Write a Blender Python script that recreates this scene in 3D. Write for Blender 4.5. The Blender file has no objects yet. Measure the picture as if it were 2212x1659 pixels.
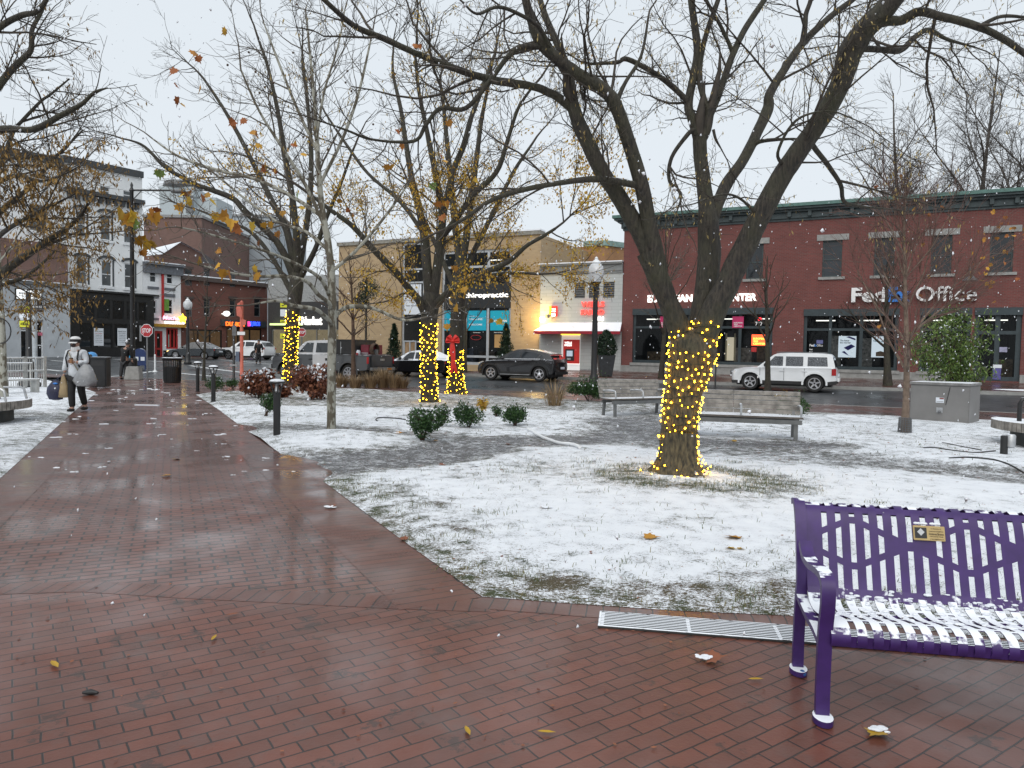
import bpy, bmesh, math, random
import numpy as np
from mathutils import Vector, Matrix
V = Vector
R = math.radians
rng = random.Random(7)
SC = bpy.context.scene
COL = SC.collection
# ---------------------------------------------------------------- camera
F, CX, CY = 1580.0, 1106.0, 829.5          # photo measured on a 2212 x 1659 grid
EYE = 1.6
PITCH, ROLL = math.atan(71.5 / F), math.atan(0.017)
fwd = V((0, math.cos(PITCH), -math.sin(PITCH)))
up0 = V((0, math.sin(PITCH), math.cos(PITCH)))
cr = V((1, 0, 0)) * math.cos(ROLL) + up0 * math.sin(ROLL)
cu = up0 * math.cos(ROLL) - V((1, 0, 0)) * math.sin(ROLL)
CAM = V((0, 0, EYE))
cd = bpy.data.cameras.new('camera')
cd.sensor_width = 36; cd.lens = 36 * F / 2212; cd.clip_start = 0.05; cd.clip_end = 2000
cam = bpy.data.objects.new('camera', cd); COL.objects.link(cam)
mw = Matrix((cr, cu, -fwd)).transposed().to_4x4(); mw.translation = CAM
cam.matrix_world = mw
SC.camera = cam
# ---------------------------------------------------------------- sky, sun, exposure
W = bpy.data.worlds.new('World'); SC.world = W; W.use_nodes = True
nt = W.node_tree; bg = nt.nodes['Background']
sky = nt.nodes.new('ShaderNodeTexSky'); sky.sky_type = 'NISHITA'; sky.sun_disc = False
SUN_EL, SUN_AZ = R(48), R(200)
sky.sun_elevation = SUN_EL; sky.sun_rotation = SUN_AZ; sky.dust_density = 4
hs = nt.nodes.new('ShaderNodeHueSaturation'); hs.inputs['Saturation'].default_value = 0.3
mx = nt.nodes.new('ShaderNodeMix'); mx.data_type = 'RGBA'
mx.inputs[0].default_value = 0.88                      # closed snow cloud over the clear-sky model
mx.inputs[7].default_value = (6.1, 6.6, 7.05, 1)
nt.links.new(sky.outputs[0], hs.inputs['Color']); nt.links.new(hs.outputs[0], mx.inputs[6])
nt.links.new(mx.outputs[2], bg.inputs[0]); bg.inputs[1].default_value = 0.1
sd = bpy.data.lights.new('sun', 'SUN'); sd.energy = 1.2; sd.angle = R(60); sd.color = (1, 0.96, 0.9)
so = bpy.data.objects.new('sun', sd); COL.objects.link(so)
so.rotation_euler = (R(90) - SUN_EL, 0, math.pi - SUN_AZ)
SC.view_settings.view_transform = 'Standard'; SC.view_settings.look = 'None'
SC.view_settings.exposure = 0.44; SC.view_settings.gamma = 1
SC.cycles.use_denoising = True
SC.cycles.sample_clamp_indirect = 4; SC.cycles.max_bounces = 6; SC.cycles.volume_bounces = 2; SC.cycles.transparent_max_bounces = 12
# ---------------------------------------------------------------- pixel helpers
def ray(px, py): return cr * ((px - CX) / F) + cu * ((CY - py) / F) + fwd
def zg(x, y):
    t = min(1, max(0, (y - 36) / 24)); return 0.45 * t * t * (3 - 2 * t)
def G(px, py, z=0.0):                     # where a photo pixel meets the ground
    d = ray(px, py); p = CAM + d * ((z - EYE) / d.z)
    for _ in range(6):
        zz = z + zg(p.x, p.y); p = CAM + d * ((zz - EYE) / d.z)
        if p.y > 300 or d.z >= 0: break
    return p
def at(px, py, Y):
    d = ray(px, py); return CAM + d * (Y / d.y)
def gd(px, Y, z=0.0):                     # ground point under pixel column px at depth Y
    p = at(px, 800, Y); p.z = zg(p.x, p.y) + z; return p
# ---------------------------------------------------------------- object helpers
def tag(o, label=None, cat=None, group=None, kind=None):
    if label: o['label'] = label
    if cat: o['category'] = cat
    if group: o['group'] = group
    if kind: o['kind'] = kind
    return o
def empty(name, loc=(0, 0, 0), rz=0.0, label=None, cat=None, group=None):
    o = bpy.data.objects.new(name, None); o.empty_display_size = .1; COL.objects.link(o)
    o.location = loc; o.rotation_euler = (0, 0, rz); return tag(o, label, cat, group)
def copy_tree(o, parent=None):
    c = o.copy(); COL.objects.link(c)
    if parent is not None:
        c.parent = parent
    for ch in [k for k in COL.objects if k.parent == o]: copy_tree(ch, c)
    return c
class MB:
    def __init__(s): s.v = []; s.f = []; s.m = Matrix()
    def add(s, vs, fs):
        n = len(s.v); M = s.m
        s.v.extend([tuple(M @ V(p)) for p in vs]); s.f.extend([tuple(i + n for i in f) for f in fs]); return s
    def box(s, x0, x1, y0, y1, z0, z1):
        return s.add([(x0,y0,z0),(x1,y0,z0),(x1,y1,z0),(x0,y1,z0),(x0,y0,z1),(x1,y0,z1),(x1,y1,z1),(x0,y1,z1)],
                     [(3,2,1,0),(4,5,6,7),(0,1,5,4),(1,2,6,5),(2,3,7,6),(3,0,4,7)])
    def cbox(s, c, d): return s.box(c[0]-d[0]/2, c[0]+d[0]/2, c[1]-d[1]/2, c[1]+d[1]/2, c[2]-d[2]/2, c[2]+d[2]/2)
    def obox(s, a, b, w, h):              # beam from a to b, w wide, h high
        a, b = V(a), V(b); d = (b - a); L = d.length; d.normalize()
        sd_ = d.cross(V((0,0,1)));  sd_ = V((1,0,0)) if sd_.length < 1e-4 else sd_.normalized()
        u = sd_.cross(d).normalized(); sd_ *= w/2; u *= h/2
        return s.add([a-sd_-u, a+sd_-u, a+sd_+u, a-sd_+u, b-sd_-u, b+sd_-u, b+sd_+u, b-sd_+u],
                     [(0,1,2,3),(7,6,5,4),(0,4,5,1),(1,5,6,2),(2,6,7,3),(3,7,4,0)])
    def tube(s, pts, rad, n=6, cap=True):
        pts = [V(p) for p in pts]; k = len(pts)
        if not hasattr(rad, '__len__'): rad = [rad] * k
        vs = []; fs = []; ref = None
        for i, p in enumerate(pts):
            t = (pts[min(i+1, k-1)] - pts[max(i-1, 0)])
            if t.length < 1e-9: t = V((0,0,1))
            t.normalize()
            if ref is None: ref = V((1,0,0)) if abs(t.x) < .9 else V((0,1,0))
            a = t.cross(ref)
            if a.length < 1e-6: ref = V((0,1,0.3)); a = t.cross(ref)
            a.normalize(); b = t.cross(a); ref = -(b.cross(t)).normalized() if False else ref
            ref = (a.cross(t)).normalized()
            for j in range(n):
                q = 2*math.pi*j/n; vs.append(p + (a*math.cos(q) + b*math.sin(q))*rad[i])
        for i in range(k-1):
            for j in range(n):
                j2 = (j+1) % n; fs.append((i*n+j, i*n+j2, (i+1)*n+j2, (i+1)*n+j))
        if cap and n > 3:
            fs.append(tuple(range(n))[::-1]); fs.append(tuple((k-1)*n+j for j in range(n)))
        return s.add(vs, fs)
    def lathe(s, prof, n=16, c=(0,0,0)):  # prof: (r, z)
        vs = []; fs = []
        for r, z in prof:
            for j in range(n):
                q = 2*math.pi*j/n; vs.append((c[0]+r*math.cos(q), c[1]+r*math.sin(q), c[2]+z))
        for i in range(len(prof)-1):
            for j in range(n):
                j2 = (j+1) % n; fs.append((i*n+j, i*n+j2, (i+1)*n+j2, (i+1)*n+j))
        fs.append(tuple(range(n))[::-1]); k = len(prof)-1; fs.append(tuple(k*n+j for j in range(n)))
        return s.add(vs, fs)
    def prism(s, poly, vec):              # polygon of 3-D points extruded along vec
        n = len(poly); vec = V(vec); a = [V(p) for p in poly]; b = [p + vec for p in a]
        nn = V((0,0,0))
        for i in range(n): nn += a[i].cross(a[(i+1) % n])
        fl = nn.dot(vec) < 0
        fs = [tuple(range(n))[::-1], tuple(range(n, 2*n))] + [(i, (i+1) % n, (i+1) % n + n, i+n) for i in range(n)]
        if fl: fs = [f[::-1] for f in fs]
        return s.add(a + b, fs)
    def ball(s, c, r, n=8, m=6, sq=(1,1,1)):
        return s.lathe_ball(c, r, n, m, sq)
    def lathe_ball(s, c, r, n, m, sq):
        vs = []; fs = []
        for i in range(m+1):
            t = math.pi*i/m
            for j in range(n):
                q = 2*math.pi*j/n
                vs.append((c[0]+r*sq[0]*math.sin(t)*math.cos(q), c[1]+r*sq[1]*math.sin(t)*math.sin(q), c[2]-r*sq[2]*math.cos(t)))
        for i in range(m):
            for j in range(n):
                j2 = (j+1) % n; fs.append((i*n+j, i*n+j2, (i+1)*n+j2, (i+1)*n+j))
        return s.add(vs, fs)
    def build(s, name, mat, parent=None, smooth=None, bevel=0, label=None):
        me = bpy.data.meshes.new(name); me.from_pydata(s.v, [], s.f); me.update()
        if bevel:
            bm = bmesh.new(); bm.from_mesh(me); bmesh.ops.remove_doubles(bm, verts=bm.verts, dist=1e-5)
            ed = [e for e in bm.edges if len(e.link_faces) == 2 and e.calc_face_angle(0) > .5]
            bmesh.ops.bevel(bm, geom=ed, offset=bevel, segments=2, affect='EDGES', clamp_overlap=True)
            bm.to_mesh(me); bm.free()
        if smooth is not None:
            me.polygons.foreach_set('use_smooth', [True]*len(me.polygons)); me.set_sharp_from_angle(angle=R(smooth))
        if mat is not None: me.materials.append(mat)
        o = bpy.data.objects.new(name, me); COL.objects.link(o)
        if parent is not None: o.parent = parent
        if label: o['label'] = label
        return o
def struct(o): o['kind'] = 'structure'; return o
def np_mesh(name, verts, faces, mat, parent=None, smooth=False):   # arrays; faces all the same size
    me = bpy.data.meshes.new(name); verts = np.asarray(verts, np.float32); faces = np.asarray(faces, np.int32)
    k = faces.shape[1]; n = len(faces)
    me.vertices.add(len(verts)); me.vertices.foreach_set('co', verts.ravel())
    me.loops.add(n*k); me.loops.foreach_set('vertex_index', faces.ravel())
    me.polygons.add(n); me.polygons.foreach_set('loop_start', np.arange(0, n*k, k, dtype=np.int32))
    if smooth: me.polygons.foreach_set('use_smooth', [True]*n)
    me.update(calc_edges=True); me.validate()
    if mat is not None: me.materials.append(mat)
    o = bpy.data.objects.new(name, me); COL.objects.link(o)
    if parent is not None: o.parent = parent
    return o
_bold = {}
def text_mesh(name, txt, size, mat, parent, M, extrude=.02, bold=0.0, align='CENTER', shear=0, spacing=1.0):
    cu_ = bpy.data.curves.new('t', 'FONT'); cu_.body = txt; cu_.size = size; cu_.extrude = extrude; cu_.offset = bold
    cu_.align_x = align; cu_.align_y = 'CENTER'; cu_.resolution_u = 3; cu_.shear = shear; cu_.space_character = spacing
    to = bpy.data.objects.new('t', cu_); COL.objects.link(to)
    dg = bpy.context.evaluated_depsgraph_get(); me = bpy.data.meshes.new_from_object(to.evaluated_get(dg))
    bpy.data.objects.remove(to); bpy.data.curves.remove(cu_)
    me.name = name; me.transform(M); me.materials.clear(); me.materials.append(mat)
    o = bpy.data.objects.new(name, me); COL.objects.link(o)
    if parent is not None: o.parent = parent
    return o
# ---------------------------------------------------------------- materials
def nd(t, k, **kw):
    n = t.nodes.new('ShaderNode' + k)
    for a, b in kw.items(): setattr(n, a, b)
    return n
def ramp(t, src, p0, c0, p1, c1):
    r = nd(t, 'ValToRGB'); e = r.color_ramp.elements
    e[0].position = p0; e[0].color = c0 if len(c0) == 4 else (*c0, 1); e[1].position = p1; e[1].color = c1 if len(c1) == 4 else (*c1, 1)
    t.links.new(src, r.inputs[0]); return r.outputs[0]
def mixc(t, f, a, b, blend='MIX'):
    m = nd(t, 'Mix', data_type='RGBA', blend_type=blend)
    for sck, val in ((m.inputs[0], f), (m.inputs[6], a), (m.inputs[7], b)):
        if hasattr(val, 'is_linked'): t.links.new(val, sck)
        elif isinstance(val, (int, float)): sck.default_value = val
        else: sck.default_value = (*val, 1) if len(val) == 3 else val
    return m.outputs[2]
def mth(t, op, a, b=0.0):
    m = nd(t, 'Math', operation=op)
    for sck, val in ((m.inputs[0], a), (m.inputs[1], b)):
        if hasattr(val, 'is_linked'): t.links.new(val, sck)
        else: sck.default_value = val
    return m.outputs[0]
def noise(t, scale, detail=4, vec=None, rough=.55):
    n = nd(t, 'TexNoise'); n.inputs['Scale'].default_value = scale; n.inputs['Detail'].default_value = detail
    n.inputs['Roughness'].default_value = rough
    if vec is not None: t.links.new(vec, n.inputs['Vector'])
    return n.outputs['Fac']
def coords(t, kind='Object', rot=(0,0,0), sc=(1,1,1)):
    c = nd(t, 'TexCoord'); m = nd(t, 'Mapping'); m.inputs['Rotation'].default_value = rot; m.inputs['Scale'].default_value = sc
    t.links.new(c.outputs[kind], m.inputs[0]); return m.outputs[0]
SNOWC = (.80, .83, .88)
def mat(name, col, rough=.6, metal=0.0, var=.25, nscale=6, bump=0.0, snow=None, emit=None, estr=0.0, spec=.5, sscale=9, coat=0):
    m = bpy.data.materials.new(name); m.use_nodes = True; t = m.node_tree; b = t.nodes['Principled BSDF']
    b.inputs['Roughness'].default_value = rough; b.inputs['Metallic'].default_value = metal
    b.inputs['Specular IOR Level'].default_value = spec; b.inputs['Coat Weight'].default_value = coat
    vec = coords(t)
    out = None
    if var or bump or snow is not None:
        n1 = noise(t, nscale, 5, vec)
        lo = tuple(c*(1-var) for c in col); hi = tuple(min(1, c*(1+var)) for c in col)
        out = ramp(t, n1, .3, lo, .7, hi)
    if snow is not None:                  # fresh snow lying on what faces up
        g = nd(t, 'NewGeometry'); sx = nd(t, 'SeparateXYZ'); t.links.new(g.outputs['True Normal'], sx.inputs[0])
        n2 = noise(t, sscale, 4, vec)
        a = mth(t, 'ADD', sx.outputs[2], mth(t, 'MULTIPLY', mth(t, 'SUBTRACT', n2, .5), .9))
        f = ramp(t, a, snow, (0,0,0), min(1, snow+.12), (1,1,1))
        out = mixc(t, f, out, SNOWC)
        rr = nd(t, 'Mix'); t.links.new(f, rr.inputs[0]); rr.inputs[2].default_value = rough; rr.inputs[3].default_value = .85
        t.links.new(rr.outputs[0], b.inputs['Roughness'])
    if out is not None: t.links.new(out, b.inputs['Base Color'])
    else: b.inputs['Base Color'].default_value = (*col, 1)
    if bump:
        bp = nd(t, 'Bump'); bp.inputs['Strength'].default_value = bump; bp.inputs['Distance'].default_value = .02
        t.links.new(noise(t, nscale*4, 5, vec), bp.inputs['Height']); t.links.new(bp.outputs[0], b.inputs['Normal'])
    if emit is not None:
        b.inputs['Emission Color'].default_value = (*emit, 1); b.inputs['Emission Strength'].default_value = estr
    return m
def brick_mat(name, c1, c2, mortar, bw=.21, bh=.07, rot=(0,0,0), ms=.012, rough=.8, vary=.35, swap=None):
    """wall brick; object coords: x along the wall, z up"""
    m = bpy.data.materials.new(name); m.use_nodes = True; t = m.node_tree; b = t.nodes['Principled BSDF']
    vec = coords(t); sx = nd(t, 'SeparateXYZ'); t.links.new(vec, sx.inputs[0]); cx = nd(t, 'CombineXYZ')
    t.links.new(mth(t, 'ADD', sx.outputs[0], sx.outputs[1]), cx.inputs[0]); t.links.new(sx.outputs[2], cx.inputs[1])
    br = nd(t, 'TexBrick'); t.links.new(cx.outputs[0], br.inputs['Vector'])
    br.inputs['Color1'].default_value = (*c1, 1); br.inputs['Color2'].default_value = (*c2, 1); br.inputs['Mortar'].default_value = (*mortar, 1)
    br.inputs['Scale'].default_value = 1; br.inputs['Brick Width'].default_value = bw; br.inputs['Row Height'].default_value = bh
    br.inputs['Mortar Size'].default_value = ms; br.inputs['Bias'].default_value = 0
    n = noise(t, 1.3, 5, vec); o = mixc(t, .6, br.outputs[0], ramp(t, n, .25, (1-vary,)*3, .75, (1.0,)*3), 'MULTIPLY')
    t.links.new(o, b.inputs['Base Color']); b.inputs['Roughness'].default_value = rough
    bp = nd(t, 'Bump'); bp.inputs['Strength'].default_value = .4; bp.inputs['Distance'].default_value = .01; bp.invert = True
    t.links.new(br.outputs['Fac'], bp.inputs['Height']); t.links.new(bp.outputs[0], b.inputs['Normal'])
    return m
def glow(name, col, s):
    return mat(name, col, .5, var=0, emit=col, estr=s)
def glass_mat(name, col=(.012,.016,.02), rough=.04, var=.6, ns=.7):
    m = mat(name, col, rough, var=var, nscale=ns, spec=.6); return m
M = {}
M['black'] = mat('black_metal', (.012,.012,.013), .35, var=.3)
M['blacksnow'] = mat('black_metal_snowed', (.012,.012,.013), .4, var=.3, snow=.8)
M['steel'] = mat('steel', (.42,.43,.44), .4, .7, snow=.75)
M['grey'] = mat('grey_metal', (.13,.135,.14), .5)
M['snow'] = mat('snow', SNOWC, .85, var=.06, nscale=20, bump=.6)
M['white'] = mat('white_paint', (.74,.76,.78), .55, var=.08)
M['glass'] = glass_mat('dark_glass')
M['carglass'] = glass_mat('car_glass', (.02,.024,.028), .03)
M['tyre'] = mat('tyre_rubber', (.012,.012,.012), .75)
M['rim'] = mat('alloy_rim', (.5,.5,.52), .3, .85, var=.1)
M['rubber'] = mat('black_plastic', (.016,.016,.017), .55)
M['wood'] = mat('weathered_wood', (.23,.212,.19), .8, var=.45, nscale=7, bump=.4, snow=.78)
M['concrete'] = mat('concrete', (.26,.26,.26), .8, var=.2)
M['stone'] = mat('grey_stone', (.27,.27,.26), .8, var=.18)
def bark_mat(name, lo, hi, snow, bulb_glow=None):
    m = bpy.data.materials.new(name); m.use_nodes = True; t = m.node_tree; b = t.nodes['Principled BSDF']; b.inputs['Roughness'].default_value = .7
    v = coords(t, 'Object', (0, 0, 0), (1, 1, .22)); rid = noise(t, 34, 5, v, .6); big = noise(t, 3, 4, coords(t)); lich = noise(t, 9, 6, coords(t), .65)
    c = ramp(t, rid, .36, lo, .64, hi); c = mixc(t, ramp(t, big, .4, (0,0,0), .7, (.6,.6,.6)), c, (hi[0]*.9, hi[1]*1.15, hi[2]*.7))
    if bulb_glow:                                                   # string-light glow painted in as lighter olive bark low down
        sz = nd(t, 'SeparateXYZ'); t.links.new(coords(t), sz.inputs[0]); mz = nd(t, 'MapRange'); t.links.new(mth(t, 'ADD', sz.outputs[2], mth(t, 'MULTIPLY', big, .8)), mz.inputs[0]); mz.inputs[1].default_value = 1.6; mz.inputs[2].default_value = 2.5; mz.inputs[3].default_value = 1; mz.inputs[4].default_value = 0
        c = mixc(t, mz.outputs[0], c, ramp(t, rid, .36, bulb_glow[0], .64, bulb_glow[1]))
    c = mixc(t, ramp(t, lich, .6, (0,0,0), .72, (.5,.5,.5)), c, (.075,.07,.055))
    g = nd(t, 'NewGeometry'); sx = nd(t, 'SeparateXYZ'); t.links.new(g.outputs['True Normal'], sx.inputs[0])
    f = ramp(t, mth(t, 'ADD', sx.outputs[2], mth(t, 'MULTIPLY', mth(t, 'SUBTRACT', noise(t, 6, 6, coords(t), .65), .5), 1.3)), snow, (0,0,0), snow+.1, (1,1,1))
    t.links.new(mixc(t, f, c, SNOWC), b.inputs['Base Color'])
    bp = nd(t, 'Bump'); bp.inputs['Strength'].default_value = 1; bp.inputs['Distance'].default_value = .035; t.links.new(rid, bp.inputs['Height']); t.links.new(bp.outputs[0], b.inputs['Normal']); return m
M['bark'] = bark_mat('dark_wet_bark', (.009,.007,.006), (.052,.042,.03), .82); M['glowbark'] = bark_mat('bulb_glow_trunk_bark', (.009,.007,.006), (.052,.042,.03), .84, ((.02,.016,.009), (.13,.10,.05)))
M['twig'] = mat('twig_bark', (.046,.037,.028), .8, var=.4)
M['twigbrown'] = mat('brown_twig_bark', (.075,.045,.03), .85, var=.4)
M['red'] = mat('red_paint', (.42,.02,.02), .5, var=.15)
def leafmat(name, c1, c2, ns=3):
    m = bpy.data.materials.new(name); m.use_nodes = True; t = m.node_tree; b = t.nodes['Principled BSDF']
    g = nd(t, 'NewGeometry'); o = ramp(t, g.outputs['Random Per Island'], .15, c1, .85, c2)
    t.links.new(o, b.inputs['Base Color']); b.inputs['Roughness'].default_value = .55
    b.inputs['Specular IOR Level'].default_value = .3
    return m
M['leaf_yellow'] = leafmat('yellow_leaves', (.30,.15,.012), (.46,.30,.03))
M['leaf_orange'] = leafmat('autumn_leaves', (.26,.08,.02), (.5,.27,.03))
M['leaf_brown'] = leafmat('brown_leaves', (.12,.035,.02), (.27,.10,.05))
M['leaf_green'] = leafmat('box_leaves', (.012,.035,.012), (.05,.11,.03))
M['leaf_bamboo'] = leafmat('bright_green_leaves', (.045,.09,.02), (.17,.25,.06))
M['needle'] = leafmat('needles', (.012,.026,.014), (.03,.055,.03))
M['straw'] = leafmat('dry_stems', (.16,.11,.06), (.36,.26,.15))
M['pod'] = leafmat('seed_pods', (.22,.15,.05), (.42,.33,.14))
M['bulb'] = glow('warm_bulb', (1.0,.50,.013), 28.0)
M['skin'] = mat('skin', (.34,.2,.15), .6, var=.1)
# ================================================================ GROUND
from mathutils.geometry import delaunay_2d_cdt
E = V((.898, -.44, 0)); N = V((.44, .898, 0))          # along the shopping street / across it
def qd(x, y): return .44 * x + .898 * y
def zroad(x, y):
    t = min(1, max(0, (qd(x, y) - 27) / 7)); b = min(1, max(0, (y - 42) / 20))
    return -.1 + .32 * t + .3 * b * b * (3 - 2 * b)
def zg(x, y):                                            # overrides: park is level, street climbs
    return max(0.0, zroad(x, y)) if qd(x, y) > 23 else 0.0
def inpoly(x, y, P):
    c = False; j = len(P) - 1
    for i in range(len(P)):
        if (P[i][1] > y) != (P[j][1] > y) and x < (P[j][0]-P[i][0]) * (y-P[i][1]) / (P[j][1]-P[i][1]) + P[i][0]: c = not c
        j = i
    return c
def segd(x, y, pl):
    best = 1e9
    for (ax, ay), (bx, by) in zip(pl, pl[1:]):
        dx, dy = bx-ax, by-ay; t = max(0, min(1, ((x-ax)*dx + (y-ay)*dy) / (dx*dx+dy*dy+1e-9)))
        best = min(best, math.hypot(x-ax-t*dx, y-ay-t*dy))
    return best
from mathutils import noise as mn
def fill(name, poly, z, mat, step=None, zf=None, keep=None, attrs=None):
    pts = []
    n = len(poly)
    for i in range(n):                                    # outline, subdivided
        a, b = V(poly[i]), V(poly[(i+1) % n]); k = max(1, int((b-a).length / (step(a) if step else 1e9)))
        for j in range(k): pts.append(a + (b-a)*(j/k))
    m = len(pts); edges = [(i, (i+1) % m) for i in range(m)]
    if step:
        xs = [p.x for p in pts]; ys = [p.y for p in pts]; y = min(ys)
        while y < max(ys):
            st = step(V((0, y))); x = min(xs)
            while x < max(xs):
                q = V((x + rng.uniform(-.3, .3)*st, y + rng.uniform(-.3, .3)*st))
                if inpoly(q.x, q.y, poly) and (keep is None or keep(q.x, q.y)): pts.append(q)
                x += st
            y += st
    vo, eo, fo, *_ = delaunay_2d_cdt([V((p[0], p[1])) for p in pts], edges, [], 1, 1e-4)
    me = bpy.data.meshes.new(name)
    vs = [(v.x, v.y, z + (zf(v.x, v.y) if zf else 0)) for v in vo]
    fs = [tuple(f) for f in fo]
    me.from_pydata(vs, [], fs); me.update()
    if sum(p.normal.z for p in me.polygons) < 0: me.flip_normals()
    me.polygons.foreach_set('use_smooth', [True]*len(me.polygons))
    for an, fn in (attrs or {}).items():
        a = me.attributes.new(an, 'FLOAT', 'POINT'); a.data.foreach_set('value', [float(fn(v[0], v[1])) for v in vs])
    me.materials.append(mat); o = bpy.data.objects.new(name, me); COL.objects.link(o); return o
# ---- paving materials
def paver(name, ang, c1, c2, bw=.19, bh=.09, off=.5, wet=.22, uv=False, mort=.0055, cbump=.4, pool=None):
    m = bpy.data.materials.new(name); m.use_nodes = True; t = m.node_tree; b = t.nodes['Principled BSDF']
    vec = coords(t, 'UV') if uv else coords(t, 'Object', (0, 0, -ang)); raw = coords(t)
    dn = nd(t, 'TexNoise'); dn.inputs['Scale'].default_value = 5; t.links.new(raw, dn.inputs['Vector'])
    wv = nd(t, 'VectorMath', operation='MULTIPLY_ADD'); t.links.new(dn.outputs['Color'], wv.inputs[0])
    wv.inputs[1].default_value = (.016, .016, 0); t.links.new(vec, wv.inputs[2])
    br = nd(t, 'TexBrick', offset=off); t.links.new(wv.outputs[0], br.inputs['Vector'])
    for k, v in (('Color1', c1), ('Color2', c2), ('Mortar', (.022, .013, .011))): br.inputs[k].default_value = (*v, 1)
    br.inputs['Scale'].default_value = 1; br.inputs['Brick Width'].default_value = bw; br.inputs['Row Height'].default_value = bh
    br.inputs['Mortar Size'].default_value = mort; br.inputs['Mortar Smooth'].default_value = .3
    big = noise(t, .5, 4, raw); mid = noise(t, 7, 5, raw); fine = noise(t, 60, 3, raw)
    c = mixc(t, .55, br.outputs[0], ramp(t, mid, .25, (.55, .52, .5), .75, (1, 1, 1)), 'MULTIPLY')
    c = mixc(t, .5, c, ramp(t, big, .3, (.55, .5, .5), .7, (1, 1, 1)), 'MULTIPLY')
    spots = noise(t, 2.2, 6, raw, .7)                       # grey grime worn into the clay
    c = mixc(t, mth(t, 'MULTIPLY', ramp(t, spots, .55, (0,0,0), .72, (1,1,1)), .5), c, (.085, .075, .07))
    blot = noise(t, 3.2, 8, raw, .74); c = mixc(t, mth(t, 'MULTIPLY', ramp(t, blot, .585, (0,0,0), .62, (1,1,1)), .7), c, (.03, .02, .016))   # trodden dirt
    t.links.new(c, b.inputs['Base Color'])
    pud = ramp(t, noise(t, .9, 3, raw), .42, (1, 1, 1), .6, (0, 0, 0))   # standing film of water
    if pool:                                                  # shallow pool of meltwater below the drain
        vd = nd(t, 'VectorMath', operation='DISTANCE'); sc_ = nd(t, 'VectorMath', operation='MULTIPLY'); t.links.new(raw, sc_.inputs[0]); sc_.inputs[1].default_value = (1, .62, 0)
        t.links.new(sc_.outputs[0], vd.inputs[0]); vd.inputs[1].default_value = (pool[0], pool[1]*.62, 0)
        pr = ramp(t, mth(t, 'ADD', vd.outputs['Value'], mth(t, 'MULTIPLY', mth(t, 'SUBTRACT', noise(t, 4, 5, raw), .5), 1.1)), .55, (0,0,0), .8, (1,1,1)); pud = mth(t, 'MULTIPLY', pud, pr)
    ro = nd(t, 'MapRange'); t.links.new(pud, ro.inputs[0]); ro.inputs[3].default_value = wet + .16; ro.inputs[4].default_value = wet - .06
    b.inputs['Roughness'].default_value = .5
    t.links.new(mth(t, 'ADD', mth(t, 'MULTIPLY', ro.outputs[0], .7), mth(t, 'MULTIPLY', mth(t, 'SUBTRACT', fine, .5), .12)), b.inputs['Coat Roughness'])
    cw = nd(t, 'MapRange'); t.links.new(pud, cw.inputs[0]); cw.inputs[3].default_value = .3; cw.inputs[4].default_value = 1.0   # film of water
    t.links.new(cw.outputs[0], b.inputs['Coat Weight']); b.inputs['Coat IOR'].default_value = 1.4
    h = mth(t, 'ADD', mth(t, 'MULTIPLY', br.outputs['Fac'], -1.0), mth(t, 'MULTIPLY', mid, .9))
    h = mth(t, 'ADD', h, mth(t, 'ADD', mth(t, 'MULTIPLY', fine, .3), mth(t, 'MULTIPLY', br.outputs[0], 6.0)))   # units stand a little proud or sunk
    bp = nd(t, 'Bump'); bp.inputs['Distance'].default_value = .006
    st = nd(t, 'MapRange'); t.links.new(pud, st.inputs[0]); st.inputs[3].default_value = .85; st.inputs[4].default_value = .35
    t.links.new(st.outputs[0], bp.inputs['Strength']); t.links.new(h, bp.inputs['Height']); t.links.new(bp.outputs[0], b.inputs['Normal'])
    cb = nd(t, 'Bump'); cb.inputs['Distance'].default_value = .006; t.links.new(mth(t, 'MULTIPLY', st.outputs[0], cbump), cb.inputs['Strength'])
    t.links.new(h, cb.inputs['Height']); t.links.new(cb.outputs[0], b.inputs['Coat Normal'])
    return m
B1, B2 = (.19, .066, .043), (.14, .053, .038)
M['pathbrick'] = paver('path_brick', R(25), B1, B2, wet=.13, mort=.0095, cbump=.5)
M['plazabrick'] = paver('plaza_brick', R(34.5), (.19, .061, .037), (.14, .051, .034), wet=.17, mort=.0045, pool=(.98, 3.68))
M['walkbrick'] = paver('sidewalk_brick', R(-26), (.15, .05, .036), (.10, .04, .03), wet=.3)
def border_mat(ang, bh=.2): return paver('border_brick', ang, (.165, .054, .033), (.12, .043, .03), .1, 5.0, .0, .24, True)
def asphalt():
    m = bpy.data.materials.new('wet_asphalt'); m.use_nodes = True; t = m.node_tree; b = t.nodes['Principled BSDF']
    raw = coords(t); a = noise(t, .35, 5, raw); f = noise(t, 40, 4, raw)
    c = ramp(t, a, .3, (.035, .038, .042), .7, (.075, .08, .086)); c = mixc(t, .3, c, ramp(t, f, .3, (.4,)*3, .7, (1,)*3), 'MULTIPLY')
    t.links.new(c, b.inputs['Base Color'])
    t.links.new(ramp(t, noise(t, .6, 4, raw), .35, (.22,)*3, .65, (.5,)*3), b.inputs['Roughness'])
    bp = nd(t, 'Bump'); bp.inputs['Strength'].default_value = .35; bp.inputs['Distance'].default_value = .01
    t.links.new(f, bp.inputs['Height']); t.links.new(bp.outputs[0], b.inputs['Normal']); return m
M['asphalt'] = asphalt()
M['paint'] = mat('road_paint', (.5, .52, .53), .6, var=.35, nscale=8)
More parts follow.
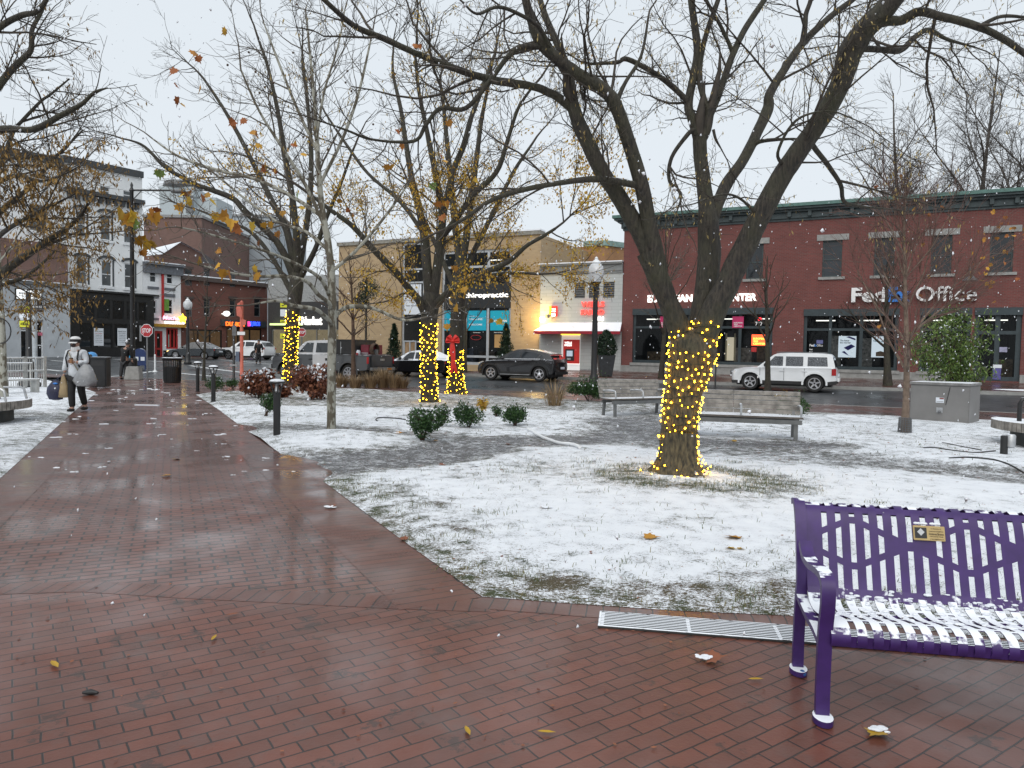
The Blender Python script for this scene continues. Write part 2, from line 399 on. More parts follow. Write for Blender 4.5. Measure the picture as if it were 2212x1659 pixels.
# ---- snowy lawn material driven by per-vertex cover masks
def lawn_mat():
    m = bpy.data.materials.new('snowy_lawn'); m.use_nodes = True; t = m.node_tree; b = t.nodes['Principled BSDF']
    raw = coords(t)
    def at_(n): a = nd(t, 'Attribute'); a.attribute_name = n; return a.outputs['Fac']
    thin, grav, dirt = at_('thin'), at_('gravel'), at_('dirt')
    st = coords(t, 'Object', (0, 0, R(15)), (1, 2.6, 1))
    fine = noise(t, 38, 7, st, .7); grit = noise(t, 120, 3, raw, .7); mid = noise(t, 5, 6, raw, .62); big = noise(t, 1.1, 4, raw)
    grass = ramp(t, mid, .38, (.06, .072, .028), .62, (.20, .15, .085))
    soil = ramp(t, grit, .3, (.055, .038, .024), .7, (.17, .125, .085))
    under = mixc(t, dirt, mixc(t, mth(t, 'MULTIPLY', ramp(t, mid, .45, (0,0,0), .6, (1,1,1)), .55), grass, soil), soil)
    under = mixc(t, .5, under, ramp(t, grit, .25, (.35,)*3, .7, (1,)*3), 'MULTIPLY')
    spk = noise(t, 15, 7, st, .74); gr = ramp(t, grit, .3, (.05, .051, .054), .7, (.19, .19, .195))
    under = mixc(t, grav, under, gr)
    # cover: 1 where snow lies
    w = mth(t, 'ADD', mth(t, 'MULTIPLY', mth(t, 'SUBTRACT', fine, .5), 2.3), mth(t, 'MULTIPLY', mth(t, 'SUBTRACT', mid, .5), 1.4))
    w = mth(t, 'ADD', w, mth(t, 'ADD', mth(t, 'MULTIPLY', mth(t, 'SUBTRACT', big, .5), .5), mth(t, 'MULTIPLY', mth(t, 'SUBTRACT', grit, .5), 1.2)))
    thg = mth(t, 'MULTIPLY', thin, mth(t, 'SUBTRACT', 1.0, grav)); cov = mth(t, 'SUBTRACT', .5, mth(t, 'MULTIPLY', thg, .45)); cov = mth(t, 'SUBTRACT', cov, mth(t, 'MULTIPLY', grav, .68))
    cov = mth(t, 'SUBTRACT', cov, mth(t, 'MULTIPLY', dirt, .3))
    w = mth(t, 'ADD', w, mth(t, 'MULTIPLY', mth(t, 'MULTIPLY', mth(t, 'SUBTRACT', spk, .5), 2.6), mth(t, 'ADD', .25, grav)))
    f = ramp(t, mth(t, 'ADD', cov, w), .02, (0,0,0), .10, (1,1,1))
    snow = ramp(t, mid, .3, (.74, .77, .82), .7, (.84, .87, .91))
    c = mixc(t, f, under, snow); t.links.new(c, b.inputs['Base Color'])
    r_ = nd(t, 'Mix'); t.links.new(f, r_.inputs[0]); r_.inputs[2].default_value = .6; r_.inputs[3].default_value = .9
    t.links.new(r_.outputs[0], b.inputs['Roughness']); b.inputs['Specular IOR Level'].default_value = .25
    h = mth(t, 'ADD', mth(t, 'MULTIPLY', f, .8), mth(t, 'ADD', mth(t, 'MULTIPLY', fine, .8), mth(t, 'MULTIPLY', grit, .5)))
    bp = nd(t, 'Bump'); bp.inputs['Strength'].default_value = .7; bp.inputs['Distance'].default_value = .02
    t.links.new(h, bp.inputs['Height']); t.links.new(bp.outputs[0], b.inputs['Normal']); return m
M['lawn'] = lawn_mat()
# ---- outlines (metres)
edge_right = [(-.17, 4.68), (-.51, 5.32), (-.95, 6.16), (-1.53, 7.3), (-2.12, 8.46), (-2.87, 9.83), (-3.94, 11.82), (-5.12, 14.02), (-7.35, 18.3), (-10.3, 23.8)]
edge_left = [(-3.2, 2.4), (-5.97, 8.49), (-10.06, 16.69), (-13.6, 23.9), (-15.9, 28.6)]
lawn_bottom = [(2.94, 4.09), (1.72, 4.43), (1.07, 4.48), (.52, 4.56)]
def qpt(x, q): return (x, (q - .44*x) / .898)
STRIP0, KERB = 22.3, 26.3
lawn_poly = [(8, 2.9)] + [p for p in lawn_bottom] + edge_right + [qpt(-8.5, STRIP0), qpt(22, STRIP0), (26, 4)]
def lerp(a, b, t): return a + (b-a)*t
gravel_lines = [([(-3.1, 9.6), (-2.0, 10.3), (-.8, 11.8), (.6, 12.9), (1.9, 13.5), (2.6, 15.3), (2.9, 17.2)], .8, 1.0),
                ([(1.9, 13.3), (3.2, 12.3), (4.3, 11.7), (5.6, 11.0), (7.2, 9.8), (9.5, 9.0)], .62, .72),
                ([(2.7, 16.0), (3.8, 17.6), (4.2, 20)], .7, .6), ([(3.4, 13.2), (5.3, 12.75)], .45, 1.0),
                ([(-5.2, 14.4), (-3.4, 14.1), (-1.2, 13.2)], .33, .85)]
def f_gravel(x, y):
    g = 0; w = mn.noise(V((x*.8, y*.8, 3)))*.45 + mn.noise(V((x*2.6, y*2.6, 8)))*.3
    for pl, hw, s in gravel_lines:
        g = max(g, s * min(1, max(0, 1 - (segd(x, y, pl) - hw*(.8+w)) / .55)))
    return g
TREE = (2.14, 9.28)
def f_thin(x, y):
    d = segd(x, y, edge_right); db = segd(x, y, [(8, 2.9)] + lawn_bottom + [edge_right[0]])
    near = 1 if y < 9 else max(.15, 1 - (y-9)/4)
    t = max(.9*near*max(0, 1 - d/1.1), 1.0*max(0, 1 - db/.85), .3*max(0, 1-db/1.9))
    dt = math.hypot((x-TREE[0]-.25)/1.35, y-TREE[1]+.25); t = max(t, .85*max(0, 1 - abs(dt-.75)/.6))
    dt = math.hypot(x-.3, (y-9.6)/.8); t = max(t, .5*max(0, 1-dt/2.2))
    if y > 19.5: t = max(t, .55)
    t += .26*mn.noise(V((x*1.3, y*1.3, 9))) + .30*min(1, max(0, (y-10.5)/2)) + .16
    return min(1, max(0, t))
dirts = [(-.35, 6.35, .42, .25), (1.05, 4.85, .5, .22), (1.75, 4.95, .45, .3), (.35, 4.95, .35, .2), (4.6, 12.9, 1.0, .35), (-.7, 7.4, .3, .2)]
def f_dirt(x, y):
    return .8*min(1, max([max(0, 1.2 - math.hypot((x-a)/rx, (y-b)/ry)) for a, b, rx, ry in dirts] + [0]))
def f_h(x, y):
    d = min(segd(x, y, edge_right), segd(x, y, [(8, 2.9)] + lawn_bottom + [edge_right[0]]))
    h = .035*min(1, d/.35) + .05*mn.noise(V((x*.45, y*.45, 0)))*min(1, d/1.5) + .012*mn.noise(V((x*2.3, y*2.3, 5)))*min(1, d/.5)
    h += .13*math.exp(-((x+2.9)**2/1.6 + (y-12.7)**2/.5)) + .07*math.exp(-((x-TREE[0])**2 + (y-TREE[1])**2)/.8)
    h -= .03*f_gravel(x, y)
    return h
def lstep(p): return .1 if p.y < 6.5 else .16 if p.y < 11 else .3 if p.y < 16 else .5
lawn = struct(fill('lawn', lawn_poly, .004, M['lawn'], lstep, f_h, attrs={'thin': f_thin, 'gravel': f_gravel, 'dirt': f_dirt}))
left_poly = [(-3.2, 2.4), (-5.97, 8.49), (-10.06, 16.69), (-13.6, 23.9), qpt(-22, 20.5), (-30, 26), (-24, 6), (-8, 1)]
def l_gravel(x, y):
    return max(0, 1 - abs(qd(x, y) - 9.6 - .35*mn.noise(V((x*.5, y*.5, 1)))) / .95) * .85
def l_thin(x, y):
    d = segd(x, y, edge_left); return min(1, max(.25, .75*max(0, 1 - d/2.0)) + .25*mn.noise(V((x*.9, y*.9, 2))))
lawn2 = struct(fill('lawn', left_poly, .006, M['lawn'], lambda p: .25 if p.y < 13 else .5, lambda x, y: .03*min(1, segd(x, y, edge_left)/.3),
                    attrs={'thin': l_thin, 'gravel': l_gravel, 'dirt': lambda x, y: 0}))
# ---- paving sheets, each a few millimetres above the one below
band = [(-4.3, 4.86), (-3.35, 4.78), (-2.76, 4.87), (-2.04, 4.78), (-1.37, 4.72), (-.71, 4.66), (-.1, 4.63)]
path_poly = [(-4.5, 4.86)] + band + [(x+.6, y+.3) for x, y in edge_right] + [qpt(-9.5, 23.6), qpt(-19, 23.6), (-17.5, 30)] + [(x-.5, y) for x, y in edge_left[::-1]]
plaza_poly = [(-12, 4.86)] + [(x, y-.0) for x, y in band] + [(.6, 4.66), (9, 3.6), (14, -4), (-14, -4)]
struct(fill('brick_plaza', plaza_poly, 0, M['plazabrick']))
struct(fill('brick_path', path_poly, 0, M['pathbrick']))
struct(fill('brick_sidewalk', [qpt(-30, 18), qpt(-19.5, 22.2), qpt(-8.6, 22.2), qpt(24, 22.2), qpt(60, 22.2), qpt(60, KERB), qpt(-2.5, KERB), qpt(-6, 25.6), qpt(-9.5, 23.5), qpt(-19, 23.5), qpt(-45, 23.5)], -.004, M['walkbrick']))
def ribbon(name, pl, w0, w1, z, mat):                      # a strip beside a polyline, offsets w0..w1 to its left
    vs = []; fs = []
    for i, p in enumerate(pl):
        a = V(pl[max(0, i-1)]); b = V(pl[min(len(pl)-1, i+1)]); d = (b-a).normalized(); n_ = V((-d.y, d.x))
        for w in (w0, w1): q = V(p) + n_*w; vs.append((q.x, q.y, z))
    for i in range(len(pl)-1): fs.append((2*i, 2*i+1, 2*i+3, 2*i+2))
    mb = MB(); mb.add(vs, fs); o = mb.build(name, mat); uvl = o.data.uv_layers.new(name='UVMap'); cum = [0]
    for a, b in zip(pl, pl[1:]): cum.append(cum[-1] + (V(b)-V(a)).length)
    for lp in o.data.loops: vi = lp.vertex_index; uvl.data[lp.index].uv = (cum[vi//2], 1 + (w0, w1)[vi % 2] - min(w0, w1))
    if o.data.polygons[0].normal.z < 0: o.data.flip_normals()
    return o
struct(ribbon('brick_band', band, -.22, .0, .0015, border_mat(R(52))))
struct(ribbon('brick_border', edge_right, .02, .56, .002, border_mat(R(-63), 5.0)))
struct(ribbon('brick_kerb_course', lawn_bottom + [edge_right[0]], 0.0, .21, .0018, border_mat(R(-5))))
struct(ribbon('brick_border', edge_left, -.5, -.0, .002, border_mat(R(64))))
# ---- street: a graded sheet, kerbs, far sidewalks
def gsheet(name, x0, x1, y0, y1, st, zf, keep, mat):
    nx, ny = int((x1-x0)/st)+1, int((y1-y0)/st)+1; vs = []; idx = {}; fs = []
    for i in range(nx):
        for j in range(ny):
            x, y = x0+i*st, y0+j*st; idx[i, j] = len(vs); vs.append((x, y, zf(x, y)))
    for i in range(nx-1):
        for j in range(ny-1):
            if keep(x0+(i+.5)*st, y0+(j+.5)*st): fs.append((idx[i, j], idx[i+1, j], idx[i+1, j+1], idx[i, j+1]))
    return np_mesh(name, vs, fs, mat, smooth=True)
struct(gsheet('road', -110, 90, 0, 150, 2.0, zroad, lambda x, y: qd(x, y) > 21, M['asphalt']))
mb = MB(); mb.add([(-900, -300, -.25), (900, -300, -.25), (900, 1500, -.25), (-900, 1500, -.25)], [(0, 1, 2, 3)])
struct(mb.build('ground', M['concrete']))
def qp(s, q, z=0.0): p = E*s + N*q; return V((p.x, p.y, zroad(p.x, p.y) + z))
def kerb_line(name, pts, w, h, mat):
    mb = MB()
    for a, b in zip(pts, pts[1:]):
        d = (b-a).normalized(); n_ = V((-d.y, d.x, 0))*w; up = V((0, 0, h)); dn = V((0, 0, -.1))
        mb.add([a+dn, b+dn, b+n_+dn, a+n_+dn, a+up, b+up, b+n_+up, a+n_+up], [(3,2,1,0),(4,5,6,7),(0,1,5,4),(1,2,6,5),(2,3,7,6),(3,0,4,7)])
    return struct(mb.build(name, mat))
def wk(s, q):                                             # far sidewalk surface, climbing to the shop fronts
    p = E*s + N*q; t = (q - 34.2)/5.4; base = zroad(*(E*s + N*34.2)[:2]) + .12
    return V((p.x, p.y, base + t*.22))
ss = [-20 + 2*i for i in range(40)]
vs = []; fs = []
for s in ss: vs += [wk(s, 34.3), wk(s, 41)]
for i in range(len(ss)-1): fs.append((2*i, 2*i+2, 2*i+3, 2*i+1))
struct(MB().add(vs, fs).build('sidewalk', M['walkbrick']))
kerb_line('kerb', [wk(s, 34.15) - V((0, 0, .12)) for s in ss], .15, .123, M['stone'])
kerb_line('kerb', [qp(s, KERB, -.0) for s in range(-2, 60, 3)], .15, .1, M['stone'])
# snow lying on the tree strips of the far kerb
mb = MB()
for s0, s1, q0, q1 in ((4.5, 8.5, 34.5, 35.6), (12.2, 15.0, 34.4, 35.5), (-5.5, -2.5, 34.4, 35.2)):
    c = []; k = 18
    for i in range(k):
        a = 2*math.pi*i/k; rr = 1 + .25*mn.noise(V((math.cos(a)*2, math.sin(a)*2, s0)))
        c.append(wk((s0+s1)/2 + (s1-s0)/2*rr*math.cos(a), (q0+q1)/2 + (q1-q0)/2*rr*math.sin(a)) + V((0, 0, .006)))
    mb.add(c, [tuple(range(k))])
o = mb.build('snow_patches', M['snow']); o['kind'] = 'structure'
# painted lines
def road_line(pts, w, dz=.012):
    vs = []; fs = []
    for i, p in enumerate(pts):
        d = (pts[min(i+1, len(pts)-1)] - pts[max(0, i-1)]).normalized(); n_ = V((-d.y, d.x, 0))*w/2
        for q in (p-n_, p+n_): vs.append((q.x, q.y, zroad(q.x, q.y) + dz))
    for i in range(len(pts)-1): fs.append((2*i, 2*i+2, 2*i+3, 2*i+1))
    return vs, fs
def gr(px, py):
    p = G(px, py, 0); return V((p.x, p.y, 0))
mb = MB()
def pline(p0, p1, w):
    a, b = gr(*p0), gr(*p1); mb.add(*road_line([a + (b-a)*(i/8) for i in range(9)], w))
for p0, p1, w in (((100, 797), (225, 806), .3), ((110, 789), (232, 794), .25), ((118, 776), (160, 781), .2), ((220, 811), (330, 803), .3),
                  ((245, 789), (420, 796), .25), ((410, 799), (580, 812), .3), ((380, 806), (470, 812), .28), ((455, 787), (640, 796), .22), ((120, 770), (250, 777), .2)):
    pline(p0, p1, w)
struct(mb.build('road_markings', M['paint']))
# ================================================================ BUILDINGS
mat_ = mat
class Wall:                                # facade plane: local x along it, local y into the building
    def __init__(s, ox, oy, dx, dy):
        s.o = V((ox, oy, 0)); l = math.hypot(dx, dy); s.d = V((dx/l, dy/l, 0)); s.n = V((-s.d.y, s.d.x, 0)); s.rz = math.atan2(dy, dx)
    def hit(s, px, py, y=0.0):
        r = ray(px, py); t = ((s.o + s.n*y - CAM).dot(s.n)) / r.dot(s.n); p = CAM + r*t; return ((p - s.o).dot(s.d), p.z)
    def x(s, px, y=0.0): return s.hit(px, 740, y)[0]
    def z(s, px, py, y=0.0): return s.hit(px, py, y)[1]
    def rect(s, px0, px1, py0, py1, y=0.0):  # photo rectangle (top py0, bottom py1) -> x0,x1,z0,z1
        c = (px0+px1)/2; return (s.x(px0, y), s.x(px1, y), s.z(c, py1, y), s.z(c, py0, y))
    def root(s, name, label, cat, group=None): return empty(name, s.o, s.rz, label, cat, group)
def facade(mb, x0, x1, z0, z1, holes, dep=.2, y=0.0):
    xs = sorted({x0, x1, *[h[0] for h in holes], *[h[1] for h in holes]}); zs = sorted({z0, z1, *[h[2] for h in holes], *[h[3] for h in holes]})
    xs = [v for v in xs if x0 <= v <= x1]; zs = [v for v in zs if z0 <= v <= z1]
    for a, b in zip(xs, xs[1:]):
        for c, d in zip(zs, zs[1:]):
            if any(h[0]-1e-6 <= a and b <= h[1]+1e-6 and h[2]-1e-6 <= c and d <= h[3]+1e-6 for h in holes): continue
            mb.add([(a,y,c),(b,y,c),(b,y,d),(a,y,d)], [(0,1,2,3)])
    for a, b, c, d in holes:
        e = y + dep
        mb.add([(a,y,c),(b,y,c),(b,y,d),(a,y,d),(a,e,c),(b,e,c),(b,e,d),(a,e,d)], [(0,4,5,1),(1,5,6,2),(2,6,7,3),(3,7,4,0)])
    return mb
def shell(mb, x0, x1, z0, z1, dep, y=0.0):  # sides, back and roof
    mb.add([(x0,y,z0),(x1,y,z0),(x1,y,z1),(x0,y,z1),(x0,dep,z0),(x1,dep,z0),(x1,dep,z1),(x0,dep,z1)], [(4,0,3,7),(1,5,6,2),(5,4,7,6),(3,2,6,7)]); return mb
def fit_text(name, txt, rc, y, mat, parent, ext=.03, bold=0.0, shear=0, spacing=1.0):
    o = text_mesh(name, txt, 1, mat, parent, Matrix(), 0.5, bold, 'LEFT', shear, spacing); me = o.data
    co = [v.co.copy() for v in me.vertices]
    ax, bx = min(c.x for c in co), max(c.x for c in co); ay, by = min(c.y for c in co), max(c.y for c in co)
    x0, x1, z0, z1 = rc
    for v, c in zip(me.vertices, co):
        v.co = (x0 + (c.x-ax)/(bx-ax)*(x1-x0), y - (c.z/.5)*ext, z0 + (c.y-ay)/(by-ay)*(z1-z0))
    me.update(); return o
def window(parent, rc, y, frame, pane, mull=(), rails=(.5,), fw=.06, name='window'):
    x0, x1, z0, z1 = rc; mb = MB()
    mb.box(x0, x0+fw, y-.04, y+.04, z0, z1); mb.box(x1-fw, x1, y-.04, y+.04, z0, z1)
    mb.box(x0+fw, x1-fw, y-.038, y+.038, z0, z0+fw); mb.box(x0+fw, x1-fw, y-.038, y+.038, z1-fw, z1)
    for m in mull: xm = lerp(x0, x1, m); mb.box(xm-fw/2, xm+fw/2, y-.036, y+.036, z0+fw, z1-fw)
    for r in rails:
        zm = lerp(z0, z1, r); mb.box(x0+fw, x1-fw, y-.032, y+.03, zm-fw*.4, zm+fw*.4)
    w = mb.build(name, frame, parent)
    p = MB().add([(x0+fw/2,y+.01,z0+fw/2),(x1-fw/2,y+.01,z0+fw/2),(x1-fw/2,y+.01,z1-fw/2),(x0+fw/2,y+.01,z1-fw/2)], [(0,1,2,3)]).build('pane', pane, w)
    return w
def panel(parent, name, rc, y, mat, th=.03):
    return MB().box(rc[0], rc[1], y-th, y, rc[2], rc[3]).build(name, mat, parent)
def inside(parent, rc, y, dep, mat, lit=0):       # dark room behind the shop glass
    x0, x1, z0, z1 = rc
    if lit:
        g = bpy.data.materials.get('added_shop_glow') or glow('added_shop_glow', (1, .95, .85), 2.2); rr = random.Random(int(x0*10)); x = x0+.5
        while x < x1-.6: MB().box(x, x+.9, y+.7, y+.8, z1-.55, z1-.5).build('added_shop_light', g, parent); x += rr.uniform(1.5, 2.4)  # invented light strips, added to brighten the shop windows
        x = x0+.3; cols = ((.3,.28,.25), (.12,.08,.06), (.35,.33,.3), (.08,.1,.16), (.22,.15,.09))
        while x < x1-.5:
            w_ = rr.uniform(.4, 1.1); cn = rr.randrange(5); mm = bpy.data.materials.get('shop_goods_%s' % 'abcde'[cn]) or globals()['mat_']('shop_goods_%s' % 'abcde'[cn], cols[cn], .7, var=.7, nscale=7)
            MB().box(x, min(x+w_, x1-.1), y+rr.uniform(.8, 2), y+2.3, z0, z0+rr.uniform(.5, 1.7)).build('shop_fitting', mm, parent); x += w_+rr.uniform(.2, .9)
    return MB().add([(x0,y,z0),(x1,y,z0),(x1,y,z1),(x0,y,z1),(x0,y+dep,z0),(x1,y+dep,z0),(x1,y+dep,z1),(x0,y+dep,z1)],
                    [(4,5,6,7),(0,4,7,3),(5,1,2,6),(0,1,5,4),(7,6,2,3)]).build('shop_interior', mat, parent)
M['brickred'] = brick_mat('red_brick', (.20,.05,.042), (.15,.038,.034), (.16,.085,.075), vary=.45)
M['brickold'] = brick_mat('old_red_brick', (.19,.062,.045), (.14,.046,.036), (.15,.08,.065))
M['bricktan'] = brick_mat('tan_brick', (.45,.33,.195), (.39,.28,.165), (.38,.29,.18), .4, .12, ms=.008, vary=.2)
M['brickorange'] = brick_mat('orange_brick', (.42,.22,.10), (.35,.18,.08), (.3,.18,.1))
M['brickbrown'] = brick_mat('brown_brick', (.20,.11,.09), (.16,.09,.075), (.2,.13,.11))
M['brickwhite'] = brick_mat('painted_white_brick', (.86,.88,.89), (.83,.85,.86), (.76,.78,.79), vary=.08)
M['bank'] = brick_mat('pale_grey_block', (.47,.49,.48), (.44,.46,.45), (.36,.38,.37), .8, .2, ms=.01, vary=.15)
M['cornice'] = mat('dark_green_cornice', (.03,.047,.05), .5, var=.3)
M['cornicetop'] = mat('weathered_green_metal', (.07,.15,.13), .5, var=.25)
M['frontgreen'] = mat('green_black_frame', (.028,.042,.048), .4, var=.2)
M['interior'] = mat('shop_dark_interior', (.03,.03,.03), .8, var=.7, nscale=1.5)
M['alu'] = mat('aluminium_frame', (.45,.47,.49), .4, .5, var=.1)
M['letterwhite'] = mat('white_letters', (.78,.78,.78), .4, var=.03)
M['letterlit'] = glow('lit_white_letters', (1, .97, .92), 1.3)
M['letterblue'] = mat('blue_letters', (.03,.18,.55), .4, var=.05)
M['magenta'] = mat('magenta_sign', (.48,.02,.12), .5, var=.08)
M['teal'] = mat('teal_banner', (.0,.36,.52), .5, var=.06)
M['poster'] = mat('white_poster', (.68,.72,.77), .6, var=.04)
M['screenwhite'] = glow('lit_poster', (.85,.93,1), .75)
M['shopglass'] = bpy.data.materials.new('shop_glass'); M['shopglass'].use_nodes = True
t = M['shopglass'].node_tree; b = t.nodes['Principled BSDF']; tr = nd(t, 'BsdfTransparent'); ms = nd(t, 'MixShader')
tr.inputs[0].default_value = (.7, .74, .76, 1); b.inputs['Base Color'].default_value = (.01, .012, .014, 1); b.inputs['Roughness'].default_value = .03
ms.inputs[0].default_value = .35; t.links.new(tr.outputs[0], ms.inputs[1]); t.links.new(b.outputs[0], ms.inputs[2])
t.links.new(ms.outputs[0], t.nodes['Material Output'].inputs[0])
SW = Wall(*(N*39.5)[:2], E.x, E.y)          # the shopping-street facades
# ---------------------------------------------------------------- red brick corner block with the copy shop
def red_building():
    W_ = SW; B = W_.root('brick_shop_building', 'two storey red brick shop block with dark green cornice', 'building')
    xa, xb = W_.x(1343), W_.x(1343)+27.5
    zb, zt = .35, W_.z(1694, 476)
    # upper windows, equal bays measured from the photo
    ups = [W_.rect(*r) for r in ((1770,1812,519,600), (1881,1925,515,595), (2003,2048,510,591), (2129,2180,503,588))]
    ups.insert(0, W_.rect(1607, 1643, 524, 603))
    dx = ups[4][0] - ups[3][0]
    ups.append((ups[4][0]+dx, ups[4][1]+dx, ups[4][2], ups[4][3])); 
    zs0, zs1 = W_.z(1780, 797), W_.z(1850, 667)
    xl0, xl1 = W_.x(1366), W_.x(1668); xr0, xr1 = W_.x(1735), W_.x(1940); xq0, xq1 = W_.x(1986), W_.x(2096); xd0, xd1 = W_.x(2104), W_.x(2206)
    zl0, zl1 = W_.z(1500, 786), W_.z(1500, 666)
    low = [(xl0, xl1, zl0, zl1), (xr0, xr1, zs0, zs1), (xq0, xq1, zs0, zs1), (xd0, xd1, zb+.25, zs1), (xd1+1, xd1+6, zs0, zs1)]
    z5 = sum(u[2] for u in ups)/len(ups); z6 = sum(u[3] for u in ups)/len(ups)
    ups = [(u[0], u[1], z5, z6) for u in ups]
    mb = facade(MB(), xa, xb, zb, zt, ups + low); shell(mb, xa, xb, zb, zt, 18)
    mb.build('wall', M['brickred'], B)
    pl = MB()
    segs = [(xa, xd0-.02), (xd1+.02, xb)]
    for a, b in segs: pl.box(a-.02, b, -.06, .1, .1, zl0-.16)
    pl.build('plinth', M['stone'], B)
    co = MB()
    for (z0, z1, p) in ((zt-.06, zt+.06, .06), (zt+.06, zt+.36, .14), (zt+.36, zt+.47, .3), (zt+.47, zt+.58, .46)):
        co.box(xa-p, xb+p, -p, 1.0, z0, z1-.002)
    x = xa
    while x < xb: co.box(x, x+.16, -.29, -.14, zt+.12, zt+.36); x += .95
    c = co.build('cornice', M['cornice'], B)
    MB().box(xa-.55, xb+.55, -.55, 1.0, zt+.58, zt+.74).build('cornice_cap', M['cornicetop'], c)
    for r in ups:
        w = window(B, r, .13, M['cornice'], M['glass'], (), (.48,), .07)
        MB().box(r[0]-.28, r[1]+.28, -.035, .1, r[3], r[3]+.29).build('lintel', M['stone'], w)
        MB().box(r[0]-.16, r[1]+.16, -.07, .1, r[2]-.13, r[2]).build('sill', M['stone'], w)
    for i, r in enumerate(low):
        door = i == 3
        w = window(B, r, .14, M['frontgreen'], M['shopglass'], (.42, .78) if i == 0 else (.29, .62) if i == 1 else (.5,), (.66,), .15 if not door else .2, 'shopfront' if not door else 'shop_door')
        inside(w, r, .3, 3.2, M['interior'], 1)
        MB().box(r[0]-.02, r[1]+.02, -.05, .1, r[3]-.34, r[3]).build('shopfront_header', M['frontgreen'], w)
        if not door: MB().box(r[0]-.1, r[1]+.1, -.1, .1, r[2]-.15, r[2]).build('sill', M['stone'], w)
    # lettering
    def rr(u0, u1, v0, v1): return W_.rect((1960+u0/3.687)/1.1573, (1960+u1/3.687)/1.1573, (450+v0/3.687)/1.1573, (450+v1/3.687)/1.1573)
    zA, zB = rr(1195, 1755, 980, 1120)[2:]
    for txt, u0, u1, m, bo in (('Fed', 605, 922, 'letterwhite', .035), ('Ex', 932, 1150, 'letterblue', .035), ('Office', 1195, 1755, 'letterwhite', .01)):
        r = rr(u0, u1, 980, 1120); fit_text('sign_lettering', txt, (r[0], r[1], zA, zB), -.12, M[m], B, .08, bo)
    r = W_.rect(1398, 1632, 636, 652); fit_text('sign_lettering', 'EUROPEAN WAX CENTER', r, -.1, M['letterlit'], B, .05, .03)
    # shop-window signs
    def rz(u0, u1, v0, v1): return W_.rect((1500+u0/3.687)/1.1573, (1500+u1/3.687)/1.1573, (500+v0/3.687)/1.1573, (500+v1/3.687)/1.1573)
    for u0, u1 in ((545, 645), (1212, 1316)):
        r = rz(u0, u1, 1072, 1178); p = panel(B, 'window_sign', r, .09, M['magenta'])
        for k, s in enumerate(('EUROPEAN', 'WAX', 'CENTER')):
            h = (r[3]-r[2]); fit_text('lettering', s, (r[0]+.08, lerp(r[0], r[1], .5 if s == 'WAX' else .9), r[3]-h*(.62+.15*k), r[3]-h*(.5+.15*k)), .054, M['letterwhite'], p, .004, .02)
    r = rz(1395, 1535, 1240, 1342); p = panel(B, 'lit_window_sign', r, .09, glow('orange_lit_sign', (1, .11, .03), 1.1))
    for k, s in enumerate(('EUROPEAN', 'WAX', 'CENTER')):
        h = r[3]-r[2]; fit_text('lettering', s, (r[0]+.08, lerp(r[0], r[1], .45 if s == 'WAX' else .92), r[3]-h*(.46+.23*k), r[3]-h*(.28+.23*k)), .054, glow('lit_yellow_text', (1, .72, .1), 1.2), p, .004, .03)
    panel(B, 'window_sign', rz(1395, 1443, 1355, 1400), .09, M['red'])
    r = rz(1440, 1480, 1082, 1112); panel(B, 'window_sign', r, .09, glow('red_lit_sign', (1, .03, .05), .9))
    fit_text('house_number', '717', rz(1424, 1492, 1122, 1158), .07, M['letterwhite'], B, .01, .03)
    ivory = mat('ivory_trim', (.6,.5,.3), .6)
    def hang(u0, u1, v0, v1):
        r = rz(u0, u1, v0, v1); p = panel(B, 'window_display', r, .75, glow('lit_display', (1, .86, .62), .5))
        for x in (r[0], r[1]-.08): MB().box(x, x+.08, .66, .72, r[2], r[3]+.2).build('display_frame', ivory, p)
    hang(1135, 1230, 1262, 1480); hang(598, 640, 1262, 1450)
    # copy-shop posters
    ink = mat('violet_print', (.05,.04,.28), .5, var=.1); dark = mat('dark_print', (.02,.02,.03), .5, var=0)
    r = rr(500, 665, 1437, 1635); p = panel(B, 'lit_window_poster', r, .3, M['screenwhite'])
    h = r[3]-r[2]; w_ = r[1]-r[0]
    fit_text('lettering', 'The faster', (r[0]+.08*w_, r[0]+.62*w_, r[3]-.25*h, r[3]-.17*h), .264, dark, p, .003, .02)
    fit_text('lettering', 'the merrier', (r[0]+.08*w_, r[0]+.7*w_, r[3]-.35*h, r[3]-.27*h), .264, dark, p, .003, .02)
    for pts in (((.3,.45),(.72,.62),(.95,.52),(.55,.33)), ((.2,.25),(.5,.12),(.85,.02),(.6,.1),(.35,.3)), ((.42,.95),(.62,.9),(.95,.8),(.95,.88),(.6,.99))):
        MB().prism([(r[0]+a*w_, .264, r[2]+b*h) for a, b in pts], (0, -.008, 0)).build('printed_picture', ink, p)
    r = rr(808, 950, 1437, 1635); p = panel(B, 'lit_window_poster', r, .3, M['screenwhite']); h = r[3]-r[2]; w_ = r[1]-r[0]
    fit_text('lettering', 'Take a quiz', (r[0]+.08*w_, r[0]+.92*w_, r[3]-.3*h, r[3]-.2*h), .264, mat('teal_print', (.02,.2,.25), .5, var=0), p, .003, .02)
    MB().prism([(r[0]+a*w_, .264, r[2]+b*h) for a, b in ((.3,.05),(.95,.05),(.95,.22),(.6,.3),(.3,.24))], (0, -.008, 0)).build('printed_picture', mat('tan_print', (.25,.16,.1), .5), p)
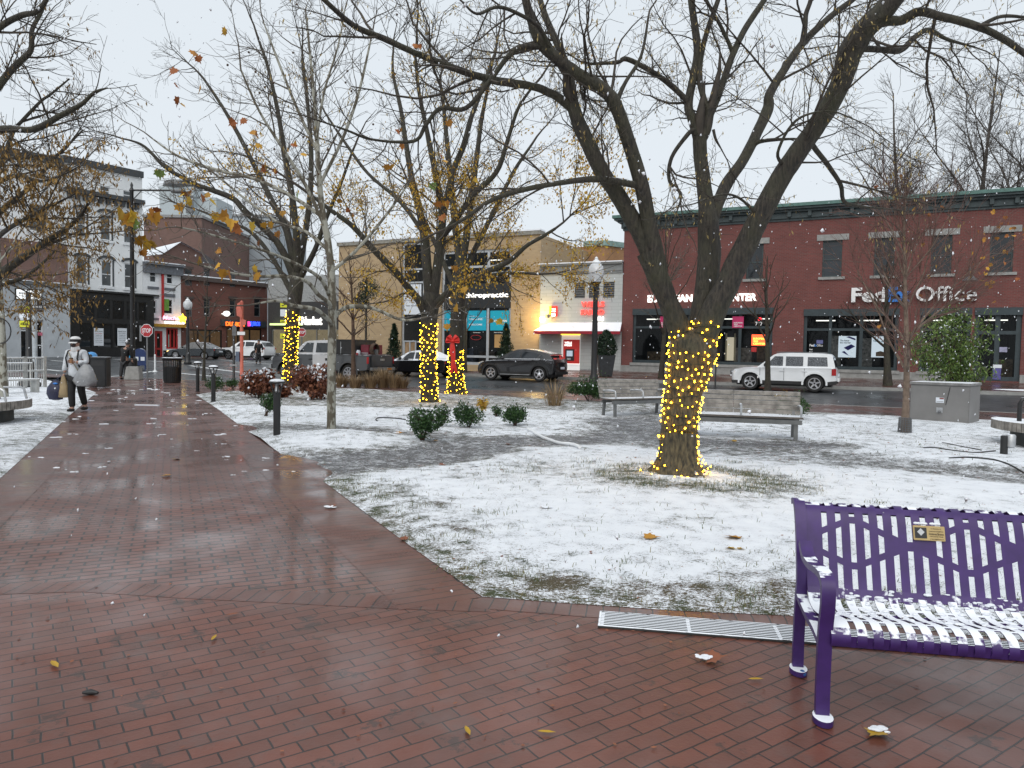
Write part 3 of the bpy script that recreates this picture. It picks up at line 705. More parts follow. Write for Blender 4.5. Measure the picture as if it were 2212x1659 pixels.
    for k, (u0, u1, v0, v1) in enumerate(((235, 357, 1512, 1535), (235, 262, 1555, 1568), (235, 262, 1580, 1592))):
        q = rr(u0, u1, v0, v1); m_ = lerp(q[0], q[1], .36)
        fit_text('window_lettering', 'Fed', (q[0], m_ if k == 0 else q[1], q[2], q[3]), .1, M['letterwhite'], B, .004, .03)
        if k == 0:
            m2 = lerp(q[0], q[1], .55); fit_text('window_lettering', 'Ex', (m_, m2, q[2], q[3]), .1, M['letterblue'], B, .004, .03)
            fit_text('window_lettering', 'Office', (m2, q[1], q[2], q[3]), .1, M['letterwhite'], B, .004)
    panel(B, 'window_sign', rr(298, 358, 1475, 1508), .1, mat('blue_sticker', (.12,.13,.3), .5))
    def rd(u0, u1, v0, v1): return W_.rect((2150+u0*.3015)/1.1573, (2150+u1*.3015)/1.1573, (700+v0*.3015)/1.1573, (700+v1*.3015)/1.1573)
    panel(B, 'door_poster', rd(1112, 1186, 702, 730), .08, M['poster']); panel(B, 'door_poster', rd(1112, 1182, 732, 826), .08, mat('violet_poster', (.09,.08,.26), .5))
    panel(B, 'window_sign', rd(1160, 1225, 556, 598), .08, mat('grey_violet_sign', (.3,.3,.42), .5))
    panel(B, 'window_sign', rr(2170, 2215, 1460, 1530) if False else rz(2135, 2185, 1490, 1535), .2, mat('purple_orange_box', (.10,.03,.25), .5))
    # wall lamp over the lettering
    x, z = W_.hit((1960+1702/3.687)/1.1573, (450+930/3.687)/1.1573)
    l = MB().lathe([(.05, .28), (.1, .26), (.3, .04), (.32, 0), (.02, 0)], 14, (x, -.55, z-.05)); l.tube([(x, 0, z+.5), (x, -.3, z+.62), (x, -.55, z+.23)], .025, 6)
    l.build('gooseneck_lamp', M['grey'], B, 40)
    return B
red_building()
# ---------------------------------------------------------------- small pale bank with awning and cash machine
def bank():
    W_ = SW; B = W_.root('bank_building', 'small pale grey bank between tan and red brick blocks', 'building')
    P = lambda u, v: ((1320+u*.19284)/1.1573, (640+v*.19284)/1.1573)
    def rc(u0, u1, v0, v1, y=0): a = P(u0, v0); b = P(u1, v1); return W_.rect(a[0], b[0], a[1], b[1], y)
    xa, xb = W_.x(1165), W_.x(1342); zb = .35; zt = W_.z(1250, 592)
    lou = [rc(590, 725, 340, 545), rc(775, 910, 340, 545), rc(960, 1105, 340, 545)]
    z0 = lou[1][2]; z1 = lou[1][3]; lou = [(a, b, z0, z1) for a, b, _, _ in lou]
    dr = rc(905, 1068, 1035, 1500); dr = (dr[0], dr[1], zb+.2, dr[3])
    mb = facade(MB(), xa, xb, zb, zt, lou + [dr], .15); shell(mb, xa, xb, zb, zt, 14); mb.build('wall', M['bank'], B)
    c = MB(); c.box(xa-.02, xb+.0, -.06, 1, zt, zt+.12); c.box(xa-.02, xb, -.1, 1, zt+.12, zt+.5); c.box(xa-.02, xb, -.22, 1, zt+.5, zt+.6)
    c = c.build('cornice', mat('grey_cornice', (.2,.21,.21), .6, var=.1), B); MB().box(xa-.04, xb+.02, -.26, 1, zt+.6, zt+.66).build('snow_cap', M['snow'], c)
    for a, b, z0, z1 in lou:
        m = MB().add([(a, .14, z0), (b, .14, z0), (b, .14, z1), (a, .14, z1)], [(0,1,2,3)]); k = 7
        for i in range(k):
            z = lerp(z0, z1, (i+.2)/k); m.add([(a,.02,z),(b,.02,z),(b,.13,z+.12),(a,.13,z+.12),(a,.03,z-.015),(b,.03,z-.015)], [(0,1,2,3),(4,5,1,0)])
        m.build('louvre', mat('grey_louvre', (.13,.135,.13), .6) if i < 0 else M['grey'], B)
    lit = glow('red_lit_letters', (1, .09, .07), .75)
    fit_text('sign_lettering', 'WELLS', rc(690, 985, 592, 660), -.1, lit, B, .06, .02); fit_text('sign_lettering', 'FARGO', rc(690, 985, 697, 765), -.1, lit, B, .06, .02)
    fit_text('sign_lettering', 'ATM', rc(835, 980, 787, 840), -.1, M['letterlit'], B, .05, .03)
    r = rc(290, 378, 652, 785); s = panel(B, 'projecting_sign', r, -.05, glow('red_lit_panel', (.8, .03, .02), .7), .2); w_ = r[1]-r[0]; h = r[3]-r[2]
    MB().box(r[0], r[0]+.28*w_, -.262, -.252, r[2], r[3]).build('sign_stripe', glow('yellow_lit_panel', (1, .6, .02), .9), s)
    MB().box(r[0]+.3*w_, r[1]-.1*w_, -.262, -.252, r[2], r[2]+.28*h).build('sign_stripe', M['letterlit'], s)
    for k, tx in enumerate(('WELLS', 'FARGO')):
        fit_text('lettering', tx, (r[0]+.35*w_, r[1]-.06*w_, r[2]+(.62-.22*k)*h, r[2]+(.78-.22*k)*h), -.255, M['letterlit'], s, .004, .03)
    # awning
    az1 = rc(600, 700, 862, 1000)[3]; D = 1.0; y0 = rc(70, 1190, 968, 1010, -D); aw = MB()
    x0, x1 = y0[0], y0[1]; az0 = W_.z(1250, 715, -D); azv = W_.z(1250, 721.5, -D); xi0, xi1 = x0+.55, min(xb, x1+.05)
    aw.add([(x0,-D,az0),(x1,-D,az0),(xi1,0,az1),(xi0,0,az1),(x0,0,az0),(xi1,0,az0)], [(0,1,2,3),(4,0,3),(1,5,2)])
    a = aw.build('awning', mat('awning_canvas', (.30,.01,.025), .7, snow=.35, sscale=3), B)
    MB().box(x0, x1, -D-.012, -D+.012, azv, az0).build('valance', mat('awning_valance', (.30,.01,.025), .7), a)
    MB().box(x0, x0+.02, -D+.013, 0, azv, az0).build('valance', M['red'], a)
    # cash machine
    r = rc(443, 682, 1000, 1490); p = panel(B, 'cash_machine_surround', r, -.02, mat('lit_white_surround', (.7,.72,.72), .5, var=.03, emit=(1, .98, .92), estr=.22), .08)
    panel(p, 'light_strip', rc(440, 686, 1000, 1022), -.1, glow('yellow_light_strip', (1, .62, .03), 1.6), .1)
    r = rc(475, 680, 1085, 1395); q = panel(B, 'cash_machine', r, -.1, mat('cash_machine_red', (.45,.02,.015), .45, var=.1, emit=(.8, .03, .02), estr=.12), .1)
    for k, tx in enumerate(('WELLS', 'FARGO')): fit_text('lettering', tx, rc(492, 585, 1112+32*k, 1138+32*k), -.205, M['letterlit'], q, .005, .03)
    r2 = rc(505, 618, 1208, 1358); MB().box(r2[0], r2[1], -.23, -.201, r2[2], r2[3]).build('keypad_recess', M['rubber'], q)
    r3 = rc(525, 600, 1228, 1300); MB().box(r3[0], r3[1], -.25, -.231, r3[2], r3[3]).build('screen', glow('cash_screen', (.5, .6, .7), .25), q)
    r3 = rc(530, 578, 1322, 1345); MB().box(r3[0], r3[1], -.25, -.231, r3[2], r3[3]).build('keypad', M['steel'], q)
    m = MB(); r = rc(470, 682, 1390, 1400); m.box(r[0], r[1], -.12, -.101, r[2], r[3]+.0); m.build('light_strip', M['letterlit'], p)
    w = window(B, dr, .1, M['white'], M['glass'], (), (), .12, 'door'); 
    MB().box(dr[1]-.2, dr[1]-.16, -.02, .055, dr[2]+.8, dr[2]+1.2).build('handle', M['steel'], w)
    MB().box(xa+.1, xb-.1, -.012, -.0, zb, zb+.28).build('plinth', M['concrete'], B)
    # lit flood lamp at the party wall
    lx, lz = W_.hit(1167, 690, -.7); hx, hz = W_.hit(1186, 685, -.35)
    L = empty('flood_lamp', W_.o, W_.rz, 'lit warm flood lamp on bank wall above awning', 'lamp')
    m = MB(); m.tube([(hx+.25, -.02, hz+.1), (hx+.1, -.3, hz+.12), (hx-.1, -.45, hz)], .03, 6); m.lathe([(.02, .0), (.1, .02), (.14, .2), (.13, .2), (.02, .1)], 12, (hx-.05, -.42, hz-.06)); m.build('bracket', M['grey'], L)
    MB().ball((lx+.12, -.68, lz), .17, 12, 8).build('bulb', glow('flood_bulb', (1, .72, .2), 22), L, 60)
    ld = bpy.data.lights.new('flood_light', 'POINT'); ld.energy = 110; ld.color = (1, .68, .25); ld.shadow_soft_size = .17
    lo = bpy.data.objects.new('flood_light', ld); COL.objects.link(lo); lo.parent = L; lo.location = (lx-.15, -1.0, lz)
bank()
# ---------------------------------------------------------------- tan block with the chiropractor
def tan_building():
    W_ = SW; B = W_.root('tan_shop_building', 'tan brick block with glazed shopfront and teal banners', 'building')
    P = lambda u, v: ((960+u*.16878)/1.1573, (680+v*.16878)/1.1573)
    def rc(u0, u1, v0, v1, y=0): a = P(u0, v0); b = P(u1, v1); return W_.rect(a[0], b[0], a[1], b[1], y)
    xa, xb = W_.x(731), W_.x(1165)-.01; zb = .3; zt = W_.z(1000, 516)
    zg0 = W_.z(1050, 789); bay1 = (W_.x(866), W_.x(914), zg0, W_.z(890, 524)); bay2 = (W_.x(952), W_.x(1102), zg0, W_.z(1020, 540))
    mb = facade(MB(), xa, xb, zb, zt, [bay1, bay2], .25); shell(mb, xa, xb, zb, zt, 20); mb.build('wall', M['bricktan'], B)
    c = MB().box(xa-.1, xb, -.12, .6, zt, zt+.22).build('parapet', mat('grey_parapet', (.24,.23,.2), .7), B)
    MB().box(xa-.12, xb, -.14, .62, zt+.22, zt+.3).build('snow_cap', M['snow'], c)
    zr = [W_.z(1020, y) for y in (770, 714, 668, 611, 576)]
    def fr(z, b): return (z-b[2])/(b[3]-b[2])
    fx = [W_.x(x) for x in (1003, 1051)]
    w = window(B, bay2, .16, M['alu'], M['shopglass'], [(x-bay2[0])/(bay2[1]-bay2[0]) for x in fx], [fr(z, bay2) for z in (zr[0], zr[4])], .17, 'shopfront')
    inside(w, bay2, .35, 3.0, M['interior'], 1)
    w = window(B, bay1, .16, M['alu'], M['shopglass'], (), [fr(z, bay1) for z in (W_.z(890, 738), W_.z(890, 610), zr[4])], .14, 'shopfront')
    inside(w, bay1, .35, 2.0, mat('boarded_interior', (.22,.17,.12), .8, var=.2))
    s = panel(B, 'sign_fascia', rc(880, 1862, 172, 535), .05, mat('black_fascia', (.012,.013,.014), .3, var=.4), .05)
    fit_text('sign_lettering', 'joint chiropractic', rc(900, 1828, 308, 402), -.0, M['letterlit'], s, .03, .02)
    for u0, u1 in ((880, 1165), (1218, 1497), (1558, 1838)):
        p = panel(B, 'teal_banner', rc(u0, u1, 570, 865), .11, M['teal'], .02)
        if u0 == 1558: fit_text('lettering', 'NOW OPEN', rc(1595, 1805, 708, 740), .088, M['letterwhite'], p, .004, .03)
        if u0 == 1218:
            for k, tx in enumerate(('Relief so good', 'WALK-INS', 'WELCOME')): fit_text('lettering', tx, rc(1240, 1440 if k else 1380, (655, 685, 765)[k], (668, 712, 790)[k]), .088, M['letterwhite'], p, .004, .02)
    fit_text('window_lettering', 'No Insurance', rc(1310, 1415, 888, 902), .09, M['letterwhite'], B, .004, .02); fit_text('window_lettering', 'Neck & Shoulder', rc(1620, 1780, 888, 902), .09, M['letterwhite'], B, .004, .02)
    r = rc(1628, 1745, 925, 1120, .8); panel(B, 'lit_doorway', r, .9, glow('warm_room', (1, .55, .2), .45))
    pts = [((a := rc(1290, 1440, 935, 1005, .1))[0] + (a[1]-a[0])*(.5+.5*math.cos(q)), .06, a[2] + (a[3]-a[2])*(.5+.5*math.sin(q))) for q in [i*math.pi/8 for i in range(17)]]
    MB().tube(pts, .015, 5).build('oval_sign', M['red'], B)
    r = rc(285, 535, 182, 630); p = panel(B, 'lease_poster', r, .08, M['poster'], .02)
    ink = mat('grey_ink', (.08,.08,.1), .6, var=0)
    for k, tx in enumerate(('Retail Lease', 'For Lease', 'Sale Pending')):
        h = r[3]-r[2]; fit_text('lettering', tx, (lerp(r[0], r[1], .14), lerp(r[0], r[1], .86), r[3]-h*(.34, .55, .74)[k], r[3]-h*(.26, .5, .68)[k]), .056, M['red'] if k == 0 else ink, p, .003, .01)
    r = rc(285, 470, 1015, 1200); r = (r[0], r[1], zg0+.1, r[3]); d = window(B, r, .08, M['alu'], mat('plywood', (.34,.22,.12), .7), (.5,), (), .09, 'door')
    # taller orange-brick volume set back above the bank
    T = empty('brick_rooftop_block', W_.o, W_.rz, 'orange brick upper storey with green coping behind the bank', 'building')
    y = 8.0; x0, x1 = W_.x(1160, y), W_.x(1328, y); z1 = W_.z(1300, 531, y)
    m = MB(); facade(m, x0, x1-.8, 3, z1, [], .1, y); shell(m, x0, x1-.8, 3, z1, y+8, y); m.add([(x1-.8,y,3),(x1,y+1.5,3),(x1,y+1.5,z1),(x1-.8,y,z1),(x1,y+8,3),(x1,y+8,z1)], [(0,1,2,3),(1,4,5,2)]); m.build('wall', M['brickorange'], T)
    m = MB(); m.prism([(x0+3.4, y-.15, z1), (x1-.75, y-.15, z1), (x1+.15, y+1.5, z1), (x1+.15, y+8, z1), (x0+3.4, y+8, z1)], (0, 0, .35)); m.build('coping', mat('verdigris_coping', (.2,.3,.28), .6), T)
    MB().box(x1+.1, x1+1.6, y+1, y+4, 3, z1-1.2).build('rooftop_unit', M['white'], T); MB().box(x1+.1, x1+1.6, y+.95, y+.99, 3, z1-2.0).build('unit_grille', M['grey'], T)
tan_building()
# ---------------------------------------------------------------- the row across the junction
LW = Wall(-34.8, 64.0, .57, .82)
Q = lambda u, v: (u/3.657, (350+v/3.16)/1.1573)
def lr(W_, u0, u1, v0, v1, y=0): a = Q(u0, v0); b = Q(u1, v1); return W_.rect(a[0], b[0], a[1], b[1], y)
def sash(B, r, y, frame, pane, hood=None):
    w = window(B, r, y, frame, pane, (), (.48,), .08)
    x0, x1, z0, z1 = r
    MB().box(x0-.15, x1+.15, -.1, .05, z0-.2, z0).build('sill', frame, w)
    if hood:
        pts = []; cx = (x0+x1)/2; hw = (x1-x0)/2+.3; k = 8
        out = [(cx+hw*math.cos(math.pi*i/k), -.12, z1+.12+.38*math.sin(math.pi*i/k)) for i in range(k+1)]
        inn = [(cx+(hw-.2)*math.cos(math.pi*i/k), -.12, z1+.08+.22*math.sin(math.pi*i/k)) for i in range(k+1)]
        m = MB()
        for i in range(k): m.prism([out[i], out[i+1], inn[i+1], inn[i]], (0, .2, 0))
        m.build('hood', hood, w); m = MB().box(x1+.02, x1+.16, -.03, .1, z0, z1+.1); m.build('shutter_edge', hood, w)
    return w
def white_tall():
    W_ = LW; B = W_.root('white_corner_building', 'tall white painted brick building over a black shopfront', 'building')
    xa, xb = W_.x(142), W_.x(309); zb = .2
    zt = W_.z(230, 369)
    rows = []
    f4 = [lr(W_, 600, 685, 335, 405), lr(W_, 800, 880, 370, 440), lr(W_, 982, 1045, 398, 465)]
    f3 = [lr(W_, 612, 690, 568, 765), lr(W_, 802, 885, 592, 800), lr(W_, 985, 1062, 612, 812)]
    f2 = [lr(W_, 612, 696, 942, 1140), lr(W_, 806, 890, 958, 1160), lr(W_, 988, 1066, 972, 1168)]
    for f in (f4, f3, f2):
        z0 = sum(r[2] for r in f)/3; z1 = sum(r[3] for r in f)/3; f[:] = [(r[0], r[1], z0, z1) for r in f]
    mb = facade(MB(), xa, xb, zb, zt, f4 + f3 + f2, .2); shell(mb, xa, xb, zb, zt, 16); mb.build('wall', M['brickwhite'], B)
    MB().box(xa-.1, xb+.05, -.2, .5, zt, zt+.55).build('parapet', mat('charcoal_trim', (.05,.055,.06), .6), B)
    zc = (f4[0][2]+f3[0][3])/2+.3; m = MB().box(xa, xb+.02, -.5, 0, zc+.25, zc+.6); x = xa+.2
    while x < xb-.2: m.box(x, x+.3, -.3, 0, zc-.25, zc+.25); x += .62
    m.build('cornice', bpy.data.materials['charcoal_trim'], B)
    pal = mat('grey_blind_glass', (.09,.10,.105), .15, var=.5, nscale=.6); hood = bpy.data.materials['charcoal_trim']
    for r in f4: sash(B, r, .12, M['white'], pal)
    for r in f3 + f2: sash(B, r, .12, M['white'], pal, hood)
    # black timber shopfront standing proud of the wall
    y = -1.1; S = Q; x0, x1 = W_.x(152, y), W_.x(333, y); z1 = W_.z(240, 634, y); blk = mat('black_shopfront_paint', (.016,.017,.018), .35, var=.3)
    zt0, zt1 = W_.z(240, 646, y), W_.z(240, 690, y); zl1 = W_.z(240, 752, y)
    up = [(lerp(x0, x1, a), lerp(x0, x1, b), zt1, zt0-.1) for a, b in ((.12,.27),(.30,.45),(.48,.62),(.65,.78),(.80,.90))]
    lo = [(lerp(x0, x1, a), lerp(x0, x1, b), zl1, zt1-.35) for a, b in ((.1,.24),(.27,.48),(.5,.66),(.68,.92))]
    m = facade(MB(), x0, x1, .2, z1, up + lo, .15, y); m.add([(x0,y,.2),(x0,0,.2),(x0,0,z1),(x0,y,z1)], [(1,0,3,2)]); m.add([(x1,y,.2),(x1,0,.2),(x1,0,z1),(x1,y,z1)], [(0,1,2,3)])
    m.box(x0-.2, x1+.3, y-.35, .0, z1, z1+.16); F_ = m.build('shopfront', blk, B)
    for r in up + lo: window(F_, r, y+.1, blk, M['glass'], (), (), .07)
    inkg = mat('grey_ink', (.16,.18,.2), .6, var=0)
    for u0, u1, t1 in ((740, 816, 'Office Space'), (926, 1000, 'Retail Lease')):
        r = lr(W_, u0, u1, 1487, 1625, y); p = panel(B, 'lease_poster', r, y-.03, M['poster'], .03); h = r[3]-r[2]; w_ = r[1]-r[0]
        for k in range(7):
            z = r[3]-h*(.22+.1*k)
            if k == 0: fit_text('lettering', t1, (r[0]+.1*w_, r[1]-.1*w_, z, z+.07*h), y-.065, inkg, p, .004, .02)
            else: fit_text('lettering', ('For Lease', 'Available now', 'Leasing office', 'Call today', 'Retail Leasing', 'Now leasing')[k-1], (r[0]+.15*w_, r[1]-.15*w_, z, z+.045*h), y-.065, M['red'] if k == 1 and u0 == 740 else inkg, p, .004, .01)
    # left wing seen behind the trees
    L = W_.root('pale_side_building', 'pale tall building with dark parapet left of the white one', 'building')
    xl = xa-26; zt2 = W_.z(100, 352); f = [(xa-2.6-3.2*i, xa-1.3-3.2*i, z0, z1) for i in range(7) for z0, z1 in ((f3[0][2], f3[0][3]), (f4[0][2], f4[0][3]))]
    m = facade(MB(), xl, xa-.05, zb, zt2, f, .2); shell(m, xl, xa-.05, zb, zt2, 14); m.build('wall', M['brickwhite'], L)
    MB().box(xl, xa-.05, -.25, .5, zt2, zt2+.6).build('parapet', bpy.data.materials['charcoal_trim'], L)
    for r in f: sash(L, r, .12, M['white'], pal)
white_tall()
def corner_shop():
    y = -2.2; W_ = LW; B = W_.root('corner_shop', 'single storey grey rendered corner shop with a white sign board', 'building')
    K = lambda u, v: (u/7.542/1.1573, (680+v/7.542)/1.1573)
    def rc(u0, u1, v0, v1, yy=y): a = K(u0, v0); b = K(u1, v1); return W_.rect(a[0], b[0], a[1], b[1], yy)
    x0, x1 = W_.x(-70, y), W_.x(152, y); zb = .15; z1 = W_.z(100, 617, y)
    d = rc(375, 625, 1040, 1590); d2 = rc(695, 825, 905, 1580); d = (d[0], d[1], zb+.1, d[3]); d2 = (d2[0], d2[1], zb+.2, d2[3]); tw = rc(540, 810, 565, 750)
    g = mat('grey_render', (.44,.47,.50), .8, var=.12, nscale=1.5); m = facade(MB(), x0, x1, zb, z1, [d, d2, tw], .3, y); shell(m, x0, x1, zb, z1, -.05, y); m.build('wall', g, B)
    c = MB().box(x0-.1, x1+.08, y-.2, -.1, z1, z1+.22).build('coping', M['grey'], B); MB().box(x0-.12, x1+.1, y-.22, -.1, z1+.22, z1+.3).build('snow_cap', M['snow'], c)
    window(B, d, y+.2, M['white'], M['glass'], (), (.9,), .14, 'door'); window(B, d2, y+.2, M['white'], M['glass'], (), (.35, .72), .1); window(B, tw, y+.1, M['black'], mat('brown_notice', (.12,.07,.05), .6, var=.7, nscale=9), (), (), .06)
    panel(d2 and B, 'pink_notice', rc(730, 815, 1140, 1200), y+.15, mat('pink_paper', (.6,.15,.22), .6))
    r = rc(290, 798, 322, 535); s = panel(B, 'sign_board', r, y-.02, M['black'], .08); r2 = (r[0]+.08, r[1]-.08, r[2]+.08, r[3]-.08); MB().box(r2[0], r2[1], y-.112, y-.101, r2[2], r2[3]).build('sign_face', glow('lit_sign_face', (.9, .92, .92), .55), s)
    ink = mat('sign_black_ink', (.01,.01,.01), .5, var=0); h = r2[3]-r2[2]
    fit_text('lettering', 'MAGIC LANTERNS', (r2[0]+.15, r2[1]-.2, r2[2]+.5*h, r2[2]+.72*h), y-.116, ink, s, .004, .02); fit_text('lettering', 'Restaurant & Bar', (r2[0]+.15, r2[1]-.35, r2[2]+.27*h, r2[2]+.42*h), y-.116, ink, s, .004, 0, .2)
    B2_ = W_.root('brown_brick_block', 'brown brick block rising just behind the grey corner shop', 'building')
    xx = W_.x(147, -.6); zz = W_.z(60, 520, -.6); m = facade(MB(), xx-22, xx, z1+.3, zz, [], .1, -.7); m.add([(xx,-.7,z1+.3),(xx,-.02,z1+.3),(xx,-.02,zz),(xx,-.7,zz)], [(0,1,2,3)]); m.add([(xx-22,-.7,zz),(xx,-.7,zz),(xx,-.02,zz),(xx-22,-.02,zz)], [(0,1,2,3)]); m.build('wall', M['brickbrown'], B2_)
corner_shop()
def narrow_shop():
    W_ = LW; B = W_.root('narrow_white_shop', 'narrow white house with red drainpipe and red shop door', 'building')
    x0, x1 = W_.x(309.5), W_.x(391); zb = .25; zt = W_.z(350, 592)
    wl = [lr(W_, 1185, 1237, 1020, 1125), lr(W_, 1318, 1367, 1032, 1137), lr(W_, 1188, 1237, 1265, 1372), lr(W_, 1294, 1367, 1258, 1375)]
    y = -.35; sh = lr(W_, 1300, 1468, 1480, 1600, 0); dr = lr(W_, 1222, 1284, 1508, 1650); dr = (dr[0], dr[1], zb+.1, dr[3]); shw = (dr[1]+.35, x1-.3, zb+1.0, dr[3]+.3)
    m = facade(MB(), x0, x1, zb, zt, wl + [dr, shw], .15); shell(m, x0, x1, zb, zt, 12); m.build('wall', M['white'], B)
    gt = mat('grey_trim', (.13,.14,.16), .6)
    c = MB().box(x0, x1+.1, -.3, .2, zt, zt+.75).box(x0, x1+.15, -.55, .2, zt+.75, zt+.95).build('cornice', gt, B); MB().box(x0, x1+.15, -.57, .2, zt+.95, zt+1.03).build('snow_cap', M['snow'], c)
    for i, r in enumerate(wl):
        w = window(B, r, .08, M['white'], M['glass'], (), (.48,), .07); MB().box(r[0]-.2, r[1]+.2, -.08, .0, r[3]+.2, r[3]+.5).build('lintel', gt, w); MB().box(r[0]-.2, r[1]+.2, -.1, 0, r[2]-.6, r[2]-.38).build('sill', gt, w)
    r = wl[3]; panel(B, 'green_shutter', (r[0]+.04, lerp(r[0], r[1], .55), r[2]+.3, r[3]), .0, mat('green_shutter_paint', (.12,.28,.04), .6), .05)
    r = lr(W_, 1276, 1291, 990, 1400); MB().box(r[0], r[1], -.16, -.02, r[2], zt).build('drainpipe', M['red'], B)
    ye = mat('yellow_fascia', (.5,.27,.03), .5); r = lr(W_, 1200, 1478, 1455, 1478, -.4); MB().box(r[0], r[1], -.5, 0, r[2], r[3]).build('fascia', ye, B)
    w = window(B, dr, .06, M['red'], M['glass'], (), (.35,), .22, 'door'); fr = window(B, shw, .06, M['red'], M['shopglass'], (.36, .68), (), .16, 'shopfront'); inside(fr, shw, .2, 1.5, mat('warm_interior', (.14,.08,.045), .8, var=.6, nscale=2))
    panel(fr, 'lit_window', (lerp(shw[0], shw[1], .40), lerp(shw[0], shw[1], .58), shw[2]+.1, shw[3]-.6), .4, glow('mint_lit', (.75, 1, .9), .5)); MB().box(dr[1]+.06, x1-.05, -.08, 0, zb, zb+.85).build('stall_riser', M['black'], B)
    fit_text('neon_lettering', 'Mucho Joe', lr(W_, 1280, 1482, 1392, 1432, -.4), -.55, glow('pink_neon', (1, .45, .6), 1.2), B, .04, .01, .2); fit_text('neon_lettering', 'BAKE SHOP', lr(W_, 1295, 1458, 1434, 1454, -.4), -.55, M['letterlit'], B, .04, .03)
    cxx, cz = W_.hit(*Q(1440, 1412), -.6); m = MB(); st = [(cxx+(.5 if i % 2 == 0 else .28)*math.sin(i*math.pi/5), -.68, cz+(.5 if i % 2 == 0 else .28)*math.cos(i*math.pi/5)) for i in range(10)]
    m.prism(st, (0, .06, 0)); m.build('neon_star', glow('yellow_neon', (1, .7, .05), 1.6), B)
narrow_shop()
def red_row():
    W_ = LW; B = W_.root('old_brick_terrace', 'dark red brick terrace with a lit doughnut shop below', 'building')
    x0, x1 = W_.x(391.5), W_.x(577); zb = .25; zt = W_.z(480, 612)
    ws = [lr(W_, a, b, 1020, 1150) for a, b in ((1462, 1518), (1612, 1660))] + [lr(W_, a, b, 1256, 1395) for a, b in ((1470, 1520), (1610, 1660), (1815, 1862), (2008, 2056))] + [lr(W_, a, b, 1045, 1160) for a, b in ((1815, 1862), (2008, 2056))]
    z0 = [ws[i][2] for i in (0, 1, 6, 7)]; 
    sf = (lerp(x0, x1, .05), lerp(x0, x1, .45), zb+.7, W_.z(440, 712)); sf2 = (lerp(x0, x1, .5), lerp(x0, x1, .93), zb+.5, W_.z(520, 709)); 
    m = facade(MB(), x0, x1, zb, zt, ws + [sf, sf2], .2); shell(m, x0, x1, zb, zt, 12); m.build('wall', M['brickold'], B)
    c = MB().box(x0, x1, -.25, .3, zt, zt+.4).build('cornice', mat('brown_cornice', (.07,.05,.045), .6), B); MB().box(x0, x1, -.27, .3, zt+.4, zt+.5).build('snow_cap', M['snow'], c)
    for r in ws: w = window(B, r, .12, M['grey'], M['glass'], (), (.5,), .07); MB().box(r[0]-.15, r[1]+.15, -.06, 0, r[3], r[3]+.25).build('lintel', bpy.data.materials['brown_cornice'], w)
    wi = mat('lit_shop_interior', (.16,.1,.06), .8, var=.6, nscale=2, emit=(1, .6, .3), estr=.1)
    for r in (sf, sf2): w = window(B, r, .1, M['black'], M['shopglass'], (.33, .66), (), .14, 'shopfront'); inside(w, r, .25, 1.6, wi)
    K = lambda u, v: ((430+u/5.144)/1.1573, (700+v/5.144)/1.1573)
    def rc(u0, u1, v0, v1, y=-.2): a = K(u0, v0); b = K(u1, v1); return W_.rect(a[0], b[0], a[1], b[1], y)
    f = rc(640, 1210, 520, 602); s = MB().box(f[0], f[1], -.2, 0, f[2], f[3]).build('sign_fascia', mat('slate_fascia', (.05,.06,.075), .5), B)
    fit_text('lettering', "DUNKIN'", rc(690, 940, 538, 595), -.24, glow('orange_neon', (1, .16, .02), 1.6), s, .03, .03); fit_text('lettering', 'B', rc(972, 1003, 532, 595), -.24, glow('pink_lit', (1, .06, .3), 1.2), s, .03, .03)
    fit_text('lettering', 'R', rc(1005, 1038, 532, 595), -.24, glow('blue_neon', (.03, .08, 1), 1.5), s, .03, .03); fit_text('lettering', 'BROS', rc(1040, 1128, 536, 590), -.24, bpy.data.materials['blue_neon'], s, .03, .03)
    r = rc(608, 700, 400, 468); cx_, cz = (r[0]+r[1])/2, (r[2]+r[3])/2; m = MB(); m.prism([(cx_+(r[1]-r[0])/2*math.cos(i*math.pi/10), -.9, cz+(r[3]-r[2])/2*math.sin(i*math.pi/10)) for i in range(20)], (0, .1, 0)); m.box(cx_-.03, cx_+.03, -.8, 0, cz-.03, cz+.03); m.build('lit_oval_sign', glow('lit_oval', (1, 1, .93), 1.2), B)
    # gable and snow roof behind, then the big blocks further back
    G_ = empty('gabled_brick_house', W_.o, W_.rz, 'brown brick gable with a snow covered roof behind the terrace', 'building'); y = 5
    a = W_.hit(*Q(1285, 905), y); b = W_.hit(*Q(1420, 812), y); c2 = W_.hit(*Q(1600, 905), y); 
    MB().prism([(a[0], y, 4), (c2[0], y, 4), (c2[0], y, c2[1]), (b[0], y, b[1]), (a[0], y, a[1])], (0, .4, 0)).build('wall', M['brickbrown'], G_)
    m = MB(); m.add([(b[0], y-.3, b[1]+.1), (c2[0]+.2, y-.3, c2[1]), (c2[0]+9, y+10, c2[1]+.2), (b[0]+3, y+12, b[1]+.4)], [(0,1,2,3)]); m.add([(a[0]-.2, y-.3, a[1]), (b[0], y-.3, b[1]+.1), (b[0]+3, y+12, b[1]+.4), (a[0]-.2, y+12, a[1])], [(0,1,2,3)]); m.build('roof', M['snow'], G_)
red_row()
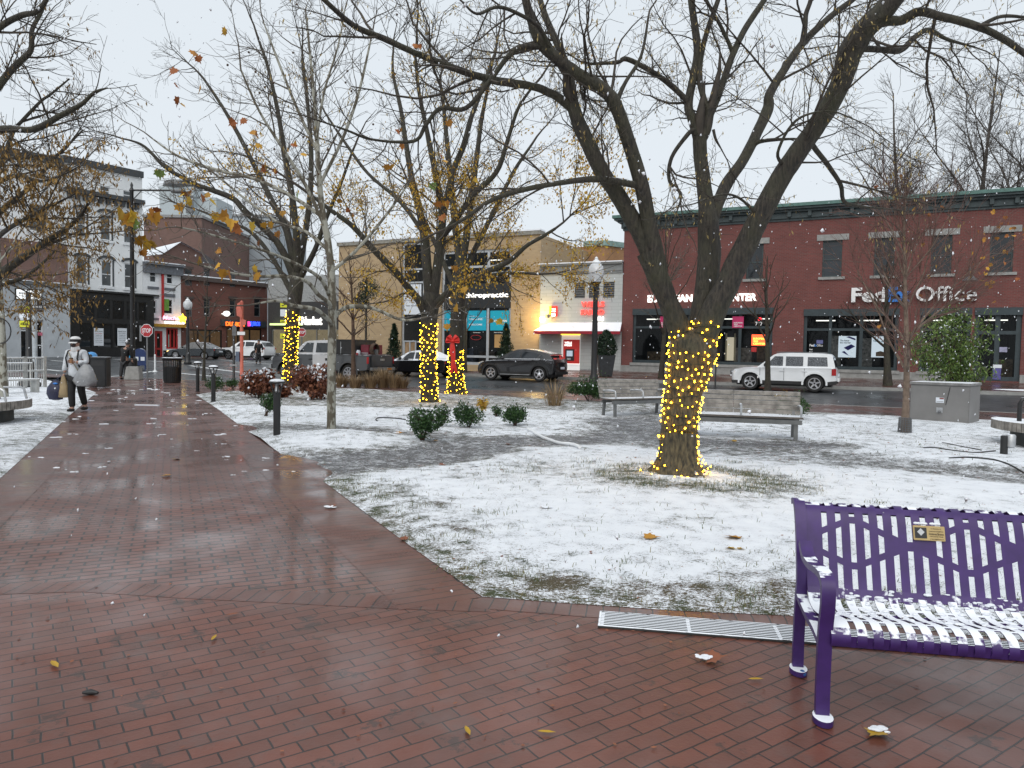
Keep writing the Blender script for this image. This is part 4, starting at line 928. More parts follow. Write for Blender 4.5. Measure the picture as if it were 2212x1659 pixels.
def back_block(name, label, px0, px1, pyt, Y, dep, m, holes=()):
    a, b = at(px0, 740, Y), at(px1, 740, Y); zt = at((px0+px1)/2, pyt, Y).z
    B = empty(name, (a.x, Y, 0), R(0), label, 'building'); w = b.x-a.x
    hs_ = [(w*h0, w*h1, zt*g0, zt*g1) for h0, h1, g0, g1 in holes]
    mb = facade(MB(), 0, w, 0, zt, hs_, .2); shell(mb, 0, w, 0, zt, dep); mb.build('wall', m, B)
    MB().box(-.2, w+.2, -.2, dep+.2, zt, zt+.35).build('parapet', M['concrete'], B)
    for r in hs_: window(B, r, .1, M['grey'], M['glass'], (), (.5,), .1)
    return B, w, zt
B, w, zt = back_block('brown_brick_block', 'big brown brick block with rooftop plant behind the terrace', 312, 436, 470, 100, 18, M['brickbrown'])
m = MB().box(w*.15, w*.75, 2, 7, zt+.35, zt+4.6); m.box(w*.75, w*1.1, 3, 9, zt+.3, zt+3.4); m.build('rooftop_plant', mat('pale_blue_plant', (.4,.45,.47), .5, var=.1), B); MB().lathe([(2.4, 0), (2.6, .3), (2.4, .9), (.5, 1.0)], 14, (w*.45, 4, zt+4.6)).build('vent_cowl', M['grey'], B); MB().box(w*.62, w*.75, 1.9, 2, zt+1, zt+3.4).build('vent_grille', M['grey'], B)
back_block('grey_rendered_block', 'pale grey block rising behind the snowy gable', 437, 585, 468, 118, 20, mat('pale_grey_render', (.40,.44,.47), .8, var=.08, nscale=.4))
def market():
    W_ = Wall(*(N*55.5)[:2], E.x, E.y); B = W_.root('market_building', 'dark fronted food shop with white lettering behind the lit trunk', 'building')
    x0, x1 = W_.x(579), W_.x(760); zb = .3; zt = W_.z(650, 596); zf = W_.z(650, 652)
    sf = (x0+.5, x1-.5, zb+.6, W_.z(650, 710)); m = facade(MB(), x0, x1, zb, zf, [sf], .2); shell(m, x0, x1, zb, zf, 10); m.build('wall', mat('charcoal_render', (.035,.035,.036), .7), B)
    m = facade(MB(), x0, x1, zf, zt, [], .2); shell(m, x0, x1, zf, zt, 10); m.build('upper_wall', mat('grey_boarding', (.3,.31,.31), .7), B)
    w = window(B, sf, .1, M['grey'], M['shopglass'], (.2, .4, .6, .8), (), .1, 'shopfront'); inside(w, sf, .25, 2, mat('lit_store', (.2,.17,.12), .8, var=.6, nscale=2, emit=(1, .8, .5), estr=.25))
    fit_text('sign_lettering', 'd Market', W_.rect(640, 696, 684, 702), -.05, M['letterlit'], B, .06, .02)
    MB().box(x0+.8, x0+4.5, -.6, 0, W_.z(600, 703), W_.z(600, 699)).build('lit_canopy', glow('green_yellow_strip', (.8, 1, .4), .6), B)
market()
# ================================================================ TREES AND PLANTS
nrng = np.random.default_rng(11)
def catmull(P, k=5):                        # P: list of tuples -> smooth polyline (all components)
    P = np.array(P, float); n = len(P); out = []
    for i in range(n-1):
        p0, p1, p2, p3 = P[max(0, i-1)], P[i], P[i+1], P[min(n-1, i+2)]
        for j in range(k):
            t = j/k; out.append(.5*((2*p1) + (p2-p0)*t + (2*p0-5*p1+4*p2-p3)*t*t + (3*p1-p0-3*p2+p3)*t**3))
    out.append(P[-1]); return np.array(out)
class Tubes:
    """collects polylines and turns them into one mesh, batch by batch"""
    def __init__(s): s.b = {}
    def add(s, pts, rad, n): s.b.setdefault((len(pts), n), []).append((pts, rad))
    def build(s, name, mat, parent, rough=0.0):
        vs, fs, off = [], [], 0
        for (K, n), lst in s.b.items():
            P = np.array([a for a, _ in lst]); r = np.array([a for _, a in lst]); B = len(lst)
            T = np.empty_like(P); T[:, 1:-1] = P[:, 2:] - P[:, :-2]; T[:, 0] = P[:, 1]-P[:, 0]; T[:, -1] = P[:, -1]-P[:, -2]
            T /= np.linalg.norm(T, axis=2, keepdims=True) + 1e-9
            m = T.mean(1); ref = np.where(np.abs(m[:, 2:3]) > .75, np.array([[1., 0, 0]]), np.array([[0, 0, 1.]]))
            ref = np.repeat(ref[:, None], K, 1); A = np.cross(T, ref); A /= np.linalg.norm(A, axis=2, keepdims=True) + 1e-9; Bn = np.cross(T, A)
            q = np.arange(n)*2*np.pi/n
            rr = r[:, :, None, None]
            if rough and n > 6:
                h = nrng.uniform(-1, 1, (B, K, n, 1)); h = (h + np.roll(h, 1, 1) + np.roll(h, 2, 1))/2.2; rr = rr*(1 + rough*h)
            X = P[:, :, None] + rr*(A[:, :, None]*np.cos(q)[None, None, :, None] + Bn[:, :, None]*np.sin(q)[None, None, :, None])
            vs.append(X.reshape(-1, 3))
            i = np.arange(K-1)[:, None]*n; j = np.arange(n)[None]; j2 = (j+1) % n
            f = np.stack([i+j, i+j2, i+n+j2, i+n+j], -1).reshape(-1, 4)
            fs.append((f[None] + (np.arange(B)*K*n)[:, None, None] + off).reshape(-1, 4)); off += B*K*n
        return np_mesh(name, np.concatenate(vs), np.concatenate(fs), mat, parent, True)
def perp(d):
    v = nrng.normal(size=3); v -= d*v.dot(d); return v/(np.linalg.norm(v)+1e-9)
def shoot(p, d, L, K, wob, trop):
    pts = [p]; d = d/np.linalg.norm(d); st = L/(K-1)
    for _ in range(K-1):
        d = d + nrng.normal(size=3)*wob + np.array([0, 0, trop]); d /= np.linalg.norm(d); pts.append(pts[-1] + d*st)
    return np.array(pts)
def sprout(T, pts, rad, lev, S, tips):
    """side shoots on a polyline; S[lev] = (per metre, Lmin, Lmax, angle, wobble, tropism, rmin, sides, K)"""
    if lev >= len(S): return
    per, L0, L1, ang, wob, trop, rmin, sides, K = S[lev]
    seg = np.linalg.norm(np.diff(pts, axis=0), axis=1); L = seg.sum()
    n = nrng.poisson(per*L); cum = np.concatenate([[0], np.cumsum(seg)])
    for _ in range(n):
        u = nrng.uniform(S_START if lev == 0 else .12, 1.0)*L; i = min(len(seg)-1, np.searchsorted(cum, u, 'right')-1); f = (u-cum[i])/(seg[i]+1e-9)
        p = pts[i] + (pts[i+1]-pts[i])*f; d = (pts[i+1]-pts[i])/(seg[i]+1e-9); r = rad[i] + (rad[i+1]-rad[i])*f
        a = ang*nrng.uniform(.6, 1.3); d2 = d*math.cos(a) + perp(d)*math.sin(a)
        LL = nrng.uniform(L0, L1)*(1.15-.5*u/L); k = K; q = shoot(p, d2, LL, k, wob, trop)
        r0 = max(rmin, min(r*.6, LL*.014)); rr = np.linspace(r0, max(rmin*.7, r0*.3), k)
        T.add(q, rr, sides); tips.append((q, lev)); sprout(T, q, rr, lev+1, S, tips)
    # the end of the limb carries on as a shoot
S_START = .15
def limb(Y0, pts, k=5):
    """photo points (px, py, depth offset, width px) -> world polyline + radii"""
    c = catmull(pts, k); P = []; r = []
    for px, py, dy, w in c:
        Y = Y0 + dy; p = at(px, py, Y); P.append(tuple(p)); r.append(max(.004, w/2*Y/F))
    return np.array(P), np.array(r)
def quads_at(P, size, droop=0.3, aspect=.5, name='foliage', mat=None, parent=None, updir=None):
    """small diamond leaves at points P"""
    n = len(P); P = np.asarray(P); a = nrng.normal(size=(n, 3)); a[:, 2] -= droop*2; a /= np.linalg.norm(a, axis=1, keepdims=True)
    b = np.cross(a, nrng.normal(size=(n, 3))); b /= np.linalg.norm(b, axis=1, keepdims=True); s = (size*nrng.uniform(.6, 1.25, n))[:, None]
    c = np.cross(a, b)*s*.12
    v = np.stack([P, P + a*s*.5 + b*s*aspect*.5 + c, P + a*s, P + a*s*.5 - b*s*aspect*.5 + c], 1).reshape(-1, 3)
    return np_mesh(name, v, np.arange(n*4).reshape(-1, 4), mat, parent)
MAPLE = [(0,-.08),(.16,.02),(.42,-.02),(.36,.2),(.52,.36),(.3,.44),(.24,.62),(.1,.6),(0,.95),(-.1,.6),(-.24,.62),(-.3,.44),(-.52,.36),(-.36,.2),(-.42,-.02),(-.16,.02)]
def maple_mesh(mb, p, s, d=None, flat=False, curl=.25):
    if flat: a = V((rng.uniform(-1,1), rng.uniform(-1,1), rng.uniform(-.06,.1))); up = V((rng.uniform(-.2,.2), rng.uniform(-.2,.2), 1))
    else: a = V((rng.uniform(-.7,.7), rng.uniform(-.7,.7), rng.uniform(-1.1,-.2))); up = V((rng.uniform(-1,1), rng.uniform(-1,1), rng.uniform(-.3,.8)))
    a.normalize(); b = a.cross(up).normalized(); n_ = b.cross(a)
    vs = [V(p) + a*(y*s) + b*(x*s) + n_*(curl*s*(abs(x)*1.1 + (y-.4)**2*.5)) for x, y in MAPLE]; c = V(p) + a*(.3*s)
    k = len(vs); mb.add(vs + [c], [(i, (i+1) % k, k) for i in range(k)])
def tree_obj(name, base, label, cat='tree', group=None):
    return empty(name, base, 0, label, cat, group)
def local(o, base):                          # shift mesh data so the tree's root sits at its base
    o.data.transform(Matrix.Translation(-V(base))); return o
# ---------------------------------------------------------------- the big tree beside the purple bench
Y1 = 9.28
BIG = {
 'TR': [(1465,1046,0,150),(1465,1036,0,122),(1464.5,1016,0,94),(1464.5,992,0,82),(1467,924,0,77),(1475,857,0,78),(1488,800,0,90),(1498,757,0,102),(1505,735,0,84),(1509,718,.03,50),(1511,706,.05,12)],
 'AB': [(1491,775,0,58),(1470,715,0,54),(1442,648,-.05,47),(1419,594,-.1,51),(1402,545,-.1,57)],
 'A': [(1408,560,-.1,44),(1386,510,-.1,40),(1331,415,-.2,37),(1306,380,-.25,36),(1256,280,-.3,33),(1236,222,-.35,28)],
 'A1': [(1243,240,-.33,24),(1226,226,-.36,21),(1196,205,-.4,19),(1156,188,-.5,18),(1106,180,-.6,18),(1061,172,-.7,17),(994,152,-.9,16),(924,125,-1.1,15),(885,109,-1.25,14),(826,82,-1.4,14),(764,55,-1.6,13),(701,0,-1.9,11),(650,-50,-2.1,9)],
 'A2': [(1240,235,-.34,24),(1231,165,-.2,19),(1213,115,-.1,17),(1186,55,0,15),(1166,0,.1,13),(1150,-60,.2,10)],
 'B': [(1422,590,-.1,44),(1411,530,-.15,40),(1401,480,-.2,35),(1386,400,-.3,33),(1356,300,-.4,31),(1326,220,-.5,31),(1291,185,-.55,29),(1241,155,-.6,28),(1201,125,-.65,26),(1166,90,-.7,24),(1148,45,-.75,21),(1136,0,-.8,19),(1126,-60,-.85,16)],
 'B1': [(1390,405,-.3,17),(1365,398,-.35,16),(1295,387,-.5,15),(1217,394,-.8,13),(1131,410,-1,12),(1061,433,-1.1,10),(1002,473,-1.2,8),(959,496,-1.2,6)],
 'B2': [(1166,100,-.7,15),(1119,105,-.75,13),(1092,129,-.8,12),(1057,176,-.85,11),(1006,234,-.9,11),(951,234,-.95,10),(920,270,-1,9),(893,305,-1,8),(803,301,-1.1,6),(748,281,-1.2,5),(670,254,-1.3,3)],
 'B3': [(1190,115,-.66,12),(1165,60,-.9,10),(1120,30,-1.1,9),(1075,15,-1.3,8),(1030,30,-1.4,6),(1000,5,-1.5,5)],
 'C': [(1506,735,.05,56),(1517,655,.1,45),(1528,600,.15,50),(1532,540,.2,52),(1530,480,.2,46),(1524,425,.25,34),(1514,350,.3,31),(1511,295,.3,32)],
 'C1': [(1512,310,.3,22),(1492,250,.3,20),(1488,220,.35,20),(1501,150,.4,18),(1506,100,.4,17),(1493,0,.5,15),(1488,-60,.5,12)],
 'C1b': [(1488,222,.33,14),(1456,190,.3,13),(1416,160,.2,12),(1356,128,.1,11),(1331,135,0,9),(1276,138,-.1,6)],
 'C2': [(1512,310,.3,24),(1526,280,.3,22),(1534,235,.3,22)],
 'C2a': [(1533,242,.3,15),(1521,215,.3,14),(1511,165,.35,13),(1521,90,.4,12),(1551,0,.5,11),(1565,-50,.5,9)],
 'C2b': [(1534,245,.3,19),(1546,220,.4,17),(1566,165,.45,16),(1586,110,.5,15),(1611,60,.6,14),(1651,0,.7,12),(1685,-50,.8,10)],
 'C2c': [(1583,115,.5,10),(1573,90,.5,9),(1556,55,.5,8),(1526,0,.5,7),(1510,-50,.5,6)],
 'D': [(1530,500,.22,34),(1545,455,.25,29),(1571,395,.4,26),(1606,345,.5,24),(1636,285,.6,23),(1659,235,.7,25),(1662,205,.7,20),(1691,155,.8,18),(1721,110,.9,17),(1751,75,1,16),(1801,30,1.1,13),(1841,0,1.2,12),(1890,-45,1.3,10)],
 'D1': [(1731,100,.9,13),(1738,65,.9,12),(1741,30,.9,11),(1751,0,.9,10),(1758,-50,.9,9)],
 'D2': [(1627,315,.55,11),(1640,306,.5,10),(1668,302,.4,8),(1716,300,.2,5)],
 'E': [(1506,775,-.05,60),(1531,695,-.1,60),(1571,615,-.15,54),(1606,540,-.2,52),(1646,460,-.3,48),(1696,370,-.4,45),(1751,290,-.5,42),(1796,220,-.6,42),(1821,165,-.65,47),(1836,115,-.7,54),(1868,65,-.8,50),(1916,15,-.9,46),(1965,-50,-1,40)],
 'E1': [(1825,130,-.7,18),(1850,107,-.68,15),(1901,107,-.6,14),(1946,108,-.5,14),(1976,80,-.4,12),(2006,65,-.3,11),(2046,85,-.2,8),(2106,102,-.1,4)],
 'E2': [(1890,50,-.85,28),(1920,45,-.88,23),(1950,43,-.9,21),(1986,25,-1,20),(2031,35,-1.1,18),(2106,55,-1.2,17),(2161,80,-1.3,15),(2212,115,-1.4,13),(2300,180,-1.6,10)],
 'E3': [(2115,58,-1.2,11),(2140,44,-1.2,9),(2166,35,-1.2,8),(2212,37,-1.2,7),(2290,45,-1.2,5)],
 'E4': [(1748,300,-.5,13),(1760,320,-.4,12),(1791,360,-.2,11),(1816,400,-.1,10),(1823,435,0,9),(1856,445,.1,7),(1906,450,.3,4)],
 'F1': [(1541,280,.3,7),(1546,300,.3,6),(1558,322,.3,3)], 'F2': [(1500,280,.2,10),(1486,290,.2,10),(1451,340,.2,9),(1446,390,.2,8),(1471,420,.15,6),(1461,460,.1,3)],
 'F3': [(1245,150,-.6,10),(1262,180,-.3,8),(1262,210,-.1,6)], 'F4': [(1330,225,-.5,12),(1350,180,-.4,9),(1385,120,-.3,7),(1400,40,-.2,5)],
 'F5': [(1700,365,-.4,9),(1680,330,-.6,7),(1720,260,-.8,6),(1790,240,-.9,4),(1850,260,-1,3)], 'F6': [(1640,470,-.3,8),(1600,430,-.5,6),(1560,420,-.7,5),(1500,440,-.9,3)],
}
def big_tree():
    base = G(1465, 1037); base.z += .02; root = tree_obj('shade_tree', base, 'large dark multi stemmed tree wrapped in warm lights near the purple bench')
    T = Tubes(); tw = Tubes(); tips = []; lim = {}
    S = [(3.5, .45, 1.6, 1.0, .16, .05, .0045, 4, 7), (5.4, .2, .8, .8, .2, .02, .0032, 3, 5), (6.8, .12, .42, .75, .24, -.02, .0026, 3, 4)]
    for k, pts in BIG.items():
        P, r = limb(Y1, pts, 6); r = r*(1 if k == 'TR' else .93); lim[k] = (P, r)
        n = 20 if k in ('TR', 'A', 'B', 'AB', 'C', 'E', 'D') else 10
        T1 = Tubes(); T1.add(P, r, n); local(T1.build('trunk' if k == 'TR' else 'limb', M['glowbark'], root, .07), base)
        if k not in ('TR', 'AB'):
            q = P; rr = r
            if k in ('C', 'E', 'A', 'B', 'D'): c = len(P)//(3 if k != 'A' else 5); q, rr = P[c:], r[c:]
            sprout(tw, q, rr, 0, S, tips)
            if pts[-1][1] > 0: e = shoot(P[-1], P[-1]-P[-2], .8, 6, .15, .02); er = np.linspace(r[-1], .003, 6); tw.add(e, er, 4); sprout(tw, e, er, 1, S, tips)
    local(tw.build('crown', M['twig'], root), base)
    # hanging seed pods on the thin shoots
    P = [];
    for q, lev in tips:
        if lev >= 1 and nrng.random() < .6:
            for _ in range(nrng.integers(1, 4)): P.append(q[nrng.integers(1, len(q))] + nrng.normal(size=3)*.02)
    local(quads_at(P, .05, 1.6, .28, 'seed_pods', M['pod'], root), base)
    # root flare
    m = MB(); nn = 64; zs = [-.06, 0, .04, .09, .15, .23, .33, .46, .6]; vs = []
    for z in zs:
        for j in range(nn):
            a = 2*math.pi*j/nn; lob = .5+.5*math.sin(a*5+.7+.6*math.sin(a*2)); lob = .55*lob + .45*(.5+.5*math.sin(a*3-1)); r = .222 - .01*z + (.11+.26*lob**1.6)*math.exp(-max(0, z)/.13) + .012*mn.noise(V((math.cos(a)*6, math.sin(a)*6, z*4)))
            vs.append((r*math.cos(a), r*math.sin(a), z))
    m.add(vs, [(i*nn+j, i*nn+(j+1) % nn, (i+1)*nn+(j+1) % nn, (i+1)*nn+j) for i in range(len(zs)-1) for j in range(nn)]); m.build('root', M['glowbark'], root, 60)
    return lim
big_lim = big_tree()
# ---------------------------------------------------------------- lights wound round trunks
def lights(label, paths, turns_per_m, per_m2, size, n_parts=100, seed=1):
    rg = np.random.default_rng(seed); base = V(paths[0][0][0]); L = empty('string_lights', base, 0, label, 'string lights', 'warm string lights wound round tree trunks')
    cab = MB(); spots = []
    for P, r in paths:
        seg = np.linalg.norm(np.diff(P, axis=0), axis=1); Ln = seg.sum(); cum = np.concatenate([[0], np.cumsum(seg)]); n = int(Ln*turns_per_m*18); ph = rg.uniform(0, 6.28); pts = []
        for i in range(n+1):
            u = Ln*i/n; k = min(len(seg)-1, np.searchsorted(cum, u, 'right')-1); f = (u-cum[k])/(seg[k]+1e-9)
            c = P[k] + (P[k+1]-P[k])*f; rad = (r[k] + (r[k+1]-r[k])*f)*1.06 + .006; a = ph + 2*math.pi*u*turns_per_m
            d = (P[k+1]-P[k]); d /= np.linalg.norm(d)+1e-9; A = np.cross(d, [0, 1, 0]); A /= np.linalg.norm(A)+1e-9; B_ = np.cross(d, A); c = c + np.array([0, 0, .03*math.sin(a*1.7+ph)])
            pts.append(c + (A*math.cos(a)+B_*math.sin(a))*rad)
        cab.tube([V(p)-base for p in pts], .0055, 4)
        area = Ln*2*math.pi*np.mean(r); s0 = len(spots); gap = .62/math.sqrt(per_m2)
        for _ in range(int(area*per_m2*6)):
            if len(spots)-s0 >= area*per_m2: break
            k = rg.uniform(0, len(pts)-2); i = int(k); p = V(pts[i]).lerp(V(pts[i+1]), k-i) - base; ax = V(P[min(len(P)-1, int(k/len(pts)*len(P)))]) - base
            o = (p-ax); o.z = 0; o = o.normalized() if o.length > 1e-5 else V((0,-1,0)); p = p + o*size*.6 + V((0, 0, rg.uniform(-.07, .07)))
            if all((p-w_).length > gap for w_ in spots): spots.append(p)
    cab.build('cable', mat('dark_green_cable', (.012,.02,.012), .5) if 'dark_green_cable' not in bpy.data.materials else bpy.data.materials['dark_green_cable'], L, 60)
    def bulb(mb, p, s): mb.add([p+V(q)*s for q in ((1,0,0),(0,1,0),(-1,0,0),(0,-1,0),(0,0,1.3),(0,0,-1.3))], [(0,1,4),(1,2,4),(2,3,4),(3,0,4),(1,0,5),(2,1,5),(3,2,5),(0,3,5)])
    spots.sort(key=lambda p: (base + p - CAM).length); 
    m = MB(); bulb(m, V((0,0,0)), size); first = m.build('bulb', M['bulb'], L); first.location = spots[0]
    for p in spots[1:n_parts]:
        c = first.copy(); COL.objects.link(c); c.parent = L; c.location = p; q = rg.uniform(.55, 1.4); c.scale = (q, q, q)
    if len(spots) > n_parts:
        m = MB()
        for p in spots[n_parts:]: bulb(m, p, size)
        o = m.build('bulbs', M['bulb'], L); o['kind'] = 'stuff'
tp, tr_ = big_lim['TR']; ep, er_ = big_lim['E']; ap, ar_ = big_lim['AB']
lights('warm string lights wound thickly round the biggest nearest trunk', [(tp[14:44], tr_[14:44]), (np.array([[TREE[0], TREE[1], z] for z in (.02, .07, .13, .2, .28, .36)]), np.array([.50, .40, .33, .285, .26, .245])), (ep[2:7], er_[2:7]*1.02), (ap[2:7], ar_[2:7])], 9.0, 105, .0092, 100, 3)
# ---------------------------------------------------------------- pair of lit trees in mid lawn
def mid_tree(base_px, label, limbs, seed, leaves, w0, group, Ybias=0):
    global nrng
    nrng = np.random.default_rng(seed); base = G(*base_px); Y = base.y; root = tree_obj('yellow_leaf_tree', base, label, 'tree', group)
    T = Tubes(); tw = Tubes(); tips = []; S = [(1.8, .9, 2.8, .85, .13, .05, .010, 4, 7), (2.8, .5, 1.4, .75, .18, .03, .0075, 3, 5), (3.2, .25, .7, .7, .2, .0, .006, 3, 4)]
    out = {}
    for k, pts in limbs.items():
        P, r = limb(Y, pts, 5); out[k] = (P, r); T.add(P, r, 14 if k == 'TR' else 9)
        if k != 'TR':
            sprout(tw, P, r, 0, S, tips); e = shoot(P[-1], P[-1]-P[-2], 2.0, 7, .12, .04); er = np.linspace(r[-1], .008, 7); tw.add(e, er, 4); sprout(tw, e, er, 0, S, tips)
    local(T.build('trunk', M['bark'], root, .06), base); local(tw.build('crown', M['twig'], root), base)
    P = []
    for q, lev in tips:
        if lev < 1: continue
        z = q[-1][2]; x = q[-1][0]; pr = leaves(q[-1], base)
        if nrng.random() < pr:
            for _ in range(nrng.integers(9, 25)): P.append(q[nrng.integers(0, len(q))] + nrng.normal(size=3)*.09) if nrng.random() < .85 else None
    if P: local(quads_at(P, .085, .8, .5, 'foliage', M['leaf_yellow'], root), base)
    return out
dsp = lambda u, v: (553+.3906*u, .3906*v)
def from_zoom(lst): return [(*dsp(u, v), dy, w) for u, v, dy, w in lst]
L1 = {'TR': [(928,874,0,66),(928,868,0,44),(927,850,0,36),(926,800,0,33),(926,740,0,33),(927,690,0,36),(930,655,0,40),(934,632,0,34)],
 'left': [(924,690,0,18),(905,650,-.3,17),(887,628,-.5,16),(852,585,-.9,15),(803,535,-1.3,13),(762,489,-1.6,11),(716,455,-1.9,9),(670,420,-2.2,7)],
 'M1': from_zoom([(960,1650,0,22),(945,1480,0,21),(930,1300,.2,19),(900,1150,.3,16),(860,980,.5,13),(830,800,.6,11),(800,600,.8,9),(765,450,1,7)]),
 'M2': from_zoom([(985,1620,0,22),(1010,1400,-.1,20),(1030,1200,-.2,17),(1000,1000,-.4,14),(970,850,-.5,12),(940,700,-.6,10),(900,500,-.8,8),(880,300,-1,6)]),
 'M3': from_zoom([(1030,1210,-.2,15),(1090,950,.2,14),(1150,800,.3,13),(1190,650,.4,11),(1240,520,.5,9),(1300,350,.7,7)]),
 'M5': from_zoom([(1015,1330,-.1,14),(1100,1220,-.6,13),(1200,1080,-.9,12),(1330,950,-1.3,11),(1390,780,-1.5,9),(1450,600,-1.7,7),(1530,480,-2,5)]),
 'M6': [(934,665,0,20),(960,640,-.4,17),(981,623,-.6,15),(1008,604,-.8,14),(1049,587,-1.1,13),(1098,565,-1.5,11),(1139,530,-1.9,9),(1172,511,-2.1,8),(1199,494,-2.3,6)],
 'M7': from_zoom([(925,1290,.2,10),(850,1180,.6,9),(760,1080,.9,8),(620,960,1.2,7),(500,800,1.5,6),(380,620,1.8,4)])}
def leaf1(p, b): h = p[2]; return .85*max(0, min(1, (3.6-abs(h-4.4))/1.6)) * (1 if p[0] > b.x-1.5 else .5) + (.12 if h < 11 else 0)
o1 = mid_tree((926, 871), 'lit tree with yellow leaves, nearer of the pair', L1, 21, leaf1, 34, 'pair of lit yellow leaved trees')
L2 = {'TR': [(986,855,0,66),(986,849,0,46),(985,832,0,36),(984,780,0,31),(986,720,0,30),(989,660,0,31),(994,600,0,32),(997,560,0,28)],
 'a': [(995,580,0,18),(985,500,.3,16),(975,400,.6,13),(965,300,.9,10),(955,200,1.2,7)], 'b': [(998,570,0,18),(1012,480,0,15),(1025,380,0,12),(1040,260,0,9),(1060,160,0,6)],
 'c': [(996,600,0,14),(1030,530,.5,12),(1070,450,.9,10),(1110,370,1.2,8),(1150,310,1.5,5)], 'd': [(994,625,0,12),(1040,600,-.6,11),(1090,590,-1,9),(1140,590,-1.4,6)], 'e': [(990,640,0,12),(955,560,.6,10),(915,470,1,8),(880,390,1.4,5)]}
o2 = mid_tree((985, 851), 'lit tree with a red bow on its trunk, farther of the pair', L2, 22, leaf1, 30, 'pair of lit yellow leaved trees')
lights('warm string lights round the nearer trunk of the pair in mid lawn', [(o1['TR'][0][4:25], o1['TR'][1][4:25])], 9.0, 44, .0135, 100, 4)
lights('warm string lights below the red bow on the farther trunk of the pair', [(o2['TR'][0][4:18], o2['TR'][1][4:18])], 9.0, 42, .0145, 100, 5)
# ---------------------------------------------------------------- procedural bare trees
def bare_tree(name, base, H, r, label, seed, fork=.3, nl=5, spread=.55, S=None, barkm='bark', twm='twig', lean=(0, 0), group=None, rmin=.01, kids=None, leader=True, cat='tree', trunk_pts=None):
    global nrng
    nrng = np.random.default_rng(seed); base = V(base); root = tree_obj(name, base, label, cat, group); T = Tubes(); tw = Tubes(); tips = []
    top = H if leader else H*(fork+.12); K = 9
    pts = np.array([[lean[0]*t*H + .02*H*math.sin(3*t+seed), lean[1]*t*H + .015*H*math.cos(4*t+seed), top*t] for t in np.linspace(0, 1, K)]) - np.array([.02*H*math.sin(seed), .015*H*math.cos(seed), 0]) if trunk_pts is None else np.array(trunk_pts)
    rr = np.linspace(r, r*(.12 if leader else .6), len(pts)); rr[0] *= 1.35; T.add(pts, rr, 10)
    S = S or [(1.7, H*.07, H*.2, .8, .13, .05, rmin*1.3, 4, 7), (2.4, H*.04, H*.1, .75, .18, .03, rmin, 3, 5), (3.2, H*.02, H*.05, .7, .2, 0, rmin*.8, 3, 4)]
    for i in range(nl):
        t = fork + (1-fork)*(i/nl)*.75 if leader else fork + .1*rng.random(); k = min(len(pts)-2, int(t*(len(pts)-1)/(1 if leader else fork+.12)) if leader else len(pts)-2)
        p = pts[k]; a = i*2.4 + seed; el = spread*(1.15-.4*i/nl)*nrng.uniform(.75, 1.2); d = np.array([math.cos(a)*math.sin(el), math.sin(a)*math.sin(el), math.cos(el)])
        L = H*(.62 if not leader else .48*(1.1-.7*t))*nrng.uniform(.85, 1.15); q = shoot(p, d, L, 10, .09, .045); r0 = rr[k]*(.62 if not leader else .5); qr = np.linspace(r0, rmin*1.2, 10); T.add(q, qr, 7); sprout(tw, q, qr, 0, S, tips)
    if leader: sprout(tw, pts[K//3:], rr[K//3:], 0, S, tips)
    T.build('trunk', M[barkm], root, .05)
    if tw.b: tw.build('crown', M[twm], root)
    if kids: kids(root, tips)
    return root, tips
M['sycamore'] = bpy.data.materials.new('mottled_bark'); M['sycamore'].use_nodes = True
t = M['sycamore'].node_tree; b = t.nodes['Principled BSDF']; b.inputs['Roughness'].default_value = .8
t.links.new(ramp(t, noise(t, 9, 3, coords(t, 'Object', (0,0,0), (1,1,.45))), .46, (.10,.085,.06), .53, (.30,.295,.25)), b.inputs['Base Color'])
M['greytwig'] = mat('grey_twig_bark', (.10,.085,.068), .85, var=.3, snow=.86, sscale=20)
